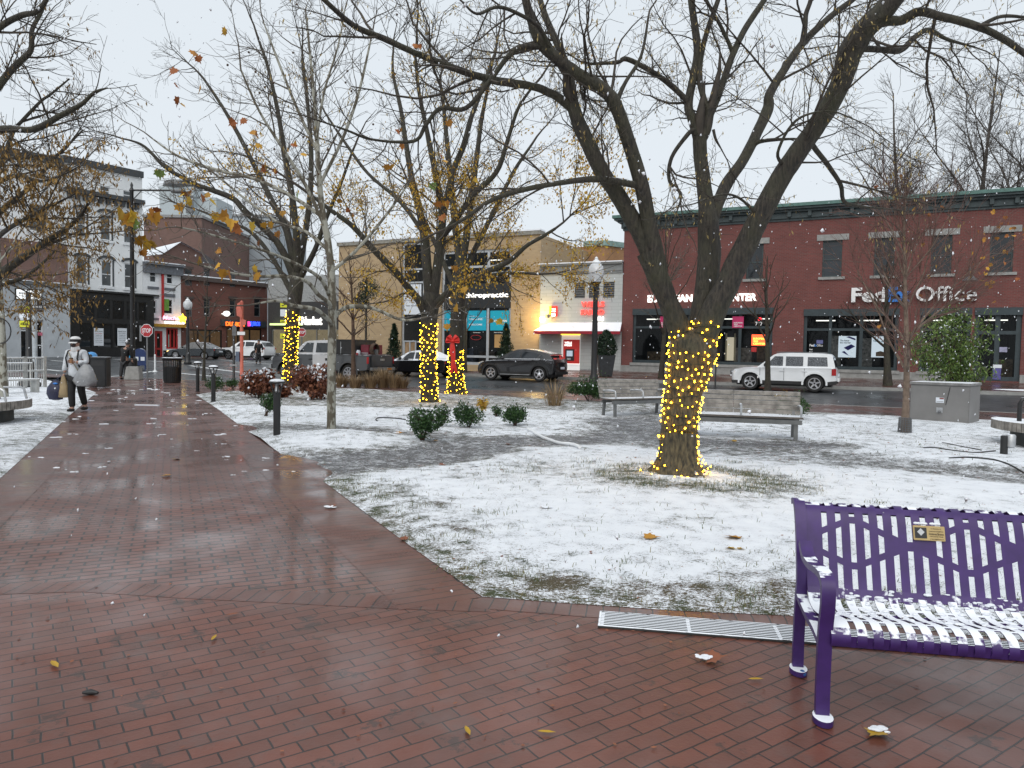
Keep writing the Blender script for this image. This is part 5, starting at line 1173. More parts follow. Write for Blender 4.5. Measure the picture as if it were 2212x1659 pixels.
# pale mottled street tree in the lawn, with leaves still hanging on its low boughs
def sycamore():
    global nrng
    nrng = np.random.default_rng(31); base = G(716, 936); Y = base.y; root = tree_obj('mottled_bark_tree', base, 'slender tree with pale mottled bark and few big orange leaves')
    Ls = {'TR': [(717,938,0,24),(716,925,0,20),(716,800,0,18.5),(718,700,0,18),(716,600,0,17),(708,520,0,15),(696,455,0,13),(688,365,0,11),(682,255,.1,8),(668,100,.2,5),(660,20,.2,3)],
     'a': [(716,705,0,11),(711,693,-.2,10),(697,679,-.5,9),(678,667,-.8,9),(634,660,-1.1,8),(600,650,-1.3,6),(560,655,-1.5,4)], 'b': [(714,672,0,10),(711,655,-.2,9),(688,637,-.5,9),(662,608,-.8,8),(615,597,-1.1,8),(556,597,-1.4,6),(500,590,-1.7,5),(440,575,-2,4)],
     'c': [(717,690,0,11),(735,672,.2,10),(756,662,.3,9),(803,665,.5,8),(864,690,.6,6),(900,690,.6,5)], 'd': [(712,640,0,9),(690,600,-.4,8),(640,570,-.9,7),(580,545,-1.4,6),(500,520,-1.9,5),(430,500,-2.4,4),(380,490,-2.8,3)],
     'e': [(702,490,0,9),(660,400,-.2,8),(610,320,-.4,7),(560,240,-.6,5),(520,150,-.8,4)], 'f': [(698,470,0,9),(640,430,.3,8),(560,390,.5,7),(480,370,.7,6),(390,340,.8,5),(330,300,.8,3)], 'g': [(690,400,0,8),(740,300,0,7),(775,200,0,6),(800,90,0,4)],
     'h': [(708,540,0,8),(660,500,.2,7),(600,480,.4,6),(530,430,.5,5),(470,380,.5,4)], 'i': [(686,330,0,7),(640,230,.2,6),(600,130,.3,5),(570,50,.3,3)], 'j': [(712,590,0,8),(770,540,0,7),(830,470,.1,6),(880,400,.2,4)], 'k': [(684,300,0,6),(700,200,-.2,5),(730,100,-.2,4),(745,20,-.2,3)]}
    T = Tubes(); tw = Tubes(); tips = []; S = [(3.0, .5, 1.5, .75, .12, .04, .006, 4, 7), (3.4, .3, .8, .7, .16, .02, .0045, 3, 5), (3.5, .12, .4, .7, .18, 0, .0036, 3, 4)]
    for k, pts in Ls.items():
        P, r = limb(Y, pts, 5); T.add(P, r, 14 if k == 'TR' else 8)
        if k != 'TR': sprout(tw, P, r, 0, S, tips); e = shoot(P[-1], P[-1]-P[-2], 1.0, 6, .12, .03); er = np.linspace(r[-1], .004, 6); tw.add(e, er, 4); sprout(tw, e, er, 1, S, tips)
        else: sprout(tw, P[28:], r[28:], 0, S, tips)
    # leaves: spots measured in the photo, hung on thin shoots that reach out towards the path
    spots = [(262,455,7.6),(276,462,7.6),(283,470,7.6),(330,460,7.8),(321,452,7.8),(292,474,7.6),(318,520,8.4),(303,545,8.4),(405,415,8.6),(435,420,8.8),(415,433,8.6),(452,432,9),(492,465,8.2),(500,475,8.2),(517,490,8.2),(540,480,8.6),(470,460,9),(385,440,9),(485,583,8.2),(492,588,8.2),(552,590,8.6),(300,510,8.4),(344,367,9.4),(420,110,10),(435,190,10),(382,150,10.2),(386,210,10.2),(490,65,10.4),(378,178,10.2),(506,260,11),(528,255,11),
      (548,285,11),(570,360,11),(575,350,11),(590,365,11),(560,310,11),(620,318,11.5),(636,310,11.5),(655,330,11.5),(640,420,11),(648,445,11),(610,455,11),(945,435,11),(960,440,10.4),(955,465,10.6),(1010,395,11),(1000,620,11),(980,575,11.5),(966,700,11),(985,660,11),(1075,690,11),(900,95,12),(855,280,12),(838,355,12),(970,260,12),(960,345,12),(935,395,12),(870,310,12),(600,500,12),(560,520,12),(520,560,11),(430,560,10),(470,540,10.5),(505,520,11),(360,480,9.5),(580,480,12),(735,430,13),(760,460,13),(700,480,13)]
    mo = MB(); my = MB(); mg = MB(); allp = np.concatenate([q for q, _ in tips])
    for i, (px, py, Yl) in enumerate(spots):
        p = at(px, py, Yl + 1.4); s = rng.uniform(.13, .185)*(1.2 if Yl < 9 else 1)
        c = allp[np.argmin(np.linalg.norm(allp - np.array(p), axis=1) + 3*np.maximum(0, allp[:, 2]*0))]
        mid = (np.array(p) + c)/2 + np.array([0, 0, -.12]); pl = catmull([tuple(c), tuple(mid), tuple(p)], 4); tw.add(pl, np.linspace(.006, .003, len(pl)), 3)
        mm = mg if i % 17 == 5 else my if i % 5 < 2 and py > 380 else mo
        maple_mesh(mm, p, s)
        if rng.random() < .35: maple_mesh(my if mm is my else mo, p + V((rng.uniform(-.12,.12), rng.uniform(-.1,.1), rng.uniform(-.1,.1))), s*.8)
    local(T.build('trunk', M['sycamore'], root, .03), base); local(tw.build('crown', M['greytwig'], root), base)
    local(mo.build('autumn_leaves', M['leaf_orange'], root), base); local(my.build('yellow_leaves', M['leaf_yellow'], root), base); local(mg.build('green_leaves', M['leaf_bamboo'], root), base)
    m = MB()                                                # dry round fruits
    for _ in range(60):
        p = allp[nrng.integers(len(allp))]
        if p[2] > 4.5: m.ball(V(p) - V((0, 0, .06)), .022, 6, 4)
    o_ = m.build('seed_balls', M['twigbrown'], root); o_['kind'] = 'stuff'; local(o_, base)
sycamore()
# ---------------------------------------------------------------- more trees
LT = {'TR': [(626,838,0,60),(627,829,0,36),(628,800,0,29),(628,760,0,27),(632,690,0,27),(639,625,0,30),(641,590,0,28)],
 'A': [(637,605,0,18),(600,525,-.3,15),(529,456,-.6,13),(500,427,-.7,12),(430,401,-1,10),(394,383,-1.2,9),(357,361,-1.4,8),(313,317,-1.6,6),(281,303,-1.8,4)],
 'B': [(640,600,0,17),(620,500,.4,15),(590,440,.6,13),(560,380,.8,11),(520,300,1,9),(480,230,1.2,7),(440,170,1.4,5)], 'C': [(642,590,0,17),(640,500,-.4,15),(630,420,-.6,13),(615,330,-.8,11),(600,240,-1,9),(580,150,-1.2,7),(560,90,-1.4,5)],
 'D': [(643,595,0,16),(660,500,.3,13),(670,420,.5,12),(672,330,.6,10),(665,230,.7,8),(655,140,.8,6)], 'E': [(643,610,0,14),(680,540,-.5,11),(705,470,-.9,9),(735,400,-1.2,7),(760,330,-1.5,5)], 'F': [(634,640,0,12),(590,560,.5,10),(540,500,.9,8),(470,470,1.3,6),(420,450,1.6,4)]}
o3 = mid_tree((627, 831), 'bare lit tree rising out of the brown hydrangeas near the junction', LT, 23, lambda p, b: .0, 30, None)
lights('warm string lights round the trunk that rises out of the brown hydrangeas', [(o3['TR'][0][3:22], o3['TR'][1][3:22])], 8.0, 34, .0155, 100, 6)
def left_big():
    global nrng
    nrng = np.random.default_rng(41); Y = 10.0; base = at(-150, 900, Y); base.z = 0; root = tree_obj('bronze_leaf_tree', base, 'big dark tree reaching in past the brick path with bronze yellow leaves')
    Ls = {'TR': [(-150,1000,0,90),(-150,900,0,70),(-140,760,0,62),(-125,640,0,60),(-110,520,0,52),(-100,400,0,44),(-95,250,.1,36),(-90,100,.2,28),(-85,-60,.3,22)],
     'a': [(-105,420,0,30),(-60,330,-.1,22),(0,281,-.2,17),(73,279,-.3,14),(128,251,-.4,12),(175,226,-.5,9),(204,200,-.6,7),(232,190,-.7,3)], 'b': [(-98,330,0,26),(-50,250,.2,19),(0,182,.3,15),(33,142,.4,13),(66,109,.5,11),(69,66,.5,9),(87,29,.6,8),(106,-10,.7,7)],
     'b2': [(-95,200,.1,20),(-50,110,0,15),(0,58,-.1,13),(47,33,-.1,12),(84,22,-.2,10),(115,-30,-.2,8)], 'c': [(-130,700,0,30),(-60,640,-.3,24),(0,592,-.5,19),(73,540,-.6,15),(110,515,-.7,13),(135,500,-.7,12),(171,470,-.8,8),(190,440,-.9,5)],
     'd': [(-110,480,0,22),(-60,410,.3,16),(0,350,.5,11),(29,284,.6,8),(47,262,.6,7),(88,219,.7,6),(109,204,.8,5),(150,170,.9,3)], 'e': [(-118,560,0,20),(-50,500,.4,15),(20,440,.7,11),(70,400,.8,9),(110,350,.9,7),(150,310,1,5),(180,280,1.1,3)],
     'f': [(-122,600,0,18),(-60,560,-.6,14),(10,500,-1,10),(60,470,-1.2,8),(120,440,-1.4,5),(160,420,-1.5,3)], 'g': [(-128,650,0,18),(-70,640,.5,14),(-10,620,.9,10),(50,600,1.1,8),(90,570,1.2,6),(120,540,1.3,4)],
     'h': [(-112,500,0,16),(-40,420,-.5,12),(30,380,-.8,9),(90,390,-1,6),(130,380,-1.1,4),(170,360,-1.2,3)]}
    T = Tubes(); tw = Tubes(); tips = []; S = [(5.5, .4, 1.3, .9, .14, .05, .005, 4, 7), (6, .25, .75, .8, .18, .02, .0038, 3, 5), (6, .12, .38, .75, .2, -.01, .003, 3, 4)]
    for k, pts in Ls.items():
        P, r = limb(Y, pts, 5); T.add(P, r, 12 if k == 'TR' else 9)
        if k != 'TR': sprout(tw, P[6:], r[6:], 0, S, tips)
    local(T.build('trunk', M['bark'], root, .06), base); local(tw.build('crown', M['twig'], root), base); P = []
    for q, lev in tips:
        if lev < 1: continue
        z = q[-1][2]; pr = .9*max(0, min(1, (4.4-z)/1.0)) + .06
        if nrng.random() < pr:
            for _ in range(nrng.integers(6, 14)): P.append(q[nrng.integers(0, len(q))] + nrng.normal(size=3)*.05)
    P = P[::2] + P[1::4]
    M['leaf_bronze'] = leafmat('bronze_leaves', (.13,.075,.022), (.30,.18,.05))
    local(quads_at(P, .065, 1.3, .32, 'foliage', M['leaf_bronze'], root), base)
left_big()
def pale_sapling():
    b = gd(6, 21.0); root, tips = bare_tree('pale_sapling', b, 6.2, .11, 'pale mottled sapling beside the white metal railing', 51, .45, 7, .9, None, 'sycamore', 'greytwig', (.02, 0), rmin=.006)
    P = [q[nrng.integers(len(q))] for q, l in tips if l == 1 and nrng.random() < .12]; m = MB(); my = MB()
    for p in P: maple_mesh(my if rng.random() < .5 else m, p, .17)
    m.build('autumn_leaves', M['leaf_orange'], root); my.build('yellow_leaves', M['leaf_yellow'], root)
    c = at(13, 715, 20.8); w = empty('wire_loop', b, 0, 'loop of black wire tied to the pale sapling', 'wire loop'); m = MB(); o = c - b
    m.tube([o + V((-.16 + .3*math.sin(a), 0, .35*math.cos(a))) for a in [i*math.pi/10 for i in range(0, 11)]], .018, 5); m.build('wire', M['rubber'], w, 60)
pale_sapling()
M['hazebark'] = mat('haze_lightened_bark', (.085,.075,.066), .85, var=.3)  # bark colour lightened to stand for haze over the distant trees
for px, Y, H, sd_, lb, ln in ((1990, 64, 24, 3, 'leftmost of the tall bare trees behind the red block, leaning left', (-.12, 0)), (2112, 60, 26, 4, 'tall upright bare tree in the middle behind the red block', (0, 0)), (2230, 58, 27, 5, 'rightmost tall bare tree behind the red block, cut by the frame', (.03, 0))):
    b = gd(px, Y); S = [(1.5, 1.6, 4.0, .65, .1, .05, .02, 4, 7), (2.0, .9, 2.2, .7, .14, .04, .013, 3, 5), (1.7, .4, 1.0, .65, .16, .02, .010, 3, 4)]
    bare_tree('tall_bare_tree', b, H, .34, lb, sd_, .36, 11, .85, S, 'hazebark', 'hazebark', ln, 'tall bare trees behind the red block', rmin=.02)
def fb(px, q): # point on the far sidewalk under a pixel column
    r = ray(px, 800); s_ = CAM; t_ = q/(r.x*N.x + r.y*N.y); p = CAM + r*t_; s2 = p.x*E.x + p.y*E.y; return wk(s2, q)
small = [('street_tree', gd(440, 33.5), 5.0, .075, 'small bare tree by the slatted bin and bollards', 61, .36, 8, .8, (0.0, 0), 'twigbrown'),
 ('street_tree', gd(764, 30.6), 5.6, .11, 'leaning brown trunked small tree in dry grass before the pickup', 62, .42, 13, .95, (-.07, 0), 'twigbrown'),
 ('street_tree', fb(1003, 35.2), 5.6, .13, 'small bare tree in front of the teal banners', 63, .4, 8, .6, (-.03, 0), 'twig'),
 ('street_tree', fb(1428, 35.2), 8.2, .12, 'slim bare tree on the far pavement left of the big lit trunk', 64, .3, 10, .55, (.04, 0), 'greytwig'),
 ('street_tree', gd(1660, 28.2), 5.4, .12, 'dark bare young tree in front of the white boxy car', 65, .42, 10, .75, (.01, 0), 'twigbrown'),
 ('street_tree', fb(1919, 35.2), 6.4, .15, 'bare young tree before the copy shop windows', 66, .35, 10, .65, (0, 0), 'twigbrown')]
for nm, b, H, r, lb, sd_, fk, nl, sp, ln, tm in small:
    bare_tree(nm, b, H, r, lb, sd_, fk, nl, sp, None, 'twigbrown' if tm == 'twigbrown' and sd_ == 62 else 'bark', tm, ln, 'young street trees', rmin=.008)
def guard_tree():
    b = G(1954, 937); def_S = [(5.0, .5, 1.6, .55, .08, .06, .006, 4, 7), (4.5, .25, .8, .5, .12, .04, .0042, 3, 5), (4, .12, .35, .5, .15, .02, .0034, 3, 4)]
    M['tanbark'] = mat('tan_bark', (.16,.115,.085), .8, var=.4, nscale=9, bump=.5); M['redtwig'] = mat('red_brown_twig', (.13,.075,.06), .85, var=.4)
    root, tips = bare_tree('young_tree', b, 5.2, .075, 'young tree with fine red twigs and a mesh guard by the cabinet', 71, .34, 15, .7, def_S, 'tanbark', 'redtwig', (0.01, 0), rmin=.005)
    for px, py, dx in ((2190, 690, 0), (2170, 720, 0), (2150, 650, 0)): pass
    P = [q[-1] for q, l in tips if q[-1][0] > .9 and nrng.random() < .16]; P += [q[-1] for q, l in tips if nrng.random() < .008]
    m = MB()
    for p in P: maple_mesh(m, p, .10)
    m.build('autumn_leaves', M['leaf_orange'], root)
    g = empty('tree_guard', b, 0, 'grey mesh guard round the foot of the young red twigged tree', 'tree guard'); m = MB(); r0, h = .13, .34
    for i in range(16): a = i*math.pi/8; m.tube([(r0*math.cos(a), r0*math.sin(a), 0), (r0*.9*math.cos(a), r0*.9*math.sin(a), h)], .008, 4)
    for k in range(9): z = h*k/8; m.tube([((r0-.012*k/8)*math.cos(i*math.pi/8), (r0-.012*k/8)*math.sin(i*math.pi/8), z) for i in range(17)], .008, 4)
    m.build('mesh', M['grey'], g, 60)
guard_tree()
def bamboo():
    global nrng
    nrng = np.random.default_rng(81); b = G(2058, 906); Y = b.y; root = empty('nandina_bush', b, 0, 'tall leafy green bush growing in front of the grey cabinet', 'bush'); T = Tubes(); P = []; 
    for i in range(26):
        tx, ty = nrng.uniform(1975, 2140), nrng.uniform(650, 800); tgt = np.array(at(tx, ty, Y + nrng.uniform(-.5, .25))) - np.array(b)
        s = np.array([nrng.normal()*.07, nrng.normal()*.04, 0]); c = catmull([tuple(s), tuple(s*.8 + np.array([0, 0, tgt[2]*.45])), tuple(tgt*.75 + np.array([0, 0, .1])), tuple(tgt)], 4); T.add(c, np.linspace(.012, .004, len(c)), 5)
        for _ in range(13):
            k = nrng.integers(len(c)//2, len(c)); q = shoot(c[k], nrng.normal(size=3)*[1, 1, .6], nrng.uniform(.2, .5), 5, .1, -.05); T.add(q, np.linspace(.004, .002, 5), 3)
            for _ in range(15): P.append(q[nrng.integers(1, 5)] + nrng.normal(size=3)*.07)
    T.build('stems', M['twigbrown'], root); quads_at(P, .11, .5, .26, 'foliage', M['leaf_bamboo'], root); quads_at([p + np.array([0, 0, .02]) for p in P[::14]], .07, 0, .4, 'snow', M['snow'], root)
bamboo()
# ---------------------------------------------------------------- shrubs
def shrub(px, py, w, h, label, m='leaf_green', n=700, size=.04, group=None, name='box_shrub', snowy=.0, seed=0, twigs=10, cat='shrub', aspect=.5, droop=-.2):
    global nrng
    nrng = np.random.default_rng(100 + seed); b = G(px, py); root = empty(name, b, 0, label, cat, group); T = Tubes(); P = []; SN = []
    lob = [(nrng.uniform(-.5, .5)*w*.62, nrng.uniform(-.5, .5)*w*.6, h*nrng.uniform(.42, .78), nrng.uniform(.24, .36)) for _ in range(7)]
    for _ in range(twigs): 
        l = lob[nrng.integers(7)]; c = catmull([(nrng.normal()*.02, nrng.normal()*.02, 0), (l[0]*.4, l[1]*.4, l[2]*.5), (l[0]*.95+nrng.normal()*.03, l[1]*.95, l[2]+h*.1)], 4); T.add(c, np.linspace(.012, .005, len(c)), 4)
    for _ in range(int(n*1.8)):
        l = lob[nrng.integers(7)]; d = nrng.normal(size=3); d /= np.linalg.norm(d); rr = nrng.uniform(.55, 1.0)**.5*(1+.2*nrng.normal()*.5)
        p = np.array([l[0] + d[0]*l[3]*w*rr, l[1] + d[1]*l[3]*w*rr, l[2] + d[2]*l[3]*h*rr*1.05]); p[2] = max(.02, p[2])
        (SN if d[2] > .45 and nrng.random() < snowy else P).append(p)
    for _ in range(int(16*w/.5)):                              # ragged sprigs breaking the outline
        l = lob[nrng.integers(7)]; d = nrng.normal(size=3); d[2] = abs(d[2])*.8+.25; d /= np.linalg.norm(d); q = shoot(np.array([l[0], l[1], l[2]]), d, nrng.uniform(.9, 1.7)*l[3]*max(w, h), 6, .12, .03); T.add(q, np.linspace(.006, .002, 6), 3)
        for _ in range(9): P.append(q[nrng.integers(2, 6)] + nrng.normal(size=3)*size*.5)
    T.build('stems', M['twigbrown'], root); quads_at(P, size, droop, aspect, 'foliage', M[m], root)
    if SN: quads_at(SN, size*.9, 0, .8, 'snow', M['snow'], root)
g_ = 'clipped evergreen shrubs on the lawn'
for i, (px, py, w, h, lb, n) in enumerate(((573, 902, .52, .52, 'evergreen shrub behind the nearest bollard', 900), (911, 958, .62, .56, 'roundest evergreen shrub, nearest on the snowy lawn', 1500), (952, 925, .34, .45, 'small evergreen sprig behind the roundest shrub', 350),
    (1012, 926, .62, .48, 'spreading evergreen shrub between its two neighbours on the lawn', 1300), (1071, 905, .28, .32, 'thin evergreen sprig between two fuller shrubs', 200), (1112, 923, .6, .42, 'evergreen shrub at the right end of the lawn row', 1300),
    (1272, 868, 1.35, .68, 'wide evergreen shrub at the foot of the lamp post', 2200), (1716, 906, .85, .55, 'evergreen shrub at the end of the long slatted bench', 1600), (1492, 866, .6, .4, 'low evergreen shrub behind the shorter slatted bench', 700),
    (461, 848, .75, .5, 'evergreen shrub beside the middle bollard', 1000), (503, 841, .5, .36, 'small evergreen shrub right of the middle bollard', 500))):
    shrub(px, py, w, h, lb, 'leaf_green', n, .05 if w < 1 else .07, g_, seed=i, snowy=.06)
shrub(1041, 896, .26, .36, 'yellow leaved sprig above the evergreen shrubs', 'leaf_yellow', 120, .07, None, 'yellow_plant', 0, 31, cat='plant'); shrub(1690, 878, .3, .42, 'yellow green sprig over the long slatted bench', 'leaf_yellow', 120, .07, None, 'yellow_plant', 0, 32, cat='plant')
M['leaf_hyd'] = leafmat('dead_hydrangea_leaves', (.075,.025,.018), (.22,.085,.045))
for i, (px, py, w, h, lb) in enumerate(((562, 862, 1.0, .92, 'left mass of dead brown hydrangea with snow on its heads'), (600, 861, .62, .5, 'low dead hydrangea directly before the lit trunk'), (674, 866, .92, 1.05, 'dead brown hydrangea between lit trunk and mottled tree'))):
    shrub(px, py, w, h, lb, 'leaf_hyd', 1500, .11, 'dead brown hydrangeas', 'hydrangea', .35, 40+i, 22, 'shrub', .7, .5)
def dry_grass(px, py, h, w, label, seed, name='dry_grass_clump', m='straw', n=260, group='clumps of dry grass'):
    b = G(px, py); root = empty(name, b, 0, label, 'grass clump', group); rg = np.random.default_rng(seed); vs = []; k = n
    a = rg.uniform(0, 6.28, k); r0 = w*.25*np.sqrt(rg.uniform(0, 1, k)); out = rg.uniform(.1, .55, k)*w; hh = h*rg.uniform(.5, 1.1, k); wd = .009
    c, s = np.cos(a), np.sin(a); z = np.zeros(k); B0 = np.stack([r0*c, r0*s, z], 1); Mi = np.stack([(r0+out*.4)*c, (r0+out*.4)*s, hh*.65], 1); Tp = np.stack([(r0+out)*c, (r0+out)*s, hh], 1); pr = np.stack([-s, c, z], 1)*wd
    v = np.stack([B0-pr, B0+pr, Mi+pr*.8, Mi-pr*.8, Tp+pr*.2, Tp-pr*.2], 1).reshape(-1, 3); i = np.arange(k)[:, None]*6; f = np.concatenate([i+[[0,1,2,3]], i+[[3,2,4,5]]])
    np_mesh('blades', v, f, M[m], root)
for i, (px, py, h, w) in enumerate(((738, 836, .55, .8), (768, 838, .5, .8), (800, 838, .62, .9), (828, 837, .8, .9), (852, 838, .6, .8), (870, 838, .45, .7))):
    dry_grass(px, py, h, w, ('straw coloured grass clump nearest the mottled tree', 'low dry grass clump at the foot of the leaning tree', 'dry grass clump right of the leaning tree', 'tallest dry grass clump below the pickup tail', 'dry grass clump below the dark saloon', 'dry grass clump at the right end of its row')[i], 200+i)
dry_grass(1197, 878, .75, 1.0, 'bare twiggy low shrub on the lawn left of the lamp post', 210, 'twiggy_shrub', 'straw', 130, None)
def conifer(b, h, w, label, seed, pot=False):
    root = empty('potted_conifer', b, 0, label, 'conifer', 'potted conifers before the shops'); rg = np.random.default_rng(seed); P = []
    for _ in range(2600):
        t = rg.uniform(0, 1)**.8; a = rg.uniform(0, 6.28); r = w*.5*(1-t)**.8*(.75+.35*math.sin(a*3+t*17))*rg.uniform(.5, 1); P.append((r*math.cos(a), r*math.sin(a), .35 + t*(h-.35)))
    quads_at(P, .16, -.6, .35, 'foliage', M['needle'], root); MB().lathe([(.03,0),(.05,.2),(.05,h*.8),(.01,h*.85)], 6).build('trunk', M['bark'], root); MB().lathe([(.26,0),(.36,.5),(.38,.55),(.3,.55),(.28,.4)], 14).build('pot', M['grey'], root, 40)
conifer(fb(851, 37.6), 2.6, 1.2, 'dark conifer left of the boarded doorway', 1); conifer(fb(1092, 37.6), 2.6, 1.3, 'dark conifer below the teal now open banner', 2)
def topiary():
    b = fb(790, 36); root = empty('topiary_tree', b, 0, 'dark clipped ball topiary in front of the tan wall', 'topiary'); MB().lathe([(.08,0),(.06,5.4),(.02,5.6)], 7).build('trunk', M['bark'], root, 40)
    for px, py, r in ((797, 624, .72), (780, 652, .55)):
        c = at(px, py, b.y) - b; d = nrng.normal(size=(1500, 3)); d /= np.linalg.norm(d, axis=1, keepdims=True); quads_at(np.array(c) + d*r*nrng.uniform(.15, 1, (1500, 1))**.6, .1, .1, .5, 'crown', M['needle'], root)
topiary()
# ================================================================ STREET FURNITURE
# ---- the purple perforated bench
PUR = mat('purple_coated_metal', (.04,.0135,.108), .42, var=.2, nscale=14, snow=.93, sscale=12)
PURS = mat('purple_coated_metal_snowed', (.04,.0135,.108), .42, var=.2, nscale=14, snow=.6, sscale=26)
def purple_bench():
    fa, fb_ = G(1742, 1510), G(1742, 1510)
    fL = G(1785, 1557); bL = G(1716, 1452)                    # feet of the left frame
    dep = V((bL.x-fL.x, bL.y-fL.y, 0)); 
    ux = V((.985, -.17, 0)).normalized(); uy = V((.17, .985, 0)).normalized()
    o = fL.copy(); o.z = 0
    root = empty('purple_bench', o, math.atan2(ux.y, ux.x), 'purple slotted metal bench with a brass plaque and snowy seat', 'bench')
    Ln = 1.85
    # profile in (y, z): seat front lip -> seat -> curve -> back -> rolled top
    prof = [(-.02,.345),(-.035,.372),(-.03,.40),(-.005,.425),(.05,.436),(.12,.425),(.20,.405),(.28,.392),(.34,.392),(.39,.405),(.42,.43),(.445,.48),(.465,.54),(.485,.60),(.505,.66),(.525,.72),(.545,.775),(.567,.815),(.595,.838),(.63,.845),(.655,.83),(.662,.805)]
    pc = catmull([(a, b) for a, b in prof], 3); seg = np.linalg.norm(np.diff(pc, axis=0), axis=1); cum = np.concatenate([[0], np.cumsum(seg)]); Lp = cum[-1]
    def at_u(u):
        k = min(len(seg)-1, max(0, int(np.searchsorted(cum, u, 'right'))-1)); f = (u-cum[k])/(seg[k]+1e-9); return pc[k] + (pc[k+1]-pc[k])*f
    iz = lambda z, lo=.45: next(cum[i] for i in range(len(pc)) if pc[i][0] > .41 and pc[i][1] >= z)
    uA = iz(.475); uB = iz(.815); H = uB-uA                   # straight back
    # slots: columns every 65 mm; a slot is an interval list in u
    pitch = .066; n = int((Ln-.12)/pitch); sw = .026
    th = .004
    def emit(mb, x0, x1, u0, u1, k=None):
        if isinstance(u0, float) or isinstance(u0, int): u0 = (u0, u0)
        if isinstance(u1, float) or isinstance(u1, int): u1 = (u1, u1)
        k = k or max(1, int((u1[0]-u0[0])/.03)); vs = []
        for i in range(k+1):
            for x, j in ((x0, 0), (x1, 1)):
                u = u0[j] + (u1[j]-u0[j])*i/k; y, z = at_u(u); d = at_u(min(Lp, u+.004)) - at_u(max(0, u-.004)); d /= np.linalg.norm(d)+1e-9; nn = (-d[1]*th/2, d[0]*th/2)
                vs.append((x, y+nn[0], z+nn[1])); vs.append((x, y-nn[0], z-nn[1]))
        fs = []
        for i in range(k):
            a = 4*i; fs += [(a, a+2, a+6, a+4), (a+3, a+1, a+5, a+7), (a+1, a, a+4, a+5), (a+2, a+3, a+7, a+6)]
        fs += [(0, 1, 3, 2), (4*k+2, 4*k+3, 4*k+1, 4*k)]; mb.add(vs, fs)
    seat = MB(); back = MB(); us = iz(.455)
    def solids(slots, lo, hi):
        out = []; c = lo
        for a, b in slots:
            if a > c: out.append((c, a))
            c = max(c, b)
        if c < hi: out.append((c, hi))
        return out
    def zig(x):                                               # two crossing zigzag bands over the back, as in the photo
        p = ((x - .06)/pitch - 6.5)/8.0; t = abs(((p + .5) % 1) - .5)*2   # 0 where the bands cross, 1 where they are widest apart
        return uA + H*(.56 - .32*t), uA + H*(.56 + .34*t)
    x = .06
    for i in range(n+1):
        xa = .06 + i*pitch; xm = xa + pitch/2
        # bar between slots
        emit(seat, xa-(pitch-sw)/2, xa+(pitch-sw)/2, 0, us); emit(back, xa-(pitch-sw)/2, xa+(pitch-sw)/2, us, Lp)
        if i == n: break
        x0, x1 = xa+(pitch-sw)/2, xa+pitch-(pitch-sw)/2
        sl = [(.055, .145), (.165, .30), (.32, .455), (.475, us-.045)] if i % 2 == 0 else [(.055, .155), (.175, .24), (.26, .40), (.42, us-.05)]
        for a, b in solids(sl, 0, us): emit(seat, x0, x1, a, b)
        w = .017; lo = uA-.02; hi = uB-.005; (a0, b0), (a1, b1) = zig(x0+1e-6), zig(x1-1e-6)
        if min(b0, b1) - max(a0, a1) < .07: mid = [((a0-w, a1-w), (b0+w, b1+w))]
        else: mid = [((a0-w, a1-w), (a0+w, a1+w)), ((b0-w, b1-w), (b0+w, b1+w))]
        for a, b in [(us, lo)] + mid + [(hi, hi+.035), (Lp-.03, Lp)]: emit(back, x0, x1, a, b)
    for x0, x1 in ((0.0, .06-(pitch-sw)/2), (.06+n*pitch+(pitch-sw)/2, Ln)): emit(seat, x0, x1, 0, us); emit(back, x0, x1, us, Lp)
    seat.build('seat', PURS, root, 40); back.build('backrest', PUR, root, 40)
    rail = MB(); rail.tube([(0, .0, .352), (Ln, .0, .352)], .016, 8); rail.tube([(0, .655, .80), (Ln, .655, .80)], .014, 8); rail.tube([(0, .30, .375), (Ln, .30, .375)], .014, 8); rail.build('rail', PUR, root, 50)
    def bar(mb, pts, w, t):                                   # flat bar following (y, z) points: w across x, t thick
        c = catmull(pts, 5); k = len(c); vs = []
        for i in range(k):
            d = c[min(k-1, i+1)] - c[max(0, i-1)]; d /= np.linalg.norm(d); nn = (-d[1]*t/2, d[0]*t/2)
            for sx in (-w/2, w/2): vs.append((sx, c[i][0]+nn[0], c[i][1]+nn[1])); vs.append((sx, c[i][0]-nn[0], c[i][1]-nn[1]))
        fs = []
        for i in range(k-1): a = 4*i; fs += [(a, a+2, a+6, a+4), (a+3, a+1, a+5, a+7), (a+1, a, a+4, a+5), (a+2, a+3, a+7, a+6)]
        fs += [(0, 1, 3, 2), (4*k-2, 4*k-1, 4*k-3, 4*k-4)]; mb.add(vs, fs)
    for X in (-.02, Ln+.02):
        fr = MB(); fr.m = Matrix.Translation((X, 0, 0))
        bar(fr, [(.0, .02), (.005, .2), (-.005, .40), (-.03, .52), (-.025, .60), (.02, .635), (.12, .635), (.25, .62), (.36, .63), (.43, .68)], .058, .03)   # front leg into armrest
        bar(fr, [(.50, .02), (.50, .2), (.485, .38), (.47, .48), (.50, .62), (.545, .76), (.60, .845), (.66, .84)], .052, .03)
        bar(fr, [(.485, .40), (.30, .372), (.12, .36), (.0, .335)], .05, .026)
        f = fr.build('end_frame', PUR, root, 45)
        for y in (.0, .50):
            ft = MB(); c = (X, y-.015, 0); ft.add([(X+.042*math.cos(a)*(1), y-.02+.062*math.sin(a), z) for z in (0.004, .03) for a in [i*math.pi/8 for i in range(16)]], [tuple(range(16))[::-1], tuple(range(16, 32))] + [(i, (i+1) % 16, (i+1) % 16+16, i+16) for i in range(16)])
            ft.build('foot', PURS, f, 50)
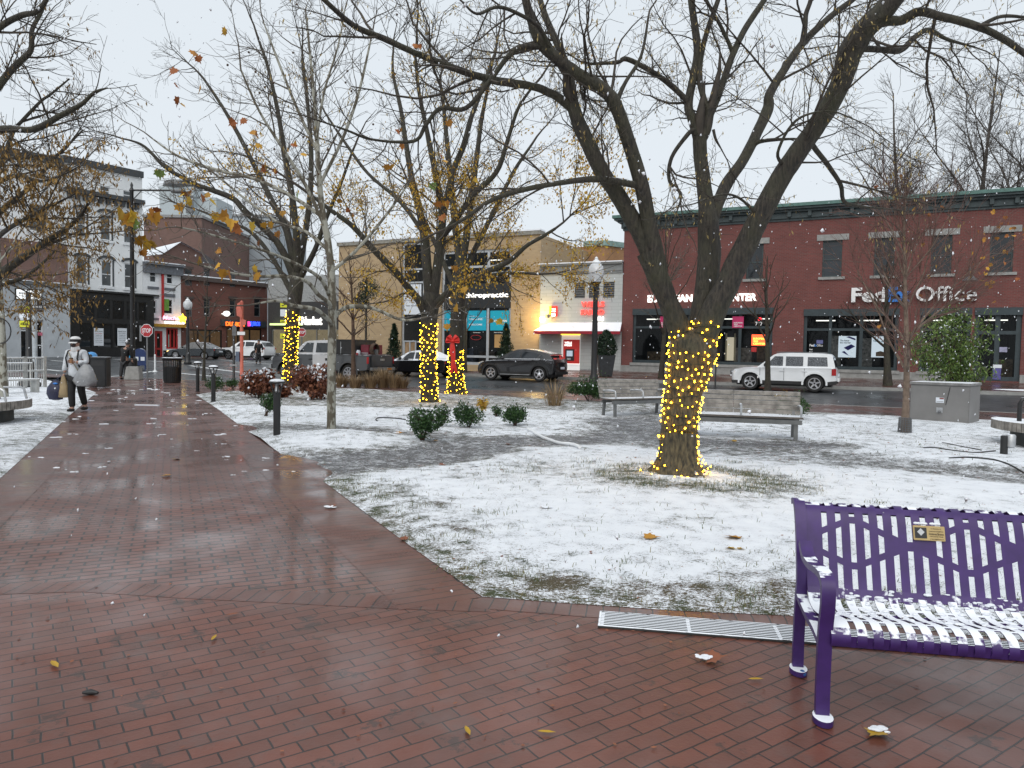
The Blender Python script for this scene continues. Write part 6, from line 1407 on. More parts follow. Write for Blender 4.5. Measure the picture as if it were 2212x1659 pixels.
    # brass plaque
    Yp = o.y; px = .575; y, z = at_u(iz(.728)); d = at_u(iz(.72)) - at_u(iz(.67)); tilt = math.atan2(d[0], d[1])
    Mx = Matrix.Translation((px, y-.012, z)) @ Matrix.Rotation(-tilt, 4, 'X')
    p = MB(); p.m = Mx; p.box(-.072, .072, -.004, .004, -.036, .036); p = p.build('plaque', mat('brass_plaque', (.42,.31,.14), .4, .35, var=.15, nscale=20), root, None, .002)
    q = MB(); q.m = Mx; q.box(-.066, -.012, -.0062, -.0044, -.026, .026); q.build('emblem_field', M['black'], p); q = MB(); q.m = Mx; q.prism([(-.039, -.0066, -.014), (-.022, -.0066, .004), (-.039, -.0066, .022), (-.056, -.0066, .004)], (0, -.001, 0)); q.build('emblem', M['steel'], p)
    ink = mat('engraved_ink', (.05,.035,.015), .6, var=0)
    for k, (tx, w, h) in enumerate((('In Memory of', .045, .006), ('beloved neighbor', .066, .006), ('Dolores Brown', .066, .011), ('Honored by friends', .06, .006), ('of the neighborhood', .062, .006))):
        o_ = fit_text('lettering', tx, (.032-w/2, .032+w/2, .022-.0125*k-h/2, .022-.0125*k+h/2), -.0046, ink, p, .0005, .01); o_.data.transform(Mx)
    # clumps of snow along the seat and plaque
    rg = random.Random(5); sn = MB()
    for _ in range(230):
        u = rg.choice((.40, .52, .53, .5, .46, .25, .33))*us/.56 + rg.uniform(-.03, .03); yy, zz = at_u(max(.06, min(us+.01, u))); sn.ball((rg.uniform(.03, Ln-.03), yy, zz+.006), rg.uniform(.005, .014), 7, 4, (rg.uniform(.8, 2.0), rg.uniform(.7, 1.3), .55))
    for _ in range(10): sn.ball((px+rg.uniform(-.065, .065), y+.0+.018, z+.04), rg.uniform(.008, .012), 7, 4, (1.4, .8, .8))
    s_ = sn.build('snow_clumps', M['snow'], root, 60); s_['kind'] = 'stuff'
    return root
purple_bench()
# ---- slatted wooden benches on steel frames
def slat_bench(name, p0, p1, label, arms, nsl=6, back_n=5, group='weathered slatted benches'):
    a, b = V(p0), V(p1); d = (b-a).normalized(); L = (b-a).length; root = empty(name, a, math.atan2(d.y, d.x), label, 'bench', group)
    for k in range(back_n):                                    # backrest boards: two lengths meeting in the middle, slightly uneven
        z = .48 + k*.088; y = .50 + k*.022
        m = MB()
        for x0, x1, dz in ((0, L*.5-.004, rng.uniform(-.006, .006)), (L*.5+.004, L, rng.uniform(-.006, .006))): m.add([(x0,y-.02,z+dz),(x1,y-.02,z+dz),(x1,y+.015,z+dz),(x0,y+.015,z+dz),(x0,y,z+.076+dz),(x1,y,z+.076+dz),(x1,y+.035,z+.076+dz),(x0,y+.035,z+.076+dz)], [(3,2,1,0),(4,5,6,7),(0,1,5,4),(1,2,6,5),(2,3,7,6),(3,0,4,7)])
        m.build('backrest_slat', M['wood'], root)
    for k in range(nsl): MB().box(0, L, k*.083, k*.083+.07, .435, .47).build('seat_slat', WOODSN, root)
    fr = MB(); fr.box(.02, L-.02, .0, .05, .33, .41); fr.box(.02, L-.02, .42, .46, .35, .41); fr.build('frame', M['galv'], root)
    for x in (.12, L-.12):
        m = MB(); m.obox((x, .03, 0), (x, .05, .43), .07, .05); m.build('leg', M['galv'], root); m = MB(); m.obox((x, .5, 0), (x, .45, .43), .07, .05); m.obox((x, .47, .40), (x, .615, .90), .05, .03); m.build('leg', M['galv'], root)
    for t in arms:
        x = L*t; m = MB(); m.tube([(x, .02, .46), (x, .03, .62), (x, .06, .655), (x, .30, .66), (x, .52, .64)], .022, 6); m.build('armrest', M['steel'], root, 50)
    return root
M['galv'] = mat('galvanised_frame', (.16,.165,.165), .5, .3, var=.2); WOODSN = mat('snowy_seat_board', (.12,.105,.092), .8, var=.4, nscale=7, snow=.5)
b0 = G(1322, 903); slat_bench('slatted_bench', (b0.x, b0.y, 0), (b0.x+1.72, b0.y+1.05, 0), 'shorter slatted bench seen past the big lit trunk', (.06, .5, .97))
b1 = G(1722, 957); slat_bench('slatted_bench', (b1.x-2.25, b1.y+.62, 0), (b1.x+.1, b1.y-.0, 0), 'long slatted bench just right of the big lit trunk', (.02, .55, .985))
# ---- curved ring seats
def ring_bench(name, c, R0, R1, a0, a1, label, back=True, hoops=(), base=True):
    root = empty(name, c, 0, label, 'bench'); n = 40; A = [lerp(a0, a1, i/n) for i in range(n+1)]
    m = MB(); vs = []
    for a in A:
        for r, z in ((R0,.46),(R1,.46),(R1,.40),(R0,.40)): vs.append((r*math.cos(a), r*math.sin(a), z))
    m.add(vs, [f for i in range(n) for f in ((4*i,4*i+1,4*i+5,4*i+4),(4*i+1,4*i+2,4*i+6,4*i+5),(4*i+2,4*i+3,4*i+7,4*i+6),(4*i+3,4*i,4*i+4,4*i+7))] + [(0,3,2,1),(4*n,4*n+1,4*n+2,4*n+3)]); m.build('seat', WOODSN, root)
    k = int(abs(a1-a0)*R1/.095); m = MB()
    for i in range(k):
        a = lerp(a0, a1, (i+.5)/k); t = .04/R1; 
        for rr in (R1,): p = [(rr+.002)*V((math.cos(a-t), math.sin(a-t), 0)), (rr+.002)*V((math.cos(a+t), math.sin(a+t), 0))]; q = [V((x.x, x.y, 0))*(1+.03/rr) for x in p]; m.prism([p[0]+V((0,0,.30)), p[1]+V((0,0,.30)), q[1]+V((0,0,.30)), q[0]+V((0,0,.30))], (0, 0, .165))
    m.build('edge_slats', M['wood'], root)
    m = MB(); rb = R1-.28; vs = []
    for a in A:
        for r, z in ((rb,.0),(rb,.40),(rb-.15,.40),(rb-.15,0)): vs.append((r*math.cos(a), r*math.sin(a), z))
    m.add(vs, [f for i in range(n) for f in ((4*i,4*i+1,4*i+5,4*i+4),(4*i+2,4*i+3,4*i+7,4*i+6))] + [(0,1,2,3),(4*n+3,4*n+2,4*n+1,4*n)]); m.build('base', mat('dark_grey_base', (.055,.062,.062), .7) if 'dark_grey_base' not in bpy.data.materials else bpy.data.materials['dark_grey_base'], root)
    if back:
        kk = int(abs(back[1]-back[0])*(R0+.15)/.10); m = MB()
        for i in range(kk):
            a = lerp(back[0], back[1], (i+.5)/kk); r = R0+.12; d = V((math.cos(a), math.sin(a), 0)); s = V((-math.sin(a), math.cos(a), 0))*.043; m.prism([d*r-s+V((0,0,.46)), d*r+s+V((0,0,.46)), d*(r+.035)+s+V((0,0,.46)), d*(r+.035)-s+V((0,0,.46))], d*(-.13)+V((0,0,.46)))
        m.build('backrest', M['wood'], root)
        AA = [lerp(back[0], back[1], i/14) for i in range(15)]; m = MB(); m.tube([((R0)*math.cos(a), (R0)*math.sin(a), .935) for a in AA], .028, 6); m.build('top_rail', M['steel'], root)
    for a in hoops:
        d = V((math.cos(a), math.sin(a), 0)); m = MB(); m.tube([d*(R1-.06)+V((0,0,.46)), d*(R1-.10)+V((0,0,.66)), d*(R1-.16)+V((0,0,.70)), d*(R0+.2)+V((0,0,.70))], .022, 6); m.build('armrest', M['steel'], root, 50)
    return root
lc = G(-140, 915); ring_bench('curved_bench', (lc.x, lc.y, 0), .9, 1.55, -1.9, .9, 'curved slatted bench with backrest left of the walking person', (-1.7, .9), (-.8, -.1, .5))
rc_ = G(2432, 985); root = ring_bench('curved_bench', (rc_.x, rc_.y+1.0, 0), .7, 1.35, 2.2, 4.6, 'curved snow topped bench cut by the right frame edge', None, ())
for a in (2.95, 3.5):
    d = V((math.cos(a), math.sin(a), 0)); m = MB(); p = d*1.02; q = d*.75; m.tube([p+V((0,0,.46)), p+V((0,0,.78)), p*.97+V((0,0,.86)), q+V((0,0,.89)), q*.4+V((0,0,.89))], .04, 8); m.build('armrest', M['blacksnow'], root, 50)
# ---- white railings by the left bench
def railing():
    a = G(-40, 846); b = G(97, 838); a.z = b.z = 0; root = empty('metal_railing', a, math.atan2(b.y-a.y, b.x-a.x), 'pale metal railing with snow on its rails at the path corner', 'railing'); L = (b-a).length
    pale = mat('pale_metal', (.42,.42,.40), .5, .2, snow=.6)
    for i in range(4): MB().box(L*i/3-.06, L*i/3+.06, -.03, .03, 0, 1.12).build('post', pale, root)
    for z in (1.07, .62): m = MB(); m.tube([(-.3, 0, z), (L, 0, z)], .035, 8); m.build('rail', pale, root, 50)
    m = MB()
    for i in range(26):
        x = L*(i+.5)/26
        if abs((x/L*3) % 1) > .05: m.box(x-.008, x+.008, -.008, .008, .1, 1.03)
    m.build('balusters', pale, root)
    s = G(20, 853); s2 = G(88, 850); B = empty('pale_bench', (s.x, s.y, 0), math.atan2(s2.y-s.y, s2.x-s.x), 'pale metal bench seat under snow before the railing', 'bench'); l = (s2-s).length
    m = MB().box(-.6, l, 0, .4, .42, .47); m.build('seat', mat('snowy_pale_seat', (.4,.4,.38), .6, snow=.3), B); 
    for x in (-.5, l-.1): MB().box(x, x+.08, .03, .37, 0, .42).build('leg', pale, B)
    m = MB(); m.tube([(-.6, .42, .95), (l, .42, .95)], .03, 6); m.tube([(-.5, .42, .42), (-.5, .42, .95)], .025, 6); m.tube([(l-.06, .42, .42), (l-.06, .42, .95)], .025, 6); m.build('backrest', pale, B)
railing()
# ---- bollard lights
def bollard(b, label):
    root = empty('bollard_light', b, 0, label, 'bollard', 'black bollard lights along the path'); MB().lathe([(.075,0),(.075,.03),(.06,.035),(.06,.80),(.05,.81)], 14).build('post', M['black'], root, 40)
    m = MB()
    for i in range(4): a = i*math.pi/2+.5; c, s = math.cos(a), math.sin(a); m.obox((.05*c, .05*s, .79), (.105*c, .105*s, .985), .022, .02)
    m.build('bracket', M['black'], root); m = MB().lathe([(.02,.80),(.045,.84),(.02,.97)], 10); m.build('lamp_cone', M['steel'], root, 40)
    m = MB().lathe([(.135,.975),(.14,.99),(.13,1.01),(.02,1.025)], 18); h = m.build('lamp_hood', M['black'], root, 40); MB().lathe([(.125,1.012),(.11,1.035),(.05,1.05),(.01,1.052)], 18).build('snow_cap', M['snow'], h, 60)
for px, py, lb in ((598, 950, 'nearest black bollard light, in front of the mottled tree'), (461, 869, 'middle black bollard light beside an evergreen shrub'), (427, 846, 'farthest black bollard light near the slatted bin')): bollard(G(px, py), lb)
# ---- trench drain
def drain():
    a = G(1298, 1340); b = G(2330, 1420); a.z = b.z = 0; L = (b-a).length; root = empty('drain_grate', a, math.atan2(b.y-a.y, b.x-a.x), 'snow filled slotted trench drain along the lawn edge', 'drain')
    m = MB(); m.box(0, L, -.125, -.115, .002, .014); m.box(0, L, .115, .125, .002, .014); m.box(-.012, 0, -.125, .125, .002, .014); m.build('frame', mat('snowy_iron_frame', (.03,.032,.032), .5, snow=.85, sscale=18), root)
    m = MB(); n = int(L/.5)
    for r in range(9): y = -.105+.026*r; m.box(0, L, y-.006, y+.006, .006, .012)
    for i in range(int(L/.5)): m.box(i*.5, i*.5+.02, -.114, .114, .004, .0105)
    m.build('grate', mat('iron_grate', (.03,.032,.032), .5, var=.4, snow=.62, sscale=20), root)
    MB().add([(0,-.115,.003),(L,-.115,.003),(L,.115,.003),(0,.115,.003)], [(0,1,2,3)]).build('snow_fill', mat('gritty_snow', (.62,.66,.68), .9, var=.3, nscale=30, bump=.5), root)
drain()
# ---- lamp post with acorn globe
GLOBE = bpy.data.materials.new('frosted_globe'); GLOBE.use_nodes = True; b_ = GLOBE.node_tree.nodes['Principled BSDF']; b_.inputs['Base Color'].default_value = (.78,.8,.82,1); b_.inputs['Roughness'].default_value = .25; b_.inputs['Transmission Weight'].default_value = .35
def lamp_post(b, h, label, group='black lamp posts with frosted globes'):
    root = empty('lamp_post', b, 0, label, 'street lamp', group); k = h/5.0
    MB().lathe([(.26,0),(.26,.12),(.2,.2),(.19,.55),(.15,.7),(.115,.8),(.11,2.0*k),(.09,3.7*k),(.085,3.78*k),(.13,3.82*k),(.13,3.9*k),(.09,3.95*k),(.12,4.02*k),(.2,4.08*k),(.2,4.11*k)], 18).build('post', M['black'], root, 35)
    g = MB().lathe([(.17,4.11*k),(.27,4.30*k),(.30,4.48*k),(.27,4.66*k),(.19,4.76*k),(.14,4.78*k)], 20); g.build('globe', GLOBE, root, 60); MB().lathe([(.15,4.78*k),(.17,4.81*k),(.13,4.87*k),(.06,4.93*k),(.07,4.97*k),(.02,5.03*k)], 16).build('finial', M['white'], root, 50)
lamp_post(gd(1283, 27.6), 5.15, 'black lamp post with frosted globe standing before the bank'); lamp_post(gd(406, 50), 4.5, 'distant lamp post with frosted globe before the brick terrace')
# ---- tall road light with a long arm
def road_light():
    b = gd(287, 35); h = (at(287, 400, 35).z - b.z); root = empty('road_light', b, 0, 'tall black road light with a long horizontal arm', 'street light'); MB().lathe([(.2,0),(.2,.9),(.11,1.0),(.085,h-.3),(.12,h-.25),(.05,h-.1),(.07,h),(.01,h+.15)], 14).build('post', M['black'], root, 40)
    zz = at(300, 411, 35).z - b.z; L = (375-287)/F*35; m = MB(); m.tube([(0, 0, zz), (L, 0, zz+.02)], .045, 8); m.tube([(0, 0, zz-.5), (L*.25, 0, zz)], .02, 6); m.build('arm', M['black'], root, 40); m = MB(); m.ball((L+.25, 0, zz-.02), .3, 12, 6, (1.25, .6, .35)); m.build('lamp_head', M['grey'], root, 60)
    # mailbox-level sign lamp
road_light()
# ---- litter bins
def slat_bin(b, label, h=1.0, r=.36):
    root = empty('litter_bin', b, 0, label, 'litter bin'); MB().lathe([(r*.82,0),(r*.84,.03),(r*.86,h*.62),(r*.8,h*.63),(r*.78,.1)], 20).build('drum', M['black'], root, 40)
    m = MB()
    for i in range(26): a = i*2*math.pi/26; c, s = math.cos(a), math.sin(a); m.obox((r*.86*c, r*.86*s, h*.05), (r*.9*c, r*.9*s, h*.9), .03, .012)
    m.build('slats', M['black'], root); m = MB().lathe([(r*.95,h*.88),(r*1.05,h*.93),(r*1.06,h*.98),(r*.7,h),(r*.66,h*.9)], 22); m.build('rim', M['blacksnow'], root, 40)
slat_bin(gd(372, 31.2), 'round slatted black litter bin at the end of the path', 1.08, .40)
def square_bin():
    b = gd(217, 26.5); root = empty('litter_bin', b, R(12), 'square black litter bin behind the walking person', 'litter bin'); MB().box(-.27, .27, -.27, .27, .05, 1.06).build('body', M['black'], root, None, .03); MB().box(-.3, .3, -.3, .3, 1.06, 1.13).build('lid', M['blacksnow'], root, None, .02)
    m = MB(); m.box(-.2, .2, -.285, -.272, .8, .97); m.build('opening', M['rubber'], root)
square_bin()
def small_bin():
    b = gd(284, 46); root = empty('recycling_bin', b, R(30), 'dark bin with a blue label near the black shopfront', 'litter bin'); MB().lathe([(.42,0),(.48,.1),(.5,1.05),(.3,1.15)], 14).build('body', M['black'], root, 40); MB().box(-.25, .25, -.55, -.5, .45, .85).build('blue_label', mat('blue_label', (.03,.3,.6), .5, emit=(.05, .4, .8), estr=.25), root)
    m = MB(); m.lathe([(.1,1.15),(.08,1.25),(.02,1.3)], 8); m.build('lid_knob', M['grey'], root, 40)
small_bin()
# ---- blue mailbox
def mailbox():
    b = gd(303, 45); root = empty('mailbox', b, R(20), 'blue rounded top mailbox with snow on it behind the stop sign', 'mailbox'); blue = mat('mailbox_blue', (.015,.035,.12), .45, var=.15, snow=.9)
    pr = [(-.34,.25),(.34,.25),(.34,.95)] + [(.34*math.cos(a), .95+.34*math.sin(a)) for a in [i*math.pi/10 for i in range(1, 10)]] + [(-.34,.95)]
    MB().prism([(x, -.3, z) for x, z in pr], (0, .6, 0)).build('body', blue, root, 40)
    for x, y in ((-.3,-.26),(.3,-.26),(-.3,.26),(.3,.26)): MB().box(x-.03, x+.03, y-.03, y+.03, 0, .25).build('leg', blue, root)
    for x in (-.17, .17): MB().box(x-.11, x+.11, -.312, -.302, .55, .78).build('white_label', M['poster'], root)
mailbox()
# ---- stop signs
def stop_sign(b, zc, size, label, rz=0.0):
    root = empty('stop_sign', b, rz, label, 'stop sign', 'red stop signs'); m = MB().box(-.03, .03, -.012, .02, 0, zc+size*.55); m.build('post', M['grey'], root)
    oc = lambda r: [(r*math.cos(math.pi/8+i*math.pi/4), r*math.sin(math.pi/8+i*math.pi/4)) for i in range(8)]
    w = MB().prism([(x, -.02, zc+z) for x, z in oc(size*.54)], (0, -.008, 0)).build('white_rim', M['white'], root); MB().prism([(x, -.029, zc+z) for x, z in oc(size*.50)], (0, -.004, 0)).build('sign_face', mat('sign_red', (.36,.015,.02), .4, var=.15) if 'sign_red' not in bpy.data.materials else bpy.data.materials['sign_red'], w)
    fit_text('lettering', 'STOP', (-size*.36, size*.36, zc-size*.17, zc+size*.17), -.034, M['white'], root, .004, .02); return root
b = gd(318, 32.6); r_ = stop_sign(b, at(314, 714, 32.6).z - b.z, .56, 'nearer red stop sign at the end of the path', R(-6)); MB().box(-.36, -.26, .0, .012, 1.75, 2.45).build('back_plate', M['grey'], r_)
b = gd(652, 48); stop_sign(b, at(653, 718, 48).z - b.z, .56, 'red stop sign just right of the farther lit trunk', R(-10))
# ---- pedestrian warning and bus poles
YEL = mat('fluorescent_yellow', (.62,.62,.02), .5, var=.08)
def warn_pole(px, Y, label, zs, side, rows):
    b = gd(px, Y); root = empty('sign_pole', b, 0, label, 'sign pole', 'sign poles with yellow plates'); h = zs[0]+.6; MB().lathe([(.36,0),(.36,.16),(.24,.3),(.17,.36),(.15,.9),(.10,1.0),(.08,h)], 12).build('post', M['black'], root, 40)
    for k, z in enumerate(zs):
        x = side*.45; m = MB().box(x-.17, x+.17, -.16, -.13, z-.11, z+.11); p = m.build('plate', YEL if k != 1 else M['poster'], root)
        if rows[k]: fit_text('lettering', rows[k], (x-.13, x+.13, z-.05, z+.05), -.164, M['black'], p, .004, .02)
def zat(px, py, Y): return at(px, py, Y).z - gd(px, Y).z
warn_pole(63, 26, 'dark pole with two yellow plates before the grey corner shop', [zat(62, 668, 26), zat(62, 684, 26), zat(62, 700, 26)], -.1, ['STOP', '', '4 SIGNS'])
b = gd(621, 46); root = empty('crossing_sign', b, 0, 'fluorescent yellow crossing signs left of the farther lit trunk', 'road sign'); MB().box(-.04, .04, -.04, .04, 0, zat(613, 655, 46)).build('post', M['grey'], root)
for k, (py, hh) in enumerate(((659, .15), (694, .08), (726, .16))):
    z = zat(613, py, 46); p = MB().box(-.44, .02, -.08, -.05, z-hh, z+hh).build('plate', YEL, root)
    m = MB(); m.prism([(-.33, -.084, z-hh*.5), (-.08, -.084, z+hh*.2), (-.1, -.084, z+hh*.5), (-.36, -.084, z-hh*.2)], (0, -.006, 0)); m.build('arrow', M['black'], p)
p = MB().box(-.44, .02, -.08, -.05, zat(613, 676, 46)-.22, zat(613, 676, 46)+.22).build('plate', M['poster'], root)
# ---- slim street poles
def pole(px, Y, pt, r, label, m='black', extra=None, lit=False):
    b = gd(px, Y); h = at(px, pt, Y).z - b.z; root = empty('street_pole', b, 0, label, 'pole'); MB().lathe([(r*1.6,0),(r*1.5,.15),(r,.2),(r*.9,h),(.01,h+.06)], 10).build('post', M[m] if isinstance(m, str) else m, root, 40)
    if extra: extra(root, h)
    return root
def ex1(root, h): MB().box(-.05, .14, -.07, -.055, h-.55, h-.1).build('plate', M['grey'], root); MB().box(-.16, .16, -.06, -.03, h*.28, h*.30).build('band', M['steel'], root)
pole(505, 32.5, 698, .055, 'thin black pole with a narrow plate left of the orange pole', 'black', ex1)
ORG = mat('faded_orange_paint', (.50,.13,.09), .6, var=.2)
def ex2(root, h):
    pts = [(-.42,.05),(-.5,.45),(-.36,.72),(-.1,.8),(.02,.55),(.2,.2),(.1,-.1),(-.15,.0)]
    MB().prism([(x*.36, -.08, h-.62+z*.75) for x, z in pts], (0, -.05, 0)).build('hand_sign', ORG, root, 30); MB().prism([(.05,-.03,h-1.0),(.19,-.03,h-.95),(.2,-.03,h-.76),(.05,-.03,h-.72)], (0, -.05, 0)).build('bracket', ORG, root)
    MB().box(-.15, .17, -.1, -.08, h*.60, h*.64).build('plate', M['white'], root); MB().box(-.22, -.07, -.1, .05, h*.28, h*.40).build('meter_box', mat('slate_blue_box', (.09,.12,.17), .5), root)
pole(522, 30.5, 652, .075, 'faded orange pole with a hand shaped sign on top', ORG, ex2)
pole(395, 36, 642, .02, 'thin white marker pole') if False else None
b = gd(335, 43); root = empty('marker_post', b, 0, 'white flexible marker post at the junction beside the stop sign', 'marker post'); MB().lathe([(.14,0),(.12,.06),(.05,.08),(.05,1.0),(.02,1.03)], 10).build('post', M['white'], root, 40)
b = gd(1546, 30.5); root = empty('street_pole', b, 0, 'thin dark pole right of the big lit trunk', 'pole'); MB().lathe([(.06,0),(.035,.1),(.03,3.4),(.01,3.45)], 8).build('post', M['black'], root, 40)
b = gd(76, 30); root = empty('street_pole', b, 0, 'plain pale pole in front of the corner shop door', 'pole'); MB().lathe([(.09,0),(.09,3.3),(.02,3.4)], 10).build('post', mat('pale_grey_pole', (.33,.36,.38), .5), root, 40); MB().box(-.05, .62, -.1, -.06, 2.98, 3.14).build('street_plate', M['black'], root)
fit_text('lettering', '8TH ST SE', (0.0, .55, 3.02, 3.1), -.105, M['letterwhite'], root, .004)
# ---- grey stone block with the resting man
def stone_block():
    b = gd(289, 33.2); root = empty('stone_block', b, R(8), 'pale grey stone block that the man in black leans over', 'stone block'); m = MB(); m.add([(-.34,-.28,0),(.34,-.28,0),(.34,.28,0),(-.34,.28,0),(-.25,-.22,.6),(.27,-.22,.6),(.27,.22,.6),(-.25,.22,.6)], [(3,2,1,0),(4,5,6,7),(0,1,5,4),(1,2,6,5),(2,3,7,6),(3,0,4,7)]); m.build('block', M['stone'], root, None, .02)
stone_block()
# ---- utility cabinet
def cabinet():
    a = G(1964, 909); c = G(2092, 918); a.z = c.z = 0; L = (c-a).length; root = empty('utility_cabinet', a, math.atan2(c.y-a.y, c.x-a.x), 'big grey utility cabinet with a snowy lid on the lawn', 'cabinet'); g = mat('cabinet_grey', (.19,.185,.18), .55, var=.12, nscale=2)
    h = .93; MB().box(0, L, 0, 1.2, 0, h).build('body', g, root, None, .015); MB().box(-.02, L+.02, -.03, 1.23, h, h+.07).build('lid', mat('cabinet_lid', (.19,.185,.18), .55, snow=.4), root, None, .01)
    p = MB().box(.58, .76, -.008, -.002, .5, .63).build('notice', M['poster'], root); MB().box(.66, .755, -.0105, -.0085, .59, .625).build('red_band', mat('brown_ink', (.2,.06,.05), .6), p); MB().box(.595, .745, -.0105, -.0085, .525, .535).build('text_line', M['grey'], p)
    m = MB().box(.6, .74, -.012, -.002, .26, .38); m.build('lock_plate', M['steel'], root); m = MB(); m.ball((.67, -.03, .28), .035, 8, 6); m.build('padlock', M['grey'], root, 50)
    m = MB(); m.tube([(.88, -.01, h-.03), (.80, -.012, .45)], .006, 4); m.build('seam', M['black'], root)
cabinet()
# ---- garden spotlight and hoses
b = G(2168, 985); root = empty('garden_spotlight', b, 0, 'stubby garden spotlight on a post at the lawn edge', 'spotlight'); MB().lathe([(.055,0),(.055,.33),(.04,.34)], 12).build('post', M['rubber'], root, 40); m = MB(); m.m = Matrix.Translation((.09, -.02, .24)); m.lathe([(.05,-.1),(.075,-.08),(.075,.1),(.06,.12)], 14); m.build('lamp_head', M['steel'], root, 40)
def hose(pts, r, label, m='rubber', cat='hose', name='garden_hose'):
    P = [G(*p) for p in pts]; b = P[0].copy(); b.z = 0; o = MB(); c = catmull([tuple(p - b) for p in P], 6); o.tube([(q[0], q[1], f_h(b.x+q[0], b.y+q[1])+r+.002) for q in c], r, 6); o = o.build(name, M[m], None, 60); o.location = b; tag(o, label, cat)
hose([(1995,974),(2020,973),(2060,979),(2110,983),(2150,979)], .010, 'black hose lying in snow near the cabinet'); hose([(2050,996),(2100,996),(2150,1000),(2190,1012),(2230,1030)], .012, 'black hose curling past the garden spotlight'); hose([(2035,961),(2080,970),(2120,978)], .008, 'thin black cable on the snow beside the cabinet', 'rubber', 'cable', 'garden_cable')
hose([(815,912),(812,909),(820,905),(850,907),(876,911)], .012, 'bent black pipe end poking from the snow near the shrubs', 'rubber', 'pipe', 'bent_pipe')
hose([(1140,930),(1165,943),(1200,962),(1235,972),(1252,979)], .03, 'white plastic strip lying across the dark gravel', 'white', 'strip', 'white_strip')
# ---- red bow on the farther lit tree
def bow():
    c = at(978, 737, 26.25); root = empty('red_bow', c, 0, 'big red ribbon bow tied on the farther lit trunk', 'bow'); m = mat('red_ribbon', (.62,.02,.012), .45, var=.2, nscale=9)
    for s in (-1, 1):
        for dz in (0, .12):
            o = MB(); an = (.15 if dz == 0 else .85); vs = []; fs = []; K = 10                     # a puffed loop: a ribbon closed on itself, wide at its far end
            for i in range(K+1):
                a = 2*math.pi*i/K; u = .5-.5*math.cos(a); ln = .25; off = .05*math.sin(a)*(.3+u); wv = .03 + .055*u
                for k_ in (-1, 1): x_, z_ = ln*u, off + k_*0; y_ = -.05 + k_*wv*.6; zz_ = z_ + k_*wv*.75; vs.append((s*(x_*math.cos(an) - zz_*math.sin(an)), y_, x_*math.sin(an) + zz_*math.cos(an)))
            o.add(vs, [(2*i, 2*i+1, 2*i+3, 2*i+2) for i in range(K)]); o.build('loop', m, root, 60)
        o = MB(); cpt = catmull([(0,-.04,0),(s*.05,-.06,-.35),(s*.02+.04,-.07,-.7),(s*.09+.05,-.05,-1.12)], 5); vs = []
        for q in cpt: vs += [(q[0]-.055, q[1]-.01, q[2]), (q[0]+.055, q[1]-.03, q[2]-.03)]
        o.add(vs, [(2*i, 2*i+1, 2*i+3, 2*i+2) for i in range(len(cpt)-1)]); o.build('tail', m, root, 60)
    o = MB(); o.ball((0, -.06, 0), .06, 10, 8); o.build('knot', m, root, 60)
bow()
# ---- planter with topiary by the bank, parked bicycle
def planter():
    b = fb(1308, 35.4); root = empty('planter', b, 0, 'tall dark planter with clipped evergreen before the bank door', 'planter'); MB().add([(x*w, y*w, z) for w, z in ((.30,0),(.44,1.08)) for x, y in ((-1,-1),(1,-1),(1,1),(-1,1))], [(3,2,1,0),(4,5,6,7),(0,1,5,4),(1,2,6,5),(2,3,7,6),(3,0,4,7)]).build('pot', mat('dark_planter', (.03,.033,.037), .6), root, None, .02); P = []
    for _ in range(3200): t = nrng.uniform(0, 1); a = nrng.uniform(0, 6.28); r = .5*math.sin(math.pi*min(1, .28+.72*t))**.7*nrng.uniform(.75, 1.05); P.append((r*math.cos(a), r*math.sin(a), 1.0+t*1.3))
    quads_at(P, .11, -.2, .5, 'foliage', M['needle'], root)
planter()
def bicycle():
    b = fb(2088, 36.6); root = empty('bicycle', b, SW.rz, 'bicycle leaning by the shop, its front wheel past the cabinet', 'bicycle')
    for x in (0, -1.05):
        m = MB(); m.tube([(x+.34*math.cos(a), 0, .34+.34*math.sin(a)) for a in [i*math.pi/12 for i in range(25)]], .022, 6); w = m.build('tyre', M['tyre'], root, 60); m = MB()
        for i in range(10): a = i*math.pi/10; m.tube([(x-.33*math.cos(a), 0, .34-.33*math.sin(a)), (x+.33*math.cos(a), 0, .34+.33*math.sin(a))], .003, 3)
        m.build('spokes', M['steel'], w)
    m = MB(); f = [((0,.34),(-.12,.86)),((-.12,.8),(-.62,.75)),((-.15,.7),(-.6,.3)),((-.6,.3),(-.66,.9)),((-.6,.3),(-1.05,.34)),((-1.05,.34),(-.63,.75))]
    for (a, c), (d, e) in f: m.tube([(a, 0, c), (d, 0, e)], .016, 6)
    m.build('frame', M['black'], root); MB().box(-.78, -.52, -.06, .06, .9, .95).build('saddle', M['rubber'], root, None, .02); m = MB(); m.tube([(-.08, -.28, .98), (-.14, 0, .92), (-.08, .28, .98)], .014, 6); m.build('handlebar', M['black'], root)
bicycle()
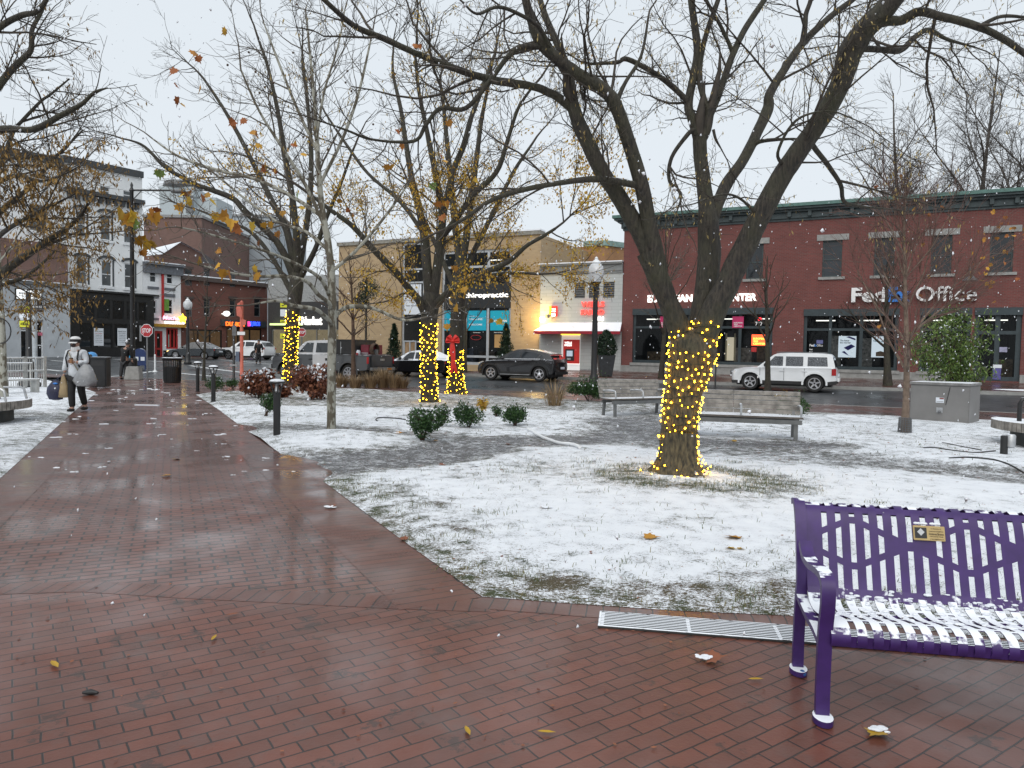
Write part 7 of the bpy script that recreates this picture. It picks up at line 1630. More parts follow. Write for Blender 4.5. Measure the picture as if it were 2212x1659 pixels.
# ================================================================ VEHICLES
def wheel(parent, x, y, r, w, side, spokes=5, rimr=.68, sp=None):
    W_ = empty('wheel', (x, y, r), 0); W_.parent = parent
    def lath(prof, n=28):
        m = MB(); vs = []; fs = []
        for rr, yy in prof:
            for j in range(n): a = 2*math.pi*j/n; vs.append((rr*math.cos(a), yy*side, rr*math.sin(a)))
        for i in range(len(prof)-1):
            for j in range(n): j2 = (j+1) % n; fs.append((i*n+j, i*n+j2, (i+1)*n+j2, (i+1)*n+j))
        m.add(vs, fs); return m
    lath([(r*.62, -w/2), (r*.95, -w/2), (r, -w*.35), (r, w*.35), (r*.95, w/2), (r*rimr, w/2), (r*(rimr-.04), w*.36), (r*.2, w*.3), (.001, w*.3)]).build('tyre', M['tyre'], W_, 40)
    m = lath([(r*(rimr-.01), w*.46), (r*(rimr+.015), w*.52), (r*(rimr-.07), w*.52), (r*(rimr-.09), w*.38)])
    for k in range(spokes):
        a = 2*math.pi*k/spokes + .3; c, s = math.cos(a), math.sin(a); q = r*.11; q2 = r*.07
        pts = [(r*.1*c - q*s*-1*0 - s*q, side*w*.44, r*.1*s + c*q), (r*.1*c + s*q, side*w*.44, r*.1*s - c*q), (r*(rimr-.06)*c + s*q2, side*w*.49, r*(rimr-.06)*s - c*q2), (r*(rimr-.06)*c - s*q2, side*w*.49, r*(rimr-.06)*s + c*q2)]
        m.prism(pts, (0, -side*.03, 0))
    m.build('rim', M['rim'] if sp is None else sp, W_, 30); return W_
def car(name, o, rz, S, label, cat, paint, group=None, snowy=None):
    root = empty(name, o, rz, label, cat, group); L, w = S['L'], S['w']; hw = w/2; root.scale = (S.get('sc', .94),)*3
    xf, xr, r, ra = S['xf'], S['xr'], S['r'], S.get('ra', S['r']+.07); zb = S['sill']
    arc = lambda x: [(x+ra*math.cos(a), max(zb, r-.02+ra*math.sin(a))) for a in [i*math.pi/9 for i in range(10)]]
    bot = [(S['top'][0][0]+.06, zb)] + arc(xf)[::-1] + arc(xr)[::-1] + [(S['top'][-1][0]-.06, zb+.05)]
    poly = bot + S['top'][::-1]; n = len(poly)
    zbelt = max(z for _, z in S['top'])
    def sect(y, t):                                           # t: 0 centre .. 1 flank
        out = []
        for x, z in poly:
            k = max(0, 1-(x-S['top'][0][0])/.55); k2 = max(0, 1-(S['top'][-1][0]-x)/.45); xx = x + t**2*(.20*k - .13*k2)
            zz = z - (t**2)*.05*max(0, min(1, (z-zb-.35)/.3)); out.append((xx, y, zz))
        return out
    ys = [(-1, 1), (-.985, .88), (-.86, .6), (-.5, .25), (0, 0), (.5, .25), (.86, .6), (.985, .88), (1, 1)]
    m = MB(); vs = []; fs = []
    for a, t in ys:
        s = sect(a*hw, t)
        if abs(a) == 1: s = [(x, y*(1 - .035*max(0, (.62-z)/.5) - .03*max(0, (z-.75)/.3)), z) for x, y, z in s]
        vs += s
    for i in range(len(ys)-1):
        for j in range(n): j2 = (j+1) % n; fs.append((i*n+j, (i+1)*n+j, (i+1)*n+j2, i*n+j2))
    fs.append(tuple(range(n))); fs.append(tuple((len(ys)-1)*n+j for j in range(n))[::-1]); m.add(vs, fs)
    body = m.build('body', paint, root, 32)
    body.data.update()
    MB().box(S['top'][0][0]+.25, L-.25, -hw+.22, hw-.22, .22, zb+.42).build('underbody', M['rubber'], root)
    for sd_ in (-1, 1):
        for x in (xf, xr): wheel(root, x, sd_*(hw-.12), r, .22, sd_, S.get('spokes', 5))
        if S.get('trim') is not None:
            for x in (xf, xr):
                m = MB(); k = 14
                for i in range(k):
                    a0, a1 = -.1+(math.pi+.2)*i/k, -.1+(math.pi+.2)*(i+1)/k
                    P = [(x+q*math.cos(a), sd_*(hw+.001), r-.02+q*math.sin(a)) for q, a in ((ra-.005, a0), (ra-.005, a1), (ra+.07, a1), (ra+.07, a0))]; m.prism(P, (0, sd_*.028, 0))
                m.build('arch_trim', S['trim'], root, 40)
    # greenhouse
    G_ = S['green']; zb_, zt_ = S['belt'], max(z for _, z in G_); b0, b1 = hw-.07, hw-S.get('tumble', .24)
    wy = lambda z: lerp(b0, b1, max(0, min(1, (z-zb_)/(zt_-zb_))))
    m = MB(); k = len(G_); vs = []; fs = []
    for a in (-1, -.8, 0, .8, 1): vs += [(x, a*wy(z), z + (.025 if z > zt_-.12 else 0)*(1-a*a)) for x, z in G_]
    for i in range(4):
        for j in range(k-1): fs.append((i*k+j, (i+1)*k+j, (i+1)*k+j+1, i*k+j+1))
    fs += [tuple(range(k)), tuple(range(4*k, 5*k))[::-1]]; m.add(vs, fs); cab = m.build('cabin', S.get('roofm', paint), root, 30)
    for pl in S['wins']:
        for sd_ in (-1, 1): MB().prism([(x, sd_*(wy(z)+.003), z) for x, z in pl], (0, sd_*.006, 0)).build('window', S.get('glass', M['carglass']), root)
    for key, nm in (('ws', 'windscreen'), ('rw', 'rear_window')):
        if key in S:
            (xa, za), (xb, zb2) = S[key]; off = -.012 if key == 'ws' else .012
            MB().prism([(xa+off, -wy(za)*.9, za), (xa+off, wy(za)*.9, za), (xb+off, wy(zb2)*.88, zb2), (xb+off, -wy(zb2)*.88, zb2)], (off*.6, 0, .004)).build(nm, S.get('rwm', M['carglass']) if key == 'rw' else M['carglass'], root)
    for pl, nm, mt, yo in S.get('side', []):
        for sd_ in (-1, 1): MB().prism([(x, sd_*(hw*yo), z) for x, z in pl], (0, sd_*.02, 0)).build(nm, mt, root, None)
    for (x0, x1, y0, y1, z0, z1), nm, mt in S.get('boxes', []): MB().box(x0, x1, y0, y1, z0, z1).build(nm, mt, root, None, .012)
    for sd_ in (-1, 1):
        x, z = S['mirror']; m = MB(); m.ball((x, sd_*(hw+.07), z), .11, 10, 7, (.7, 1, .75)); m.build('mirror', S.get('mirm', M['rubber']), root, 60)
    return root
def carpaint(name, col, snow=None, rough=.28, ss=4): return mat(name, col, rough, var=.06, nscale=2, snow=snow, coat=.6, sscale=ss)
TAIL = mat('tail_lamp_red', (.35,.01,.012), .25, var=.1, emit=(.8, .02, .02), estr=.0); HEAD = mat('headlamp_clear', (.5,.52,.54), .15, .2, var=.1); AMB = mat('amber_lamp', (.5,.16,.02), .3)
def on_street(px, q, w): # near-side front corner under pixel column px
    r = ray(px, 800); t_ = q/(r.x*N.x + r.y*N.y); p = CAM + r*t_ + N*(w/2); p.z = zroad(p.x, p.y) + .005; return p
# white boxy SUV
wp = carpaint('white_car_paint', (.74,.76,.78), .9); blk = M['rubber']
S = dict(L=4.41, w=1.76, xf=.86, xr=3.50, r=.36, ra=.45, sill=.40, belt=1.02, tumble=.17, spokes=5, trim=wp,
 top=[(.0,.42),(-.02,.60),(.02,.80),(.10,.90),(.60,.99),(1.25,1.04),(2.5,1.05),(4.2,1.06),(4.36,1.0),(4.40,.75),(4.41,.48)],
 green=[(1.12,1.0),(1.42,1.24),(1.80,1.56),(1.95,1.62),(2.6,1.655),(3.6,1.65),(4.1,1.61),(4.17,1.55),(4.30,1.02)], ws=((1.20,1.06),(1.78,1.55)), rw=((4.30,1.08),(4.19,1.50)),
 wins=[[(1.50,1.09),(2.20,1.09),(2.20,1.50),(1.86,1.50)], [(2.32,1.09),(3.02,1.09),(3.02,1.50),(2.32,1.50)], [(3.20,1.10),(4.00,1.10),(3.96,1.49),(3.20,1.49)]],
 side=[([(.05,.42),(.42,.42),(.42,.30),(.1,.28)], 'lower_cladding', blk, .985), ([(1.32,.30),(3.06,.30),(3.06,.44),(1.32,.44)], 'sill_cladding', blk, .975), ([(3.96,.30),(4.36,.34),(4.38,.50),(3.98,.44)], 'lower_cladding', blk, .985),
  ([(2.08,.86),(2.26,.86),(2.26,.90),(2.08,.90)], 'door_handle', wp, 1.0), ([(3.0,.86),(3.18,.86),(3.18,.90),(3.0,.90)], 'door_handle', wp, 1.0), ([(.2,.74),(.42,.74),(.42,.80),(.2,.80)], 'side_marker', AMB, .955), ([(4.16,.72),(4.34,.72),(4.34,1.0),(4.16,1.0)], 'tail_lamp', TAIL, .985),
  ([(1.26,.5),(1.275,.5),(1.275,1.0),(1.26,1.0)], 'door_seam', M['grey'], .99), ([(2.25,.46),(2.265,.46),(2.265,1.0),(2.25,1.0)], 'door_seam', M['grey'], .993), ([(3.08,.62),(3.095,.62),(3.095,1.0),(3.08,1.0)], 'door_seam', M['grey'], .993)],
 boxes=[((-.05,.04,-.62,.62,.66,.84), 'grille', M['grey']), ((4.38,4.47,-.75,.75,.46,.62), 'rear_bumper', wp), ((4.40,4.44,-.26,.26,.66,.80), 'number_plate', M['poster']), ((1.9,3.9,-.62,-.58,1.665,1.70), 'roof_rail', M['grey']), ((1.9,3.9,.58,.62,1.665,1.70), 'roof_rail', M['grey'])], mirror=(1.5, 1.12))
SNG = mat('frosted_car_glass', (.05,.055,.06), .1, var=.3, snow=None)
t = SNG.node_tree; b = t.nodes['Principled BSDF']; cf = ramp(t, noise(t, 24, 6, coords(t, 'Object', (0, 0, 0), (1, 1, 2)), .7), .45, (.03,.034,.04), .72, (.30,.32,.35)); t.links.new(cf, b.inputs['Base Color'])
S['glass'] = SNG
car('parked_suv', on_street(1577, 31.6, 1.76), SW.rz, S, 'white boxy parked SUV with frosted windows and roof rails', 'car', wp)
# black rounded crossover
bp_ = carpaint('black_car_paint', (.006,.006,.008), .93, .22)
S = dict(L=4.58, w=1.85, xf=.90, xr=3.67, r=.375, ra=.45, sill=.33, belt=1.03, tumble=.27, spokes=5, trim=M['rubber'],
 top=[(.02,.38),(-.02,.58),(.03,.76),(.18,.90),(.55,1.0),(1.0,1.055),(1.5,1.07),(3.0,1.10),(4.1,1.13),(4.45,1.12),(4.56,.98),(4.58,.70),(4.52,.42)],
 green=[(1.05,1.0),(1.45,1.22),(1.95,1.49),(2.35,1.60),(2.8,1.63),(3.4,1.58),(3.95,1.46),(4.2,1.34),(4.40,1.08)], ws=((1.16,1.08),(1.98,1.49)), rw=((4.40,1.12),(4.10,1.40)),
 wins=[[(1.62,1.14),(2.52,1.15),(2.52,1.50),(2.28,1.50),(1.96,1.36)], [(2.62,1.15),(3.45,1.17),(3.62,1.38),(3.3,1.46),(2.62,1.51)], [(3.56,1.18),(3.92,1.24),(3.72,1.36)]],
 side=[([(1.36,.34),(3.2,.34),(3.2,.46),(1.36,.46)], 'sill_cladding', blk, .985), ([(1.35,.30),(3.2,.30),(3.2,.335),(1.35,.335)], 'sill_strip', M['steel'], .975), ([(.10,.80),(.52,.90),(.40,.98),(.12,.88)], 'headlamp', HEAD, .93), ([(4.0,.90),(4.48,.92),(4.46,1.04),(4.1,1.02)], 'tail_lamp', mat('dark_tail_lamp', (.10,.10,.11), .15, .4), .955),
  ([(2.3,.92),(2.5,.92),(2.5,.95),(2.3,.95)], 'door_handle', bp_, 1.0), ([(3.3,.94),(3.5,.94),(3.5,.97),(3.3,.97)], 'door_handle', bp_, 1.0), ([(1.55,1.095),(3.7,1.125),(3.7,1.15),(1.55,1.12)], 'snow_ledge', M['snow'], .965)],
 boxes=[((4.57,4.60,-.25,.25,.62,.74), 'number_plate', M['poster']), ((4.50,4.575,-.8,.8,.34,.50), 'rear_bumper', blk), ((4.2,4.33,-.6,.6,1.37,1.40), 'rear_spoiler', bp_)], mirror=(1.62, 1.13))
car('parked_suv', on_street(1026, 31.8, 1.85), SW.rz, S, 'glossy black rounded SUV parked between the lit pair and the bank', 'car', bp_)
# saloon profile shared by the two dark saloons
def saloon(o, rz, label, paint, roofm=None, lit=False, L=4.65, group='dark saloon cars'):
    S = dict(L=L, w=1.80, xf=.92, xr=3.62, r=.32, ra=.39, sill=.26, belt=.90, tumble=.28, spokes=7,
     top=[(.03,.30),(-.01,.48),(.03,.62),(.2,.72),(.7,.82),(1.2,.89),(2.5,.93),(3.7,.97),(4.35,.99),(4.60,.94),(4.64,.70),(4.58,.34)],
     green=[(1.08,.86),(1.55,1.10),(2.0,1.36),(2.4,1.44),(2.8,1.45),(3.3,1.38),(3.8,1.16),(4.2,.95)], ws=((1.2,.93),(1.98,1.34)), rw=((4.05,1.03),(3.42,1.33)),
     wins=[[(1.72,.98),(2.45,.99),(2.45,1.35),(2.2,1.35),(1.95,1.22)], [(2.54,.99),(3.25,1.01),(3.3,1.28),(2.54,1.36)], [(3.34,1.02),(3.72,1.06),(3.42,1.24)]],
     side=[([(.06,.60),(.5,.64),(.45,.72),(.12,.69)], 'headlamp', glow('lit_headlamp', (1, .62, .2), 2.2) if lit else HEAD, .92), ([(4.18,.74),(4.58,.74),(4.56,.88),(4.25,.88)], 'tail_lamp', TAIL, .93), ([(2.3,.80),(2.48,.80),(2.48,.83),(2.3,.83)], 'door_handle', paint, 1.0), ([(3.1,.82),(3.28,.82),(3.28,.85),(3.1,.85)], 'door_handle', paint, 1.0)],
     boxes=[((-.03,.03,-.55,.55,.42,.56), 'grille', M['rubber']), ((4.62,4.66,-.26,.26,.60,.72), 'number_plate', M['poster'])], mirror=(1.66, .99))
    if roofm: S['roofm'] = roofm; S['rwm'] = roofm
    car('saloon_car', o, rz, S, label, 'car', paint, group)
dk = carpaint('dark_slate_paint', (.018,.024,.03), .95, .25)
p = gd(372, 60); p = at(372, 770, 60); p.z = zroad(p.x, p.y); saloon(p, R(-10), 'dark slate saloon with a lit headlamp at the junction', dk, None, True)
saloon(on_street(812, 32.0, 1.8), SW.rz, 'black saloon with snow on its roof parked behind the pickup', carpaint('black_saloon_paint', (.009,.009,.011), .75, .2), mat('snowy_roof', (.012,.012,.014), .2, snow=.25, sscale=3))
# white crossover and a silver one further off
def cross(o, rz, label, paint, name='crossover_car'):
    S = dict(L=4.6, w=1.86, xf=.95, xr=3.65, r=.36, ra=.43, sill=.32, belt=1.05, tumble=.25, spokes=5, trim=M['rubber'],
     top=[(.02,.36),(-.02,.6),(.03,.85),(.2,.98),(.8,1.04),(1.2,1.07),(3.0,1.09),(4.2,1.14),(4.5,1.10),(4.58,.8),(4.54,.42)], green=[(1.1,1.02),(1.6,1.36),(1.95,1.56),(2.4,1.66),(3.4,1.66),(4.0,1.58),(4.45,1.12)], ws=((1.2,1.1),(1.95,1.55)), rw=((4.40,1.16),(4.08,1.52)),
     wins=[[(1.68,1.13),(2.5,1.14),(2.5,1.55),(2.2,1.55),(1.95,1.42)], [(2.6,1.14),(3.4,1.16),(3.45,1.53),(2.6,1.56)], [(3.52,1.17),(4.0,1.22),(3.8,1.48),(3.54,1.5)]],
     side=[([(.08,.84),(.5,.9),(.42,.98),(.12,.93)], 'headlamp', glow('white_lit_headlamp', (1, .97, .9), 2.0) if 'white_lit_headlamp' not in bpy.data.materials else bpy.data.materials['white_lit_headlamp'], .92), ([(4.2,.92),(4.54,.94),(4.5,1.06),(4.3,1.05)], 'tail_lamp', TAIL, .94)],
     boxes=[((-.03,.03,-.6,.6,.5,.7), 'grille', M['rubber'])], mirror=(1.6, 1.14)); return car(name, o, rz, S, label, 'car', paint)
p = at(486, 770, 61); p.z = zroad(p.x, p.y); cross(p, R(-14), 'white crossover car behind the dark slate saloon', wp)
p = at(642, 770, 50); p.z = zroad(p.x, p.y); cross(p, R(-26), 'silver car half hidden behind the pickup and stop sign', carpaint('silver_paint', (.3,.32,.34), .9))
# pickup with one white door
gp = carpaint('charcoal_pickup_paint', (.042,.044,.048), .96, .3); gl = carpaint('pale_pickup_paint', (.52,.53,.55), .9)
S = dict(sc=1.0, L=6.25, w=2.03, xf=1.02, xr=4.98, r=.41, ra=.52, sill=.52, belt=1.32, tumble=.20, spokes=8, trim=carpaint('grey_flare_paint', (.06,.062,.066), None, .35),
 top=[(.05,.52),(-.05,.62),(-.02,1.0),(.1,1.16),(.5,1.22),(1.45,1.28),(2.2,1.30),(3.9,1.30),(3.95,1.31),(6.15,1.31),(6.2,1.28),(6.22,.9),(6.2,.60)],
 green=[(1.50,1.26),(1.85,1.62),(2.15,1.88),(2.4,1.94),(3.0,1.965),(3.7,1.95),(3.88,1.90),(3.94,1.28)], ws=((1.56,1.34),(2.12,1.84)), rw=((3.95,1.38),(3.91,1.84)),
 wins=[[(1.86,1.38),(2.72,1.37),(2.72,1.84),(2.30,1.84)], [(2.92,1.37),(3.70,1.37),(3.66,1.84),(2.92,1.84)]], roofm=gl,
 side=[([(2.80,.56),(3.62,.56),(3.78,.92),(3.78,1.26),(2.80,1.26)], 'rear_door', gl, .992), ([(3.60,.98),(3.72,.98),(3.72,1.10),(3.60,1.10)], 'door_handle', M['rubber'], 1.006), ([(2.55,1.0),(2.7,1.0),(2.7,1.06),(2.55,1.06)], 'door_handle', M['rubber'], 1.0), ([(6.08,.88),(6.19,.88),(6.19,1.20),(6.08,1.20)], 'tail_lamp', TAIL, .985), ([(.04,.92),(.26,.95),(.26,1.12),(.06,1.10)], 'headlamp', HEAD, .93), ([(3.93,.62),(3.95,.62),(3.95,1.28),(3.93,1.28)], 'bed_gap', M['black'], .993)],
 boxes=[((6.18,6.36,-.92,.92,.55,.70), 'rear_bumper', M['grey']), ((-.14,.02,-.95,.95,.52,.74), 'front_bumper', M['steel']), ((-.08,.0,-.7,.7,.78,1.08), 'grille', M['grey']), ((6.215,6.235,-.85,.85,.74,1.26), 'tailgate', gp), ((6.235,6.245,-.18,.18,1.02,1.12), 'tailgate_badge', M['steel']), ((6.34,6.37,.25,.6,.56,.68), 'number_plate', AMB), ((3.97,6.1,-.98,-.92,1.31,1.34), 'bed_rail', M['rubber']), ((3.97,6.1,.92,.98,1.31,1.34), 'bed_rail', M['rubber'])], mirror=(1.9, 1.45))
PK = car('pickup_truck', on_street(583, 28.0, 2.03), SW.rz, S, 'charcoal pickup truck with one pale rear door and a loaded bed', 'pickup truck', gp)
def load(name, label, x0, x1, y0, y1, z0, z1, m, cat, bev=.02):
    o = PK.matrix_basis; root = empty(name, o @ V(((x0+x1)/2, (y0+y1)/2, z0)), SW.rz, label, cat); MB().box(-(x1-x0)/2, (x1-x0)/2, -(y1-y0)/2, (y1-y0)/2, 0, z1-z0).build('body', m, root, None, bev); return root
bpy.context.view_layer.update()
r_ = load('equipment_box', 'black equipment box in the pickup bed behind the cab', 4.05, 5.25, -.8, .8, 1.06, 1.98, M['rubber'], 'equipment box'); MB().box(-.62, .62, -.82, .82, .9, .96).build('lid', M['blacksnow'], r_); MB().box(-.3, -.27, -.815, -.80, .1, .85).build('strut', M['steel'], r_)
r_ = load('red_tool_chest', 'red tool chest at the back of the pickup bed', 5.40, 5.88, -.6, .5, 1.06, 1.78, mat('tool_chest_red', (.13,.01,.022), .4, snow=.7), 'tool chest'); MB().box(-.2, .2, -.57, -.551, .3, .34).build('latch', M['steel'], r_)
r_ = load('plastic_bucket', 'white bucket standing beside the red tool chest', 5.28, 5.44, -.82, -.64, 1.06, 1.52, M['poster'], 'bucket', .04); MB().box(-.07, .07, -.095, -.09, .2, .32).build('label_band', M['red'], r_)
o = PK.matrix_basis; c = o @ V((6.02, -.3, 1.06)); r_ = empty('hose_reel', c, SW.rz, 'dark hose reel at the tail of the pickup bed', 'hose reel'); m = MB()
for i in range(4): m.tube([(.12*0+.05*i-.1, .26*math.cos(a), .5+.26*math.sin(a)) for a in [k*math.pi/8 for k in range(17)]], .035, 6)
m.build('hose', M['twigbrown'], r_, 60); MB().box(-.14, .14, -.05, .05, 0, .5).build('stand', M['grey'], r_)
# ================================================================ PEOPLE
def skin(name, nodes, edges, mat_, parent, sub=1):
    """one continuous surface grown round a jointed skeleton; nodes = {key: (x, y, z, radius)}"""
    keys = list(nodes); me = bpy.data.meshes.new('t'); me.from_pydata([nodes[k][:3] for k in keys], [(keys.index(a), keys.index(b)) for a, b in edges], [])
    o = bpy.data.objects.new('t', me); COL.objects.link(o); s = o.modifiers.new('s', 'SKIN'); s.use_smooth_shade = True
    for i, k in enumerate(keys):
        r = nodes[k][3]; me.skin_vertices[0].data[i].radius = r if isinstance(r, tuple) else (r, r)
    me.skin_vertices[0].data[0].use_root = True
    u = o.modifiers.new('u', 'SUBSURF'); u.levels = u.render_levels = sub
    dg = bpy.context.evaluated_depsgraph_get(); m2 = bpy.data.meshes.new_from_object(o.evaluated_get(dg)); m2.name = name; bpy.data.objects.remove(o); bpy.data.meshes.remove(me)
    m2.materials.clear(); m2.materials.append(mat_); r = bpy.data.objects.new(name, m2); COL.objects.link(r); r.parent = parent; return r
def chain(nodes, edges, prefix, start, pts):
    prev = start
    for i, p in enumerate(pts):
        k = f'{prefix}{i}'; nodes[k] = p; edges.append((prev, k)) if prev else None; prev = k
    return prev
def hand(mb, w, d, s=1.0, curl=.9, side=1):                   # palm, four curled fingers, thumb off the side of the palm
    w, d = V(w), V(d).normalized(); a = d.cross(V((0, 1, 0))); a = V((1, 0, 0)) if a.length < .1 else a.normalized(); n_ = d.cross(a)
    mb.tube([w, w + d*.04*s, w + d*.085*s], [.022*s, .036*s, .034*s], 8)
    for i, (off, l) in enumerate(((-.028, .075), (-.01, .085), (.01, .08), (.028, .062))):
        p = w + d*.085*s + a*off*s; q = p + d*l*.45*s + n_*l*.15*curl*s; r = q + d*l*.2*s + n_*l*.45*curl*s; mb.tube([p, q, r], [.0095*s, .0085*s, .007*s], 6)
    p = w + d*.03*s + a*.03*side*s; mb.tube([p, p + a*.028*side*s + d*.025*s, p + a*.03*side*s + d*.055*s + n_*.02*s], [.012*s, .010*s, .008*s], 6)
CL = {'jacket': mat('silver_white_jacket', (.50,.52,.55), .45, var=.18, nscale=5, bump=.6), 'blackc': mat('black_cloth', (.010,.010,.011), .8, var=.4), 'shoe': mat('dark_shoe', (.02,.018,.018), .6), 'scarf': mat('white_scarf', (.6,.6,.6), .8, var=.12), 'hair': mat('dark_grey_hair', (.05,.05,.05), .7)}
def head(mb, c, r=.105):
    mb.ball(c, r, 16, 12, (.78, .92, 1.18)); x, y, z = c; mb.tube([(x, y-.09*r/.105, z+.01), (x, y-.118*r/.105, z-.022), (x, y-.1*r/.105, z-.03)], [.008, .014, .01], 6)
    for s in (-1, 1): mb.ball((x+s*r*.79, y+.005, z-.005), .024, 8, 6, (.4, .7, 1.2))
    mb.tube([(x-.024, y-.094, z-.058), (x, y-.1, z-.06), (x+.024, y-.094, z-.058)], .006, 5)
def walker():
    b = G(166, 889); P = empty('person', b, R(-6), 'person in silver jacket and white visor cap walking with bags and a coffee', 'person')
    n = {'pel': (0, 0, .93, .12)}; e = []
    chain(n, e, 'sp', 'pel', [(0,0,1.08,.125),(0,0,1.25,.145),(0,-.005,1.38,.14),(0,-.01,1.45,.07),(0,-.02,1.51,.06),(0,-.025,1.58,.085),(0,-.025,1.66,.075)])
    chain(n, e, 'la', 'sp2', [(-.17,0,1.40,.07),(-.25,.02,1.14,.052),(-.26,-.06,.90,.036)]); chain(n, e, 'ra', 'sp2', [(.17,0,1.40,.07),(.25,-.02,1.15,.052),(.14,-.22,1.17,.036)])
    chain(n, e, 'll', 'pel', [(-.085,0,.86,.10),(-.06,-.10,.48,.07),(-.045,-.08,.10,.048),(-.045,-.2,.04,.035)]); chain(n, e, 'rl', 'pel', [(.085,0,.86,.10),(.075,.06,.48,.07),(.06,.20,.13,.048),(.07,.12,.05,.035)])
    body = skin('body', n, e, M['skin'], P)
    hb = MB(); head(hb, (0, -.03, 1.60)); hb.build('head', M['skin'], body, 60)
    hm = MB(); hand(hm, (-.262, -.065, .885), (0, -.05, -1), 1.0, .8, 1); hm.build('hand', M['skin'], body, 60); hm = MB(); hand(hm, (.135, -.23, 1.172), (-.8, -.35, .1), 1.0, 1.0, 1); hm.build('hand', M['skin'], body, 60)
    n = {'a': (0, .01, .74, (.215, .17))}; e = []
    chain(n, e, 't', 'a', [(0,.01,.92,(.20,.16)),(0,.0,1.10,(.185,.155)),(0,0,1.26,(.19,.16)),(0,0,1.37,(.17,.14)),(0,-.01,1.47,.085)])
    chain(n, e, 'l', 't3', [(-.19,0,1.385,.088),(-.265,.02,1.14,.075),(-.27,-.055,.93,.06)]); chain(n, e, 'r', 't3', [(.19,0,1.385,.088),(.27,-.01,1.15,.075),(.17,-.2,1.165,.055)])
    skin('jacket', n, e, CL['jacket'], P)
    n = {'h': (0, 0, .86, .15)}; e = []; chain(n, e, 'l', 'h', [(-.085,-.01,.78,.115),(-.06,-.10,.48,.09),(-.047,-.085,.09,.075)]); chain(n, e, 'r', 'h', [(.085,.01,.78,.115),(.075,.06,.48,.09),(.06,.20,.14,.072)]); skin('trousers', n, e, CL['blackc'], P)
    for x, y, z in ((-.045, -.14, .045), (.065, .17, .07)): m = MB(); m.ball((x, y, z), .06, 10, 8, (.8, 2.1, .75)); m.build('shoe', CL['shoe'], P, 60)
    m = MB(); m.tube([(0,-.015,1.43),(0,-.03,1.49),(0,-.045,1.535)], [.10,.095,.082], 14); m.build('scarf', CL['scarf'], P, 60)
    m = MB(); m.ball((0,-.108,1.567), .066, 12, 8, (1.05, .55, .8)); m.build('face_mask', mat('dark_mask', (.03,.02,.02), .7), P, 60)
    m = MB(); m.lathe([(.105,1.62),(.118,1.635),(.117,1.67),(.108,1.70)], 18, (0,-.025,0)); m.build('cap_band', CL['blackc'], P, 50); m = MB(); m.lathe([(.109,1.698),(.112,1.704),(.098,1.735),(.07,1.757),(.02,1.768)], 18, (0,-.025,0)); m.build('cap', CL['scarf'], P, 50)
    m = MB(); pts = [(.115*math.sin(a), -.03-.115*math.cos(a), 1.635) for a in [(-1.1+2.2*i/10) for i in range(11)]]; out = [(.115*math.sin(a), -.05-.16*math.cos(a), 1.605) for a in [(-.95+1.9*i/10) for i in range(11)]]; m.add(pts + out, [(i, i+1, i+12, i+11) for i in range(10)]); m.build('visor', CL['scarf'], P, 60)
    for s in (-1, 1): m = MB(); m.tube([(s*.10,.05,1.47),(s*.13,-.10,1.42),(s*.145,-.165,1.26),(s*.15,-.10,1.05)], .018, 5); m.build('backpack_strap', CL['blackc'], P, 60)
    m = MB(); m.ball((0,.24,1.2), .2, 12, 8, (.85, .6, 1.25)); m.build('backpack', CL['blackc'], P, 60)
    m = MB(); m.tube([(-.09,-.14,1.40),(.02,-.18,1.2),(.14,-.14,.98),(.2,-.02,.95)], .014, 5); m.build('cross_strap', mat('tan_strap', (.3,.27,.2), .7), P, 60)
    def bag(name, label, x, y, zt, pr, mt, sq=(1, .6), handles=None, n=16):
        root = empty(name, b + V((x, y, 0)), 0, label, 'bag', 'bags carried by the walker'); m = MB(); vs = []; fs = []
        for i, (r, z) in enumerate(pr):
            for j in range(n): a = 2*math.pi*j/n; k = 1+.07*math.sin(a*5+i*1.3)+.05*math.sin(a*3-i); vs.append((r*k*sq[0]*math.cos(a), r*k*sq[1]*math.sin(a), z))
        for i in range(len(pr)-1):
            for j in range(n): j2 = (j+1) % n; fs.append((i*n+j, i*n+j2, (i+1)*n+j2, (i+1)*n+j))
        fs += [tuple(range(n))[::-1], tuple((len(pr)-1)*n+j for j in range(n))]; m.add(vs, fs); m.build('sack', mt, root, 60)
        if handles: h = MB(); h.tube(handles, .012, 5); h.build('handle', mt, root, 60)
        return root
    r1 = bag('shopping_bag', 'navy bag hanging lowest from the straight arm of the walker', -.44, -.08, .8, [(.05,.27),(.15,.29),(.185,.42),(.175,.56),(.11,.68),(.05,.74)], mat('navy_bag', (.014,.016,.045), .5, var=.3, bump=.5), (1, .7), [(0,0,.72),(.08,0,.80),(.17,.01,.84)]); m = MB(); m.ball((.04,-.08,.66), .05, 8, 6, (1.2,.6,.5)); m.build('blue_bundle', M['letterblue'], r1, 60)
    bag('shopping_bag', 'tan and olive bag beside the black trousers of the walker', -.24, -.10, .8, [(.06,.33),(.15,.34),(.16,.45),(.11,.6),(.07,.74),(.05,.84)], mat('tan_bag', (.26,.19,.10), .6, var=.35, nscale=4, bump=.4), (.9, .6))
    bag('shopping_bag', 'big grey translucent plastic bag hanging from the bent arm of the walker', .34, -.20, 1.1, [(.08,.60),(.22,.62),(.27,.74),(.22,.88),(.15,1.02),(.07,1.12)], mat('grey_plastic_bag', (.22,.225,.235), .3, var=.3, nscale=5, bump=.6), (1, .6), [(0,0,1.1),(-.06,.0,1.17),(-.13,0,1.13)])
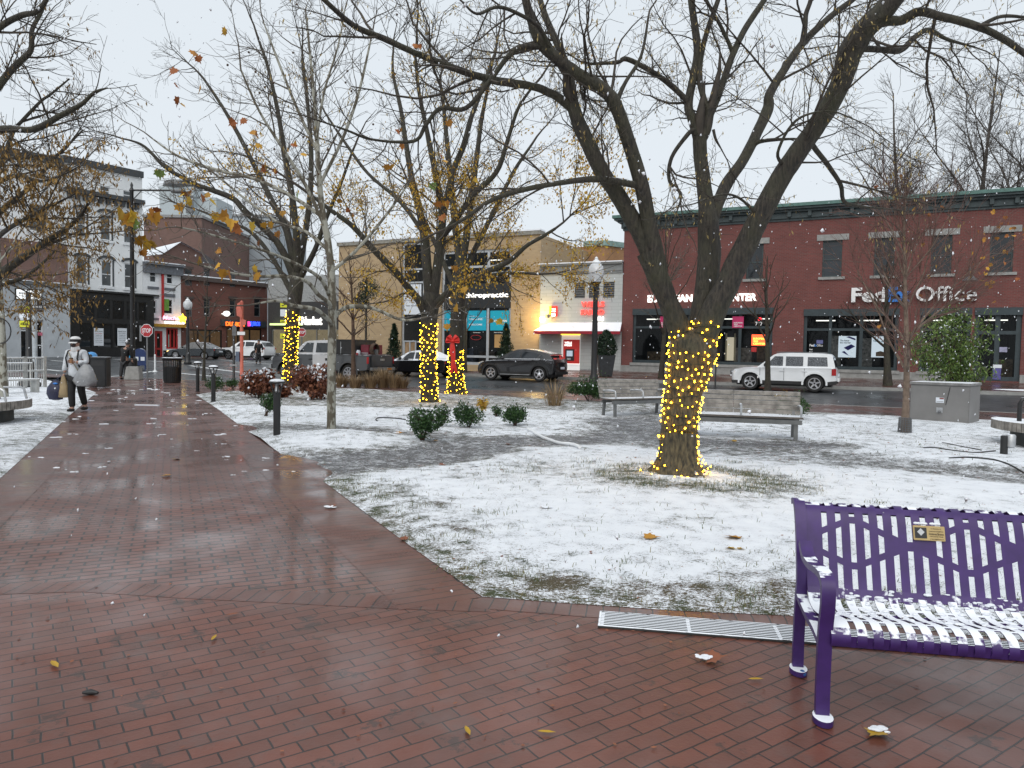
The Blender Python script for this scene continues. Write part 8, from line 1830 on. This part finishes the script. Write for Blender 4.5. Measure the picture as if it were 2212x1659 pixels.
    c = empty('coffee_cup', b + V((.06, -.30, 1.14)), 0, 'brown paper coffee cup with dark lid held by the walker', 'cup'); MB().lathe([(.028,0),(.04,.11)], 14).build('cup', mat('kraft_paper', (.3,.15,.07), .7), c, 40); MB().lathe([(.042,.11),(.043,.122),(.036,.13)], 14).build('lid', M['rubber'], c, 40)
walker()
def figure(b, rz, label, lean=0.0, pack=True, h=1.0):
    P = empty('person', b, rz, label, 'person'); sx = lean
    n = {'pel': (0, 0, .93*h, .13)}; e = []
    chain(n, e, 'sp', 'pel', [(sx*.25,0,1.12*h,.14),(sx*.6,0,1.32*h,.15),(sx*.8,0,1.42*h,.13),(sx*.95,0,1.5*h,.06),(sx*1.05,0,1.57*h,.09),(sx*1.1,0,1.66*h,.08)])
    chain(n, e, 'l', 'sp1', [(-.18+sx*.6,0,1.38*h,.07),(-.24+sx*.5,-.03,1.12*h,.055),(-.2+sx*.6,-.12,.92*h,.04)]); chain(n, e, 'r', 'sp1', [(.18+sx*.6,0,1.38*h,.07),(.25+sx*.9,-.06,1.12*h,.055),(.22+sx*1.2,-.16,.95*h,.04)])
    chain(n, e, 'a', 'pel', [(-.09,0,.85*h,.10),(-.10-sx*.3,-.05,.48*h,.07),(-.11-sx*.5,.02,.08,.05),(-.11-sx*.5,-.1,.04,.035)]); chain(n, e, 'b', 'pel', [(.09,0,.85*h,.10),(.11,.06,.48*h,.07),(.12,.1,.08,.05),(.12,0,.04,.035)])
    body = skin('body', n, e, M['skin'], P); m = MB(); head(m, (sx*1.1, -.0, 1.61*h)); m.build('head', M['skin'], body, 60)
    m = MB(); hand(m, (-.2+sx*.6, -.125, .90*h), (0, -.1, -1)); m.build('hand', M['skin'], body, 60); m = MB(); hand(m, (.22+sx*1.2, -.165, .93*h), (.1, -.1, -1)); m.build('hand', M['skin'], body, 60)
    n = {'t': (0, 0, .72*h, (.20, .16))}; e = []; chain(n, e, 'u', 't', [(sx*.1,0,.95*h,(.19,.16)),(sx*.4,0,1.2*h,(.19,.17)),(sx*.7,0,1.38*h,.17),(sx*.9,0,1.48*h,.09)])
    chain(n, e, 'l', 'u2', [(-.19+sx*.6,0,1.38*h,.09),(-.25+sx*.5,-.03,1.12*h,.08),(-.21+sx*.6,-.12,.96*h,.065)]); chain(n, e, 'r', 'u2', [(.19+sx*.6,0,1.38*h,.09),(.26+sx*.9,-.06,1.12*h,.08),(.23+sx*1.2,-.16,.99*h,.065)]); skin('coat', n, e, CL['blackc'], P)
    n = {'h': (0, 0, .84*h, .15)}; e = []; chain(n, e, 'l', 'h', [(-.09,0,.76*h,.11),(-.10-sx*.3,-.05,.48*h,.09),(-.11-sx*.5,.02,.09,.075)]); chain(n, e, 'r', 'h', [(.09,0,.76*h,.11),(.11,.06,.48*h,.09),(.12,.1,.09,.075)]); skin('trousers', n, e, mat('charcoal_trousers', (.03,.03,.033), .8) if 'charcoal_trousers' not in bpy.data.materials else bpy.data.materials['charcoal_trousers'], P)
    for x, y in ((-.11-sx*.5, -.05), (.12, .04)): m = MB(); m.ball((x, y, .045), .06, 10, 8, (.8, 2.0, .75)); m.build('shoe', CL['shoe'], P, 60)
    m = MB(); m.ball((sx*1.1, .005, 1.645*h), .112, 12, 9, (.85, .98, 1.0)); m.build('hat', CL['hair'], P, 60)
    if pack: m = MB(); m.ball((.02+sx*.5, -.21, 1.2*h), .2, 12, 8, (.8, .6, 1.2)); m.build('backpack', CL['blackc'], P, 60)
figure(gd(269, 33.6), R(170), 'person in black leaning over the grey stone block', -.16, False); figure(gd(558, 52), R(20), 'person in black with a backpack crossing the junction', .03, True)
# ================================================================ SMALL THINGS ON THE GROUND
def blue_bin():
    b = gd(198, 29); root = empty('recycling_bin', b, 0, 'bin with a light blue domed lid behind the square black bin', 'litter bin'); MB().lathe([(.19,0),(.21,.98),(.2,1.0)], 16).build('drum', M['black'], root, 40); blue = mat('light_blue_lid', (.06,.27,.6), .35, var=.1)
    MB().lathe([(.22,1.0),(.225,1.05),(.2,1.17),(.13,1.25),(.03,1.28)], 18).build('lid', blue, root, 50); m = MB(); m.ball((.05,-.17,1.12), .08, 10, 8, (1, .5, .9)); m.build('opening', M['rubber'], root, 60)
blue_bin()
def fallen(px, py, s, m, label, snow=False, kind='fallen_leaf', grp='fallen leaves'):
    p = G(px, py); z = f_h(p.x, p.y)+.006 if inpoly(p.x, p.y, lawn_poly) else .008
    mb = MB()
    if s > .07: maple_mesh(mb, V((0,0,.004)), s, None, True, .16)
    else: a = rng.uniform(0, 6.28); c_, s_ = math.cos(a), math.sin(a); mb.add([(c_*u*s*1.3-s_*v*s*.5, s_*u*s*1.3+c_*v*s*.5, .004+.16*s*abs(v)+.1*s*u*u) for u, v in ((-.6,0),(-.3,.35),(.15,.42),(.65,0),(.15,-.42),(-.3,-.35),(0,0))], [(i, (i+1) % 6, 6) for i in range(6)])
    o = mb.build(kind, M[m], None); o.location = (p.x, p.y, z); tag(o, label, 'leaf', grp)
    if snow:
        q = MB()
        for _ in range(26): q.ball((rng.gauss(0, s*.17), rng.gauss(0, s*.10)+s*.05, .010+rng.uniform(0, .006)), s*rng.uniform(.06, .15), 8, 5, (rng.uniform(.9, 1.8), 1, .3))
        q.build('snow_cap', M['snow'], o, 60)
for a in ((378,994,.13,'leaf_yellow','yellow leaf standing on the wet path, farther of two'), (368,1029,.14,'leaf_orange','orange leaf on the wet path, nearer of two'), (960,1006,.12,'leaf_brown','dark red leaf at the edge of the gravel strip'), (1093,965,.14,'leaf_brown','rust red leaf on the gravel below the shrubs'),
  (1392,1175,.15,'leaf_orange','orange leaf alone on open snow below the big trunk'), (1597,1178,.17,'leaf_orange','largest orange leaf on the snow near the purple bench'), (1570,1198,.10,'leaf_yellow','pale leaf scrap left of the largest orange leaf'), (1605,1200,.08,'leaf_yellow','small yellow scrap under the largest orange leaf'),
  (935,958,.14,'leaf_orange','orange leaf by the roundest shrub'), (1440,968,.12,'leaf_yellow','tan leaf on gravel left of the big trunk'), (990,1010,.10,'leaf_yellow','small yellow leaf at the lawn edge near the gravel'), (880,1168,.10,'leaf_brown','rust leaf in thin snow by the path border'), (1490,872,.16,'leaf_brown','brown leaf under the shorter slatted bench'), (1590,955,.12,'leaf_yellow','yellow leaf under the long slatted bench'),
  (1180,1587,.05,'leaf_yellow','tiny yellow leaf on the wet brick in front'), (1010,1584,.05,'leaf_yellow','thin tan leaf on the wet brick in front'), (462,1382,.05,'leaf_yellow','pale leaf strip on the brick left of centre'), (503,1331,.05,'leaf_brown','dark leaf on the brick just below the diagonal band'), (1632,1472,.05,'leaf_yellow','small tan leaf on brick below the drain'), (118,1440,.07,'leaf_yellow','dry leaf with a stalk on brick at the lower left')): fallen(*a)
for a in ((1180,1106,.13,'leaf_orange','snow topped tan leaf on open snow'), (712,1099,.13,'leaf_brown','snow covered leaf on the path border'), (1525,1428,.12,'leaf_brown','snow covered leaf on brick below the drain'), (1900,1586,.10,'leaf_yellow','snow covered leaf in front of the purple bench'), (855,949,.16,'leaf_orange','snow topped tan leaf at the gravel edge near the mottled tree'), (1030,1010,.1,'leaf_yellow','snow topped leaf where gravel meets the lawn'), (235,1000,.07,'leaf_brown','snow covered leaf on the path left of centre')): fallen(*a, snow=True)
p = G(195, 1502); m = MB(); m.tube([(-.035, 0, .012), (0, .004, .014), (.035, 0, .012)], [.006, .014, .006], 7); o = m.build('seed_pod', M['rubber'], None, 60); o.location = p; tag(o, 'black seed pod lying on the wet brick at lower left', 'seed pod')
p = G(1733, 1462); m = MB(); m.ball((0, 0, .018), .018, 10, 7, (1, 1.2, .9)); o = m.build('bottle_cap', mat('cap_blue', (.02,.1,.3), .4), None, 60); o.location = p; tag(o, 'small blue cap on the brick beside the rear bench foot', 'bottle cap')
p = G(318, 876); m = MB(); m.cbox((0, 0, .01), (.62, .12, .02)); o = m.build('snow_strip', M['snow'], None, None, .006); o.location = p; tag(o, 'narrow strip of snow lying across the far path', 'snow strip')
# grass blades standing through thin snow
def blades():
    rg = np.random.default_rng(77); pts = []; 
    def put(n, x0, x1, y0, y1, f):
        for _ in range(n):
            x, y = rg.uniform(x0, x1), rg.uniform(y0, y1)
            if inpoly(x, y, lawn_poly) and rg.random() < f(x, y): pts.append((x, y))
    cl = lambda x, y: max(0, mn.noise(V((x*2.4, y*2.4, 4)))*1.6 + .25)
    def g(x, y):
        t = f_thin(x, y); return (t*t*1.1*cl(x, y) + .012) * (1 - .8*f_gravel(x, y)) * (1 - .5*f_dirt(x, y))
    put(52000, -2.6, 5, 3.8, 10.8, g); put(30000, -8, 9, 10.5, 18, lambda x, y: g(x, y)*.5)
    ring = lambda x, y: max(0, 1 - abs(math.hypot((x-TREE[0]-.15)/1.3, y-TREE[1]+.15)-.72)/.42)
    put(16000, 1, 4.2, 7.9, 10.2, lambda x, y: ring(x, y)*max(0, mn.noise(V((x*3, y*3, 1)))+.35)*(1.4 if x > 2.1 else .7))
    for cx_, cy_, k in ((-.35, 5.2, 50), (.1, 5.0, 50), (1.62, 4.75, 70), (.9, 5.35, 40), (-.2, 7.0, 60), (4.0, 7.9, 40), (4.6, 7.2, 40), (-1.3, 7.6, 40), (3.2, 10.6, 60), (1.1, 10.2, 60), (2.6, 4.75, 60)):
        for _ in range(k): pts.append((cx_+rg.normal()*.1, cy_+rg.normal()*.07))
    P = np.array([(x, y, .004 + f_h(x, y)) for x, y in pts]); n = len(P); a = rg.uniform(0, 6.28, n); h = rg.uniform(.015, .05, n); ln = rg.uniform(.3, 1.6, n)*h; w = rg.uniform(.0015, .003, n)*(1 + (P[:, 1] > 11)*1.0)
    d = np.stack([np.cos(a), np.sin(a), 0*a], 1); s = np.stack([-np.sin(a), np.cos(a), 0*a], 1)*w[:, None]; up = np.array([[0, 0, 1]])
    Mi = P + d*(ln*.4)[:, None] + up*(h*.75)[:, None]; T_ = P + d*ln[:, None] + up*(h*.85)[:, None]
    v = np.stack([P-s, P+s, Mi+s*.8, Mi-s*.8, T_+s*.15, T_-s*.15], 1).reshape(-1, 3); i = np.arange(n)[:, None]*6; f = np.concatenate([i+[[0,1,2,3]], i+[[3,2,4,5]]])
    M['blade'] = leafmat('grass_blades', (.035,.075,.016), (.17,.15,.06)); o = np_mesh('grass', v, f, M['blade']); o['kind'] = 'stuff'; o['label'] = 'short grass showing through thin snow'
blades()
def litter():
    rg = np.random.default_rng(5); P = []
    for _ in range(900):
        x, y = rg.uniform(-5, 6), rg.uniform(2.6, 9)
        P.append((x, y, .004 + (f_h(x, y)+.002 if inpoly(x, y, lawn_poly) else .004)))
    for _ in range(900):
        x, y = rg.uniform(-16, -3), rg.uniform(9, 26)
        if not inpoly(x, y, lawn_poly) and not inpoly(x, y, left_poly): P.append((x, y, .009))
    for _ in range(1500):
        x, y = rg.uniform(-3, 8), rg.uniform(9, 20)
        if inpoly(x, y, lawn_poly): P.append((x, y, .01 + f_h(x, y)))
    P = np.array(P); n = len(P); a = rg.uniform(0, 6.28, n); l = rg.uniform(.006, .03, n)*(1 + (P[:, 1] > 9)*.9); w = l*rg.uniform(.12, .45, n); d = np.stack([np.cos(a)*l, np.sin(a)*l, 0*a], 1); s = np.stack([-np.sin(a)*w, np.cos(a)*w, 0*a], 1); z = np.stack([0*a, 0*a, l*rg.uniform(.02, .25, n)], 1)
    v = np.stack([P, P+d*.5+s+z*.5, P+d+z, P+d*.5-s+z*.3], 1).reshape(-1, 3); o = np_mesh('leaf_litter', v, np.arange(4*n).reshape(-1, 4), M['leaf_brown']); o['kind'] = 'stuff'; o['label'] = 'small leaf scraps and stalks scattered over brick and snow'
    P = []
    for _ in range(260):
        x, y = rg.uniform(-15, -2), rg.uniform(9, 27)
        if not inpoly(x, y, lawn_poly) and not inpoly(x, y, left_poly): P.append((x, y))
    m = MB()
    for x, y in P: s = rg.uniform(.015, .06)*(.6+y/25); [m.ball((x+rg.normal()*s*.8, y+rg.normal()*s*.5, .003), s*rg.uniform(.25, .7), 7, 4, (rg.uniform(.8, 1.8), .8, .22)) for _ in range(3)]
    o = m.build('snow_crumbs', M['snow'], None, 60); o['kind'] = 'stuff'; o['label'] = 'crumbs of snow dropped on the brick path'
litter()
def snowfall():
    rg = np.random.default_rng(9); n = 2600; Y = 2.2 + 26*rg.random(n)**.8; X = rg.uniform(-.8, .8, n)*Y; Z = rg.uniform(.1, 1, n)*(1.2+Y*.62); P = np.stack([X, Y, Z], 1); s = rg.uniform(.003, .007, n)*(1+Y*.05)
    o8 = np.array([(1,0,0),(0,1,0),(-1,0,0),(0,-1,0),(.2,0,1.5),(-.2,0,-1.5)], float)
    R_ = rg.normal(size=(n, 6, 3))*.35; v = (P[:, None] + (o8[None] + R_)*s[:, None, None]).reshape(-1, 3); f = np.array([(0,1,4),(1,2,4),(2,3,4),(3,0,4),(1,0,5),(2,1,5),(3,2,5),(0,3,5)]); f = (f[None] + (np.arange(n)*6)[:, None, None]).reshape(-1, 3)
    o = np_mesh('falling_snow', v, f, M['snow'], None, True); o['kind'] = 'stuff'; o['label'] = 'loose snowflakes falling through the air'
snowfall()
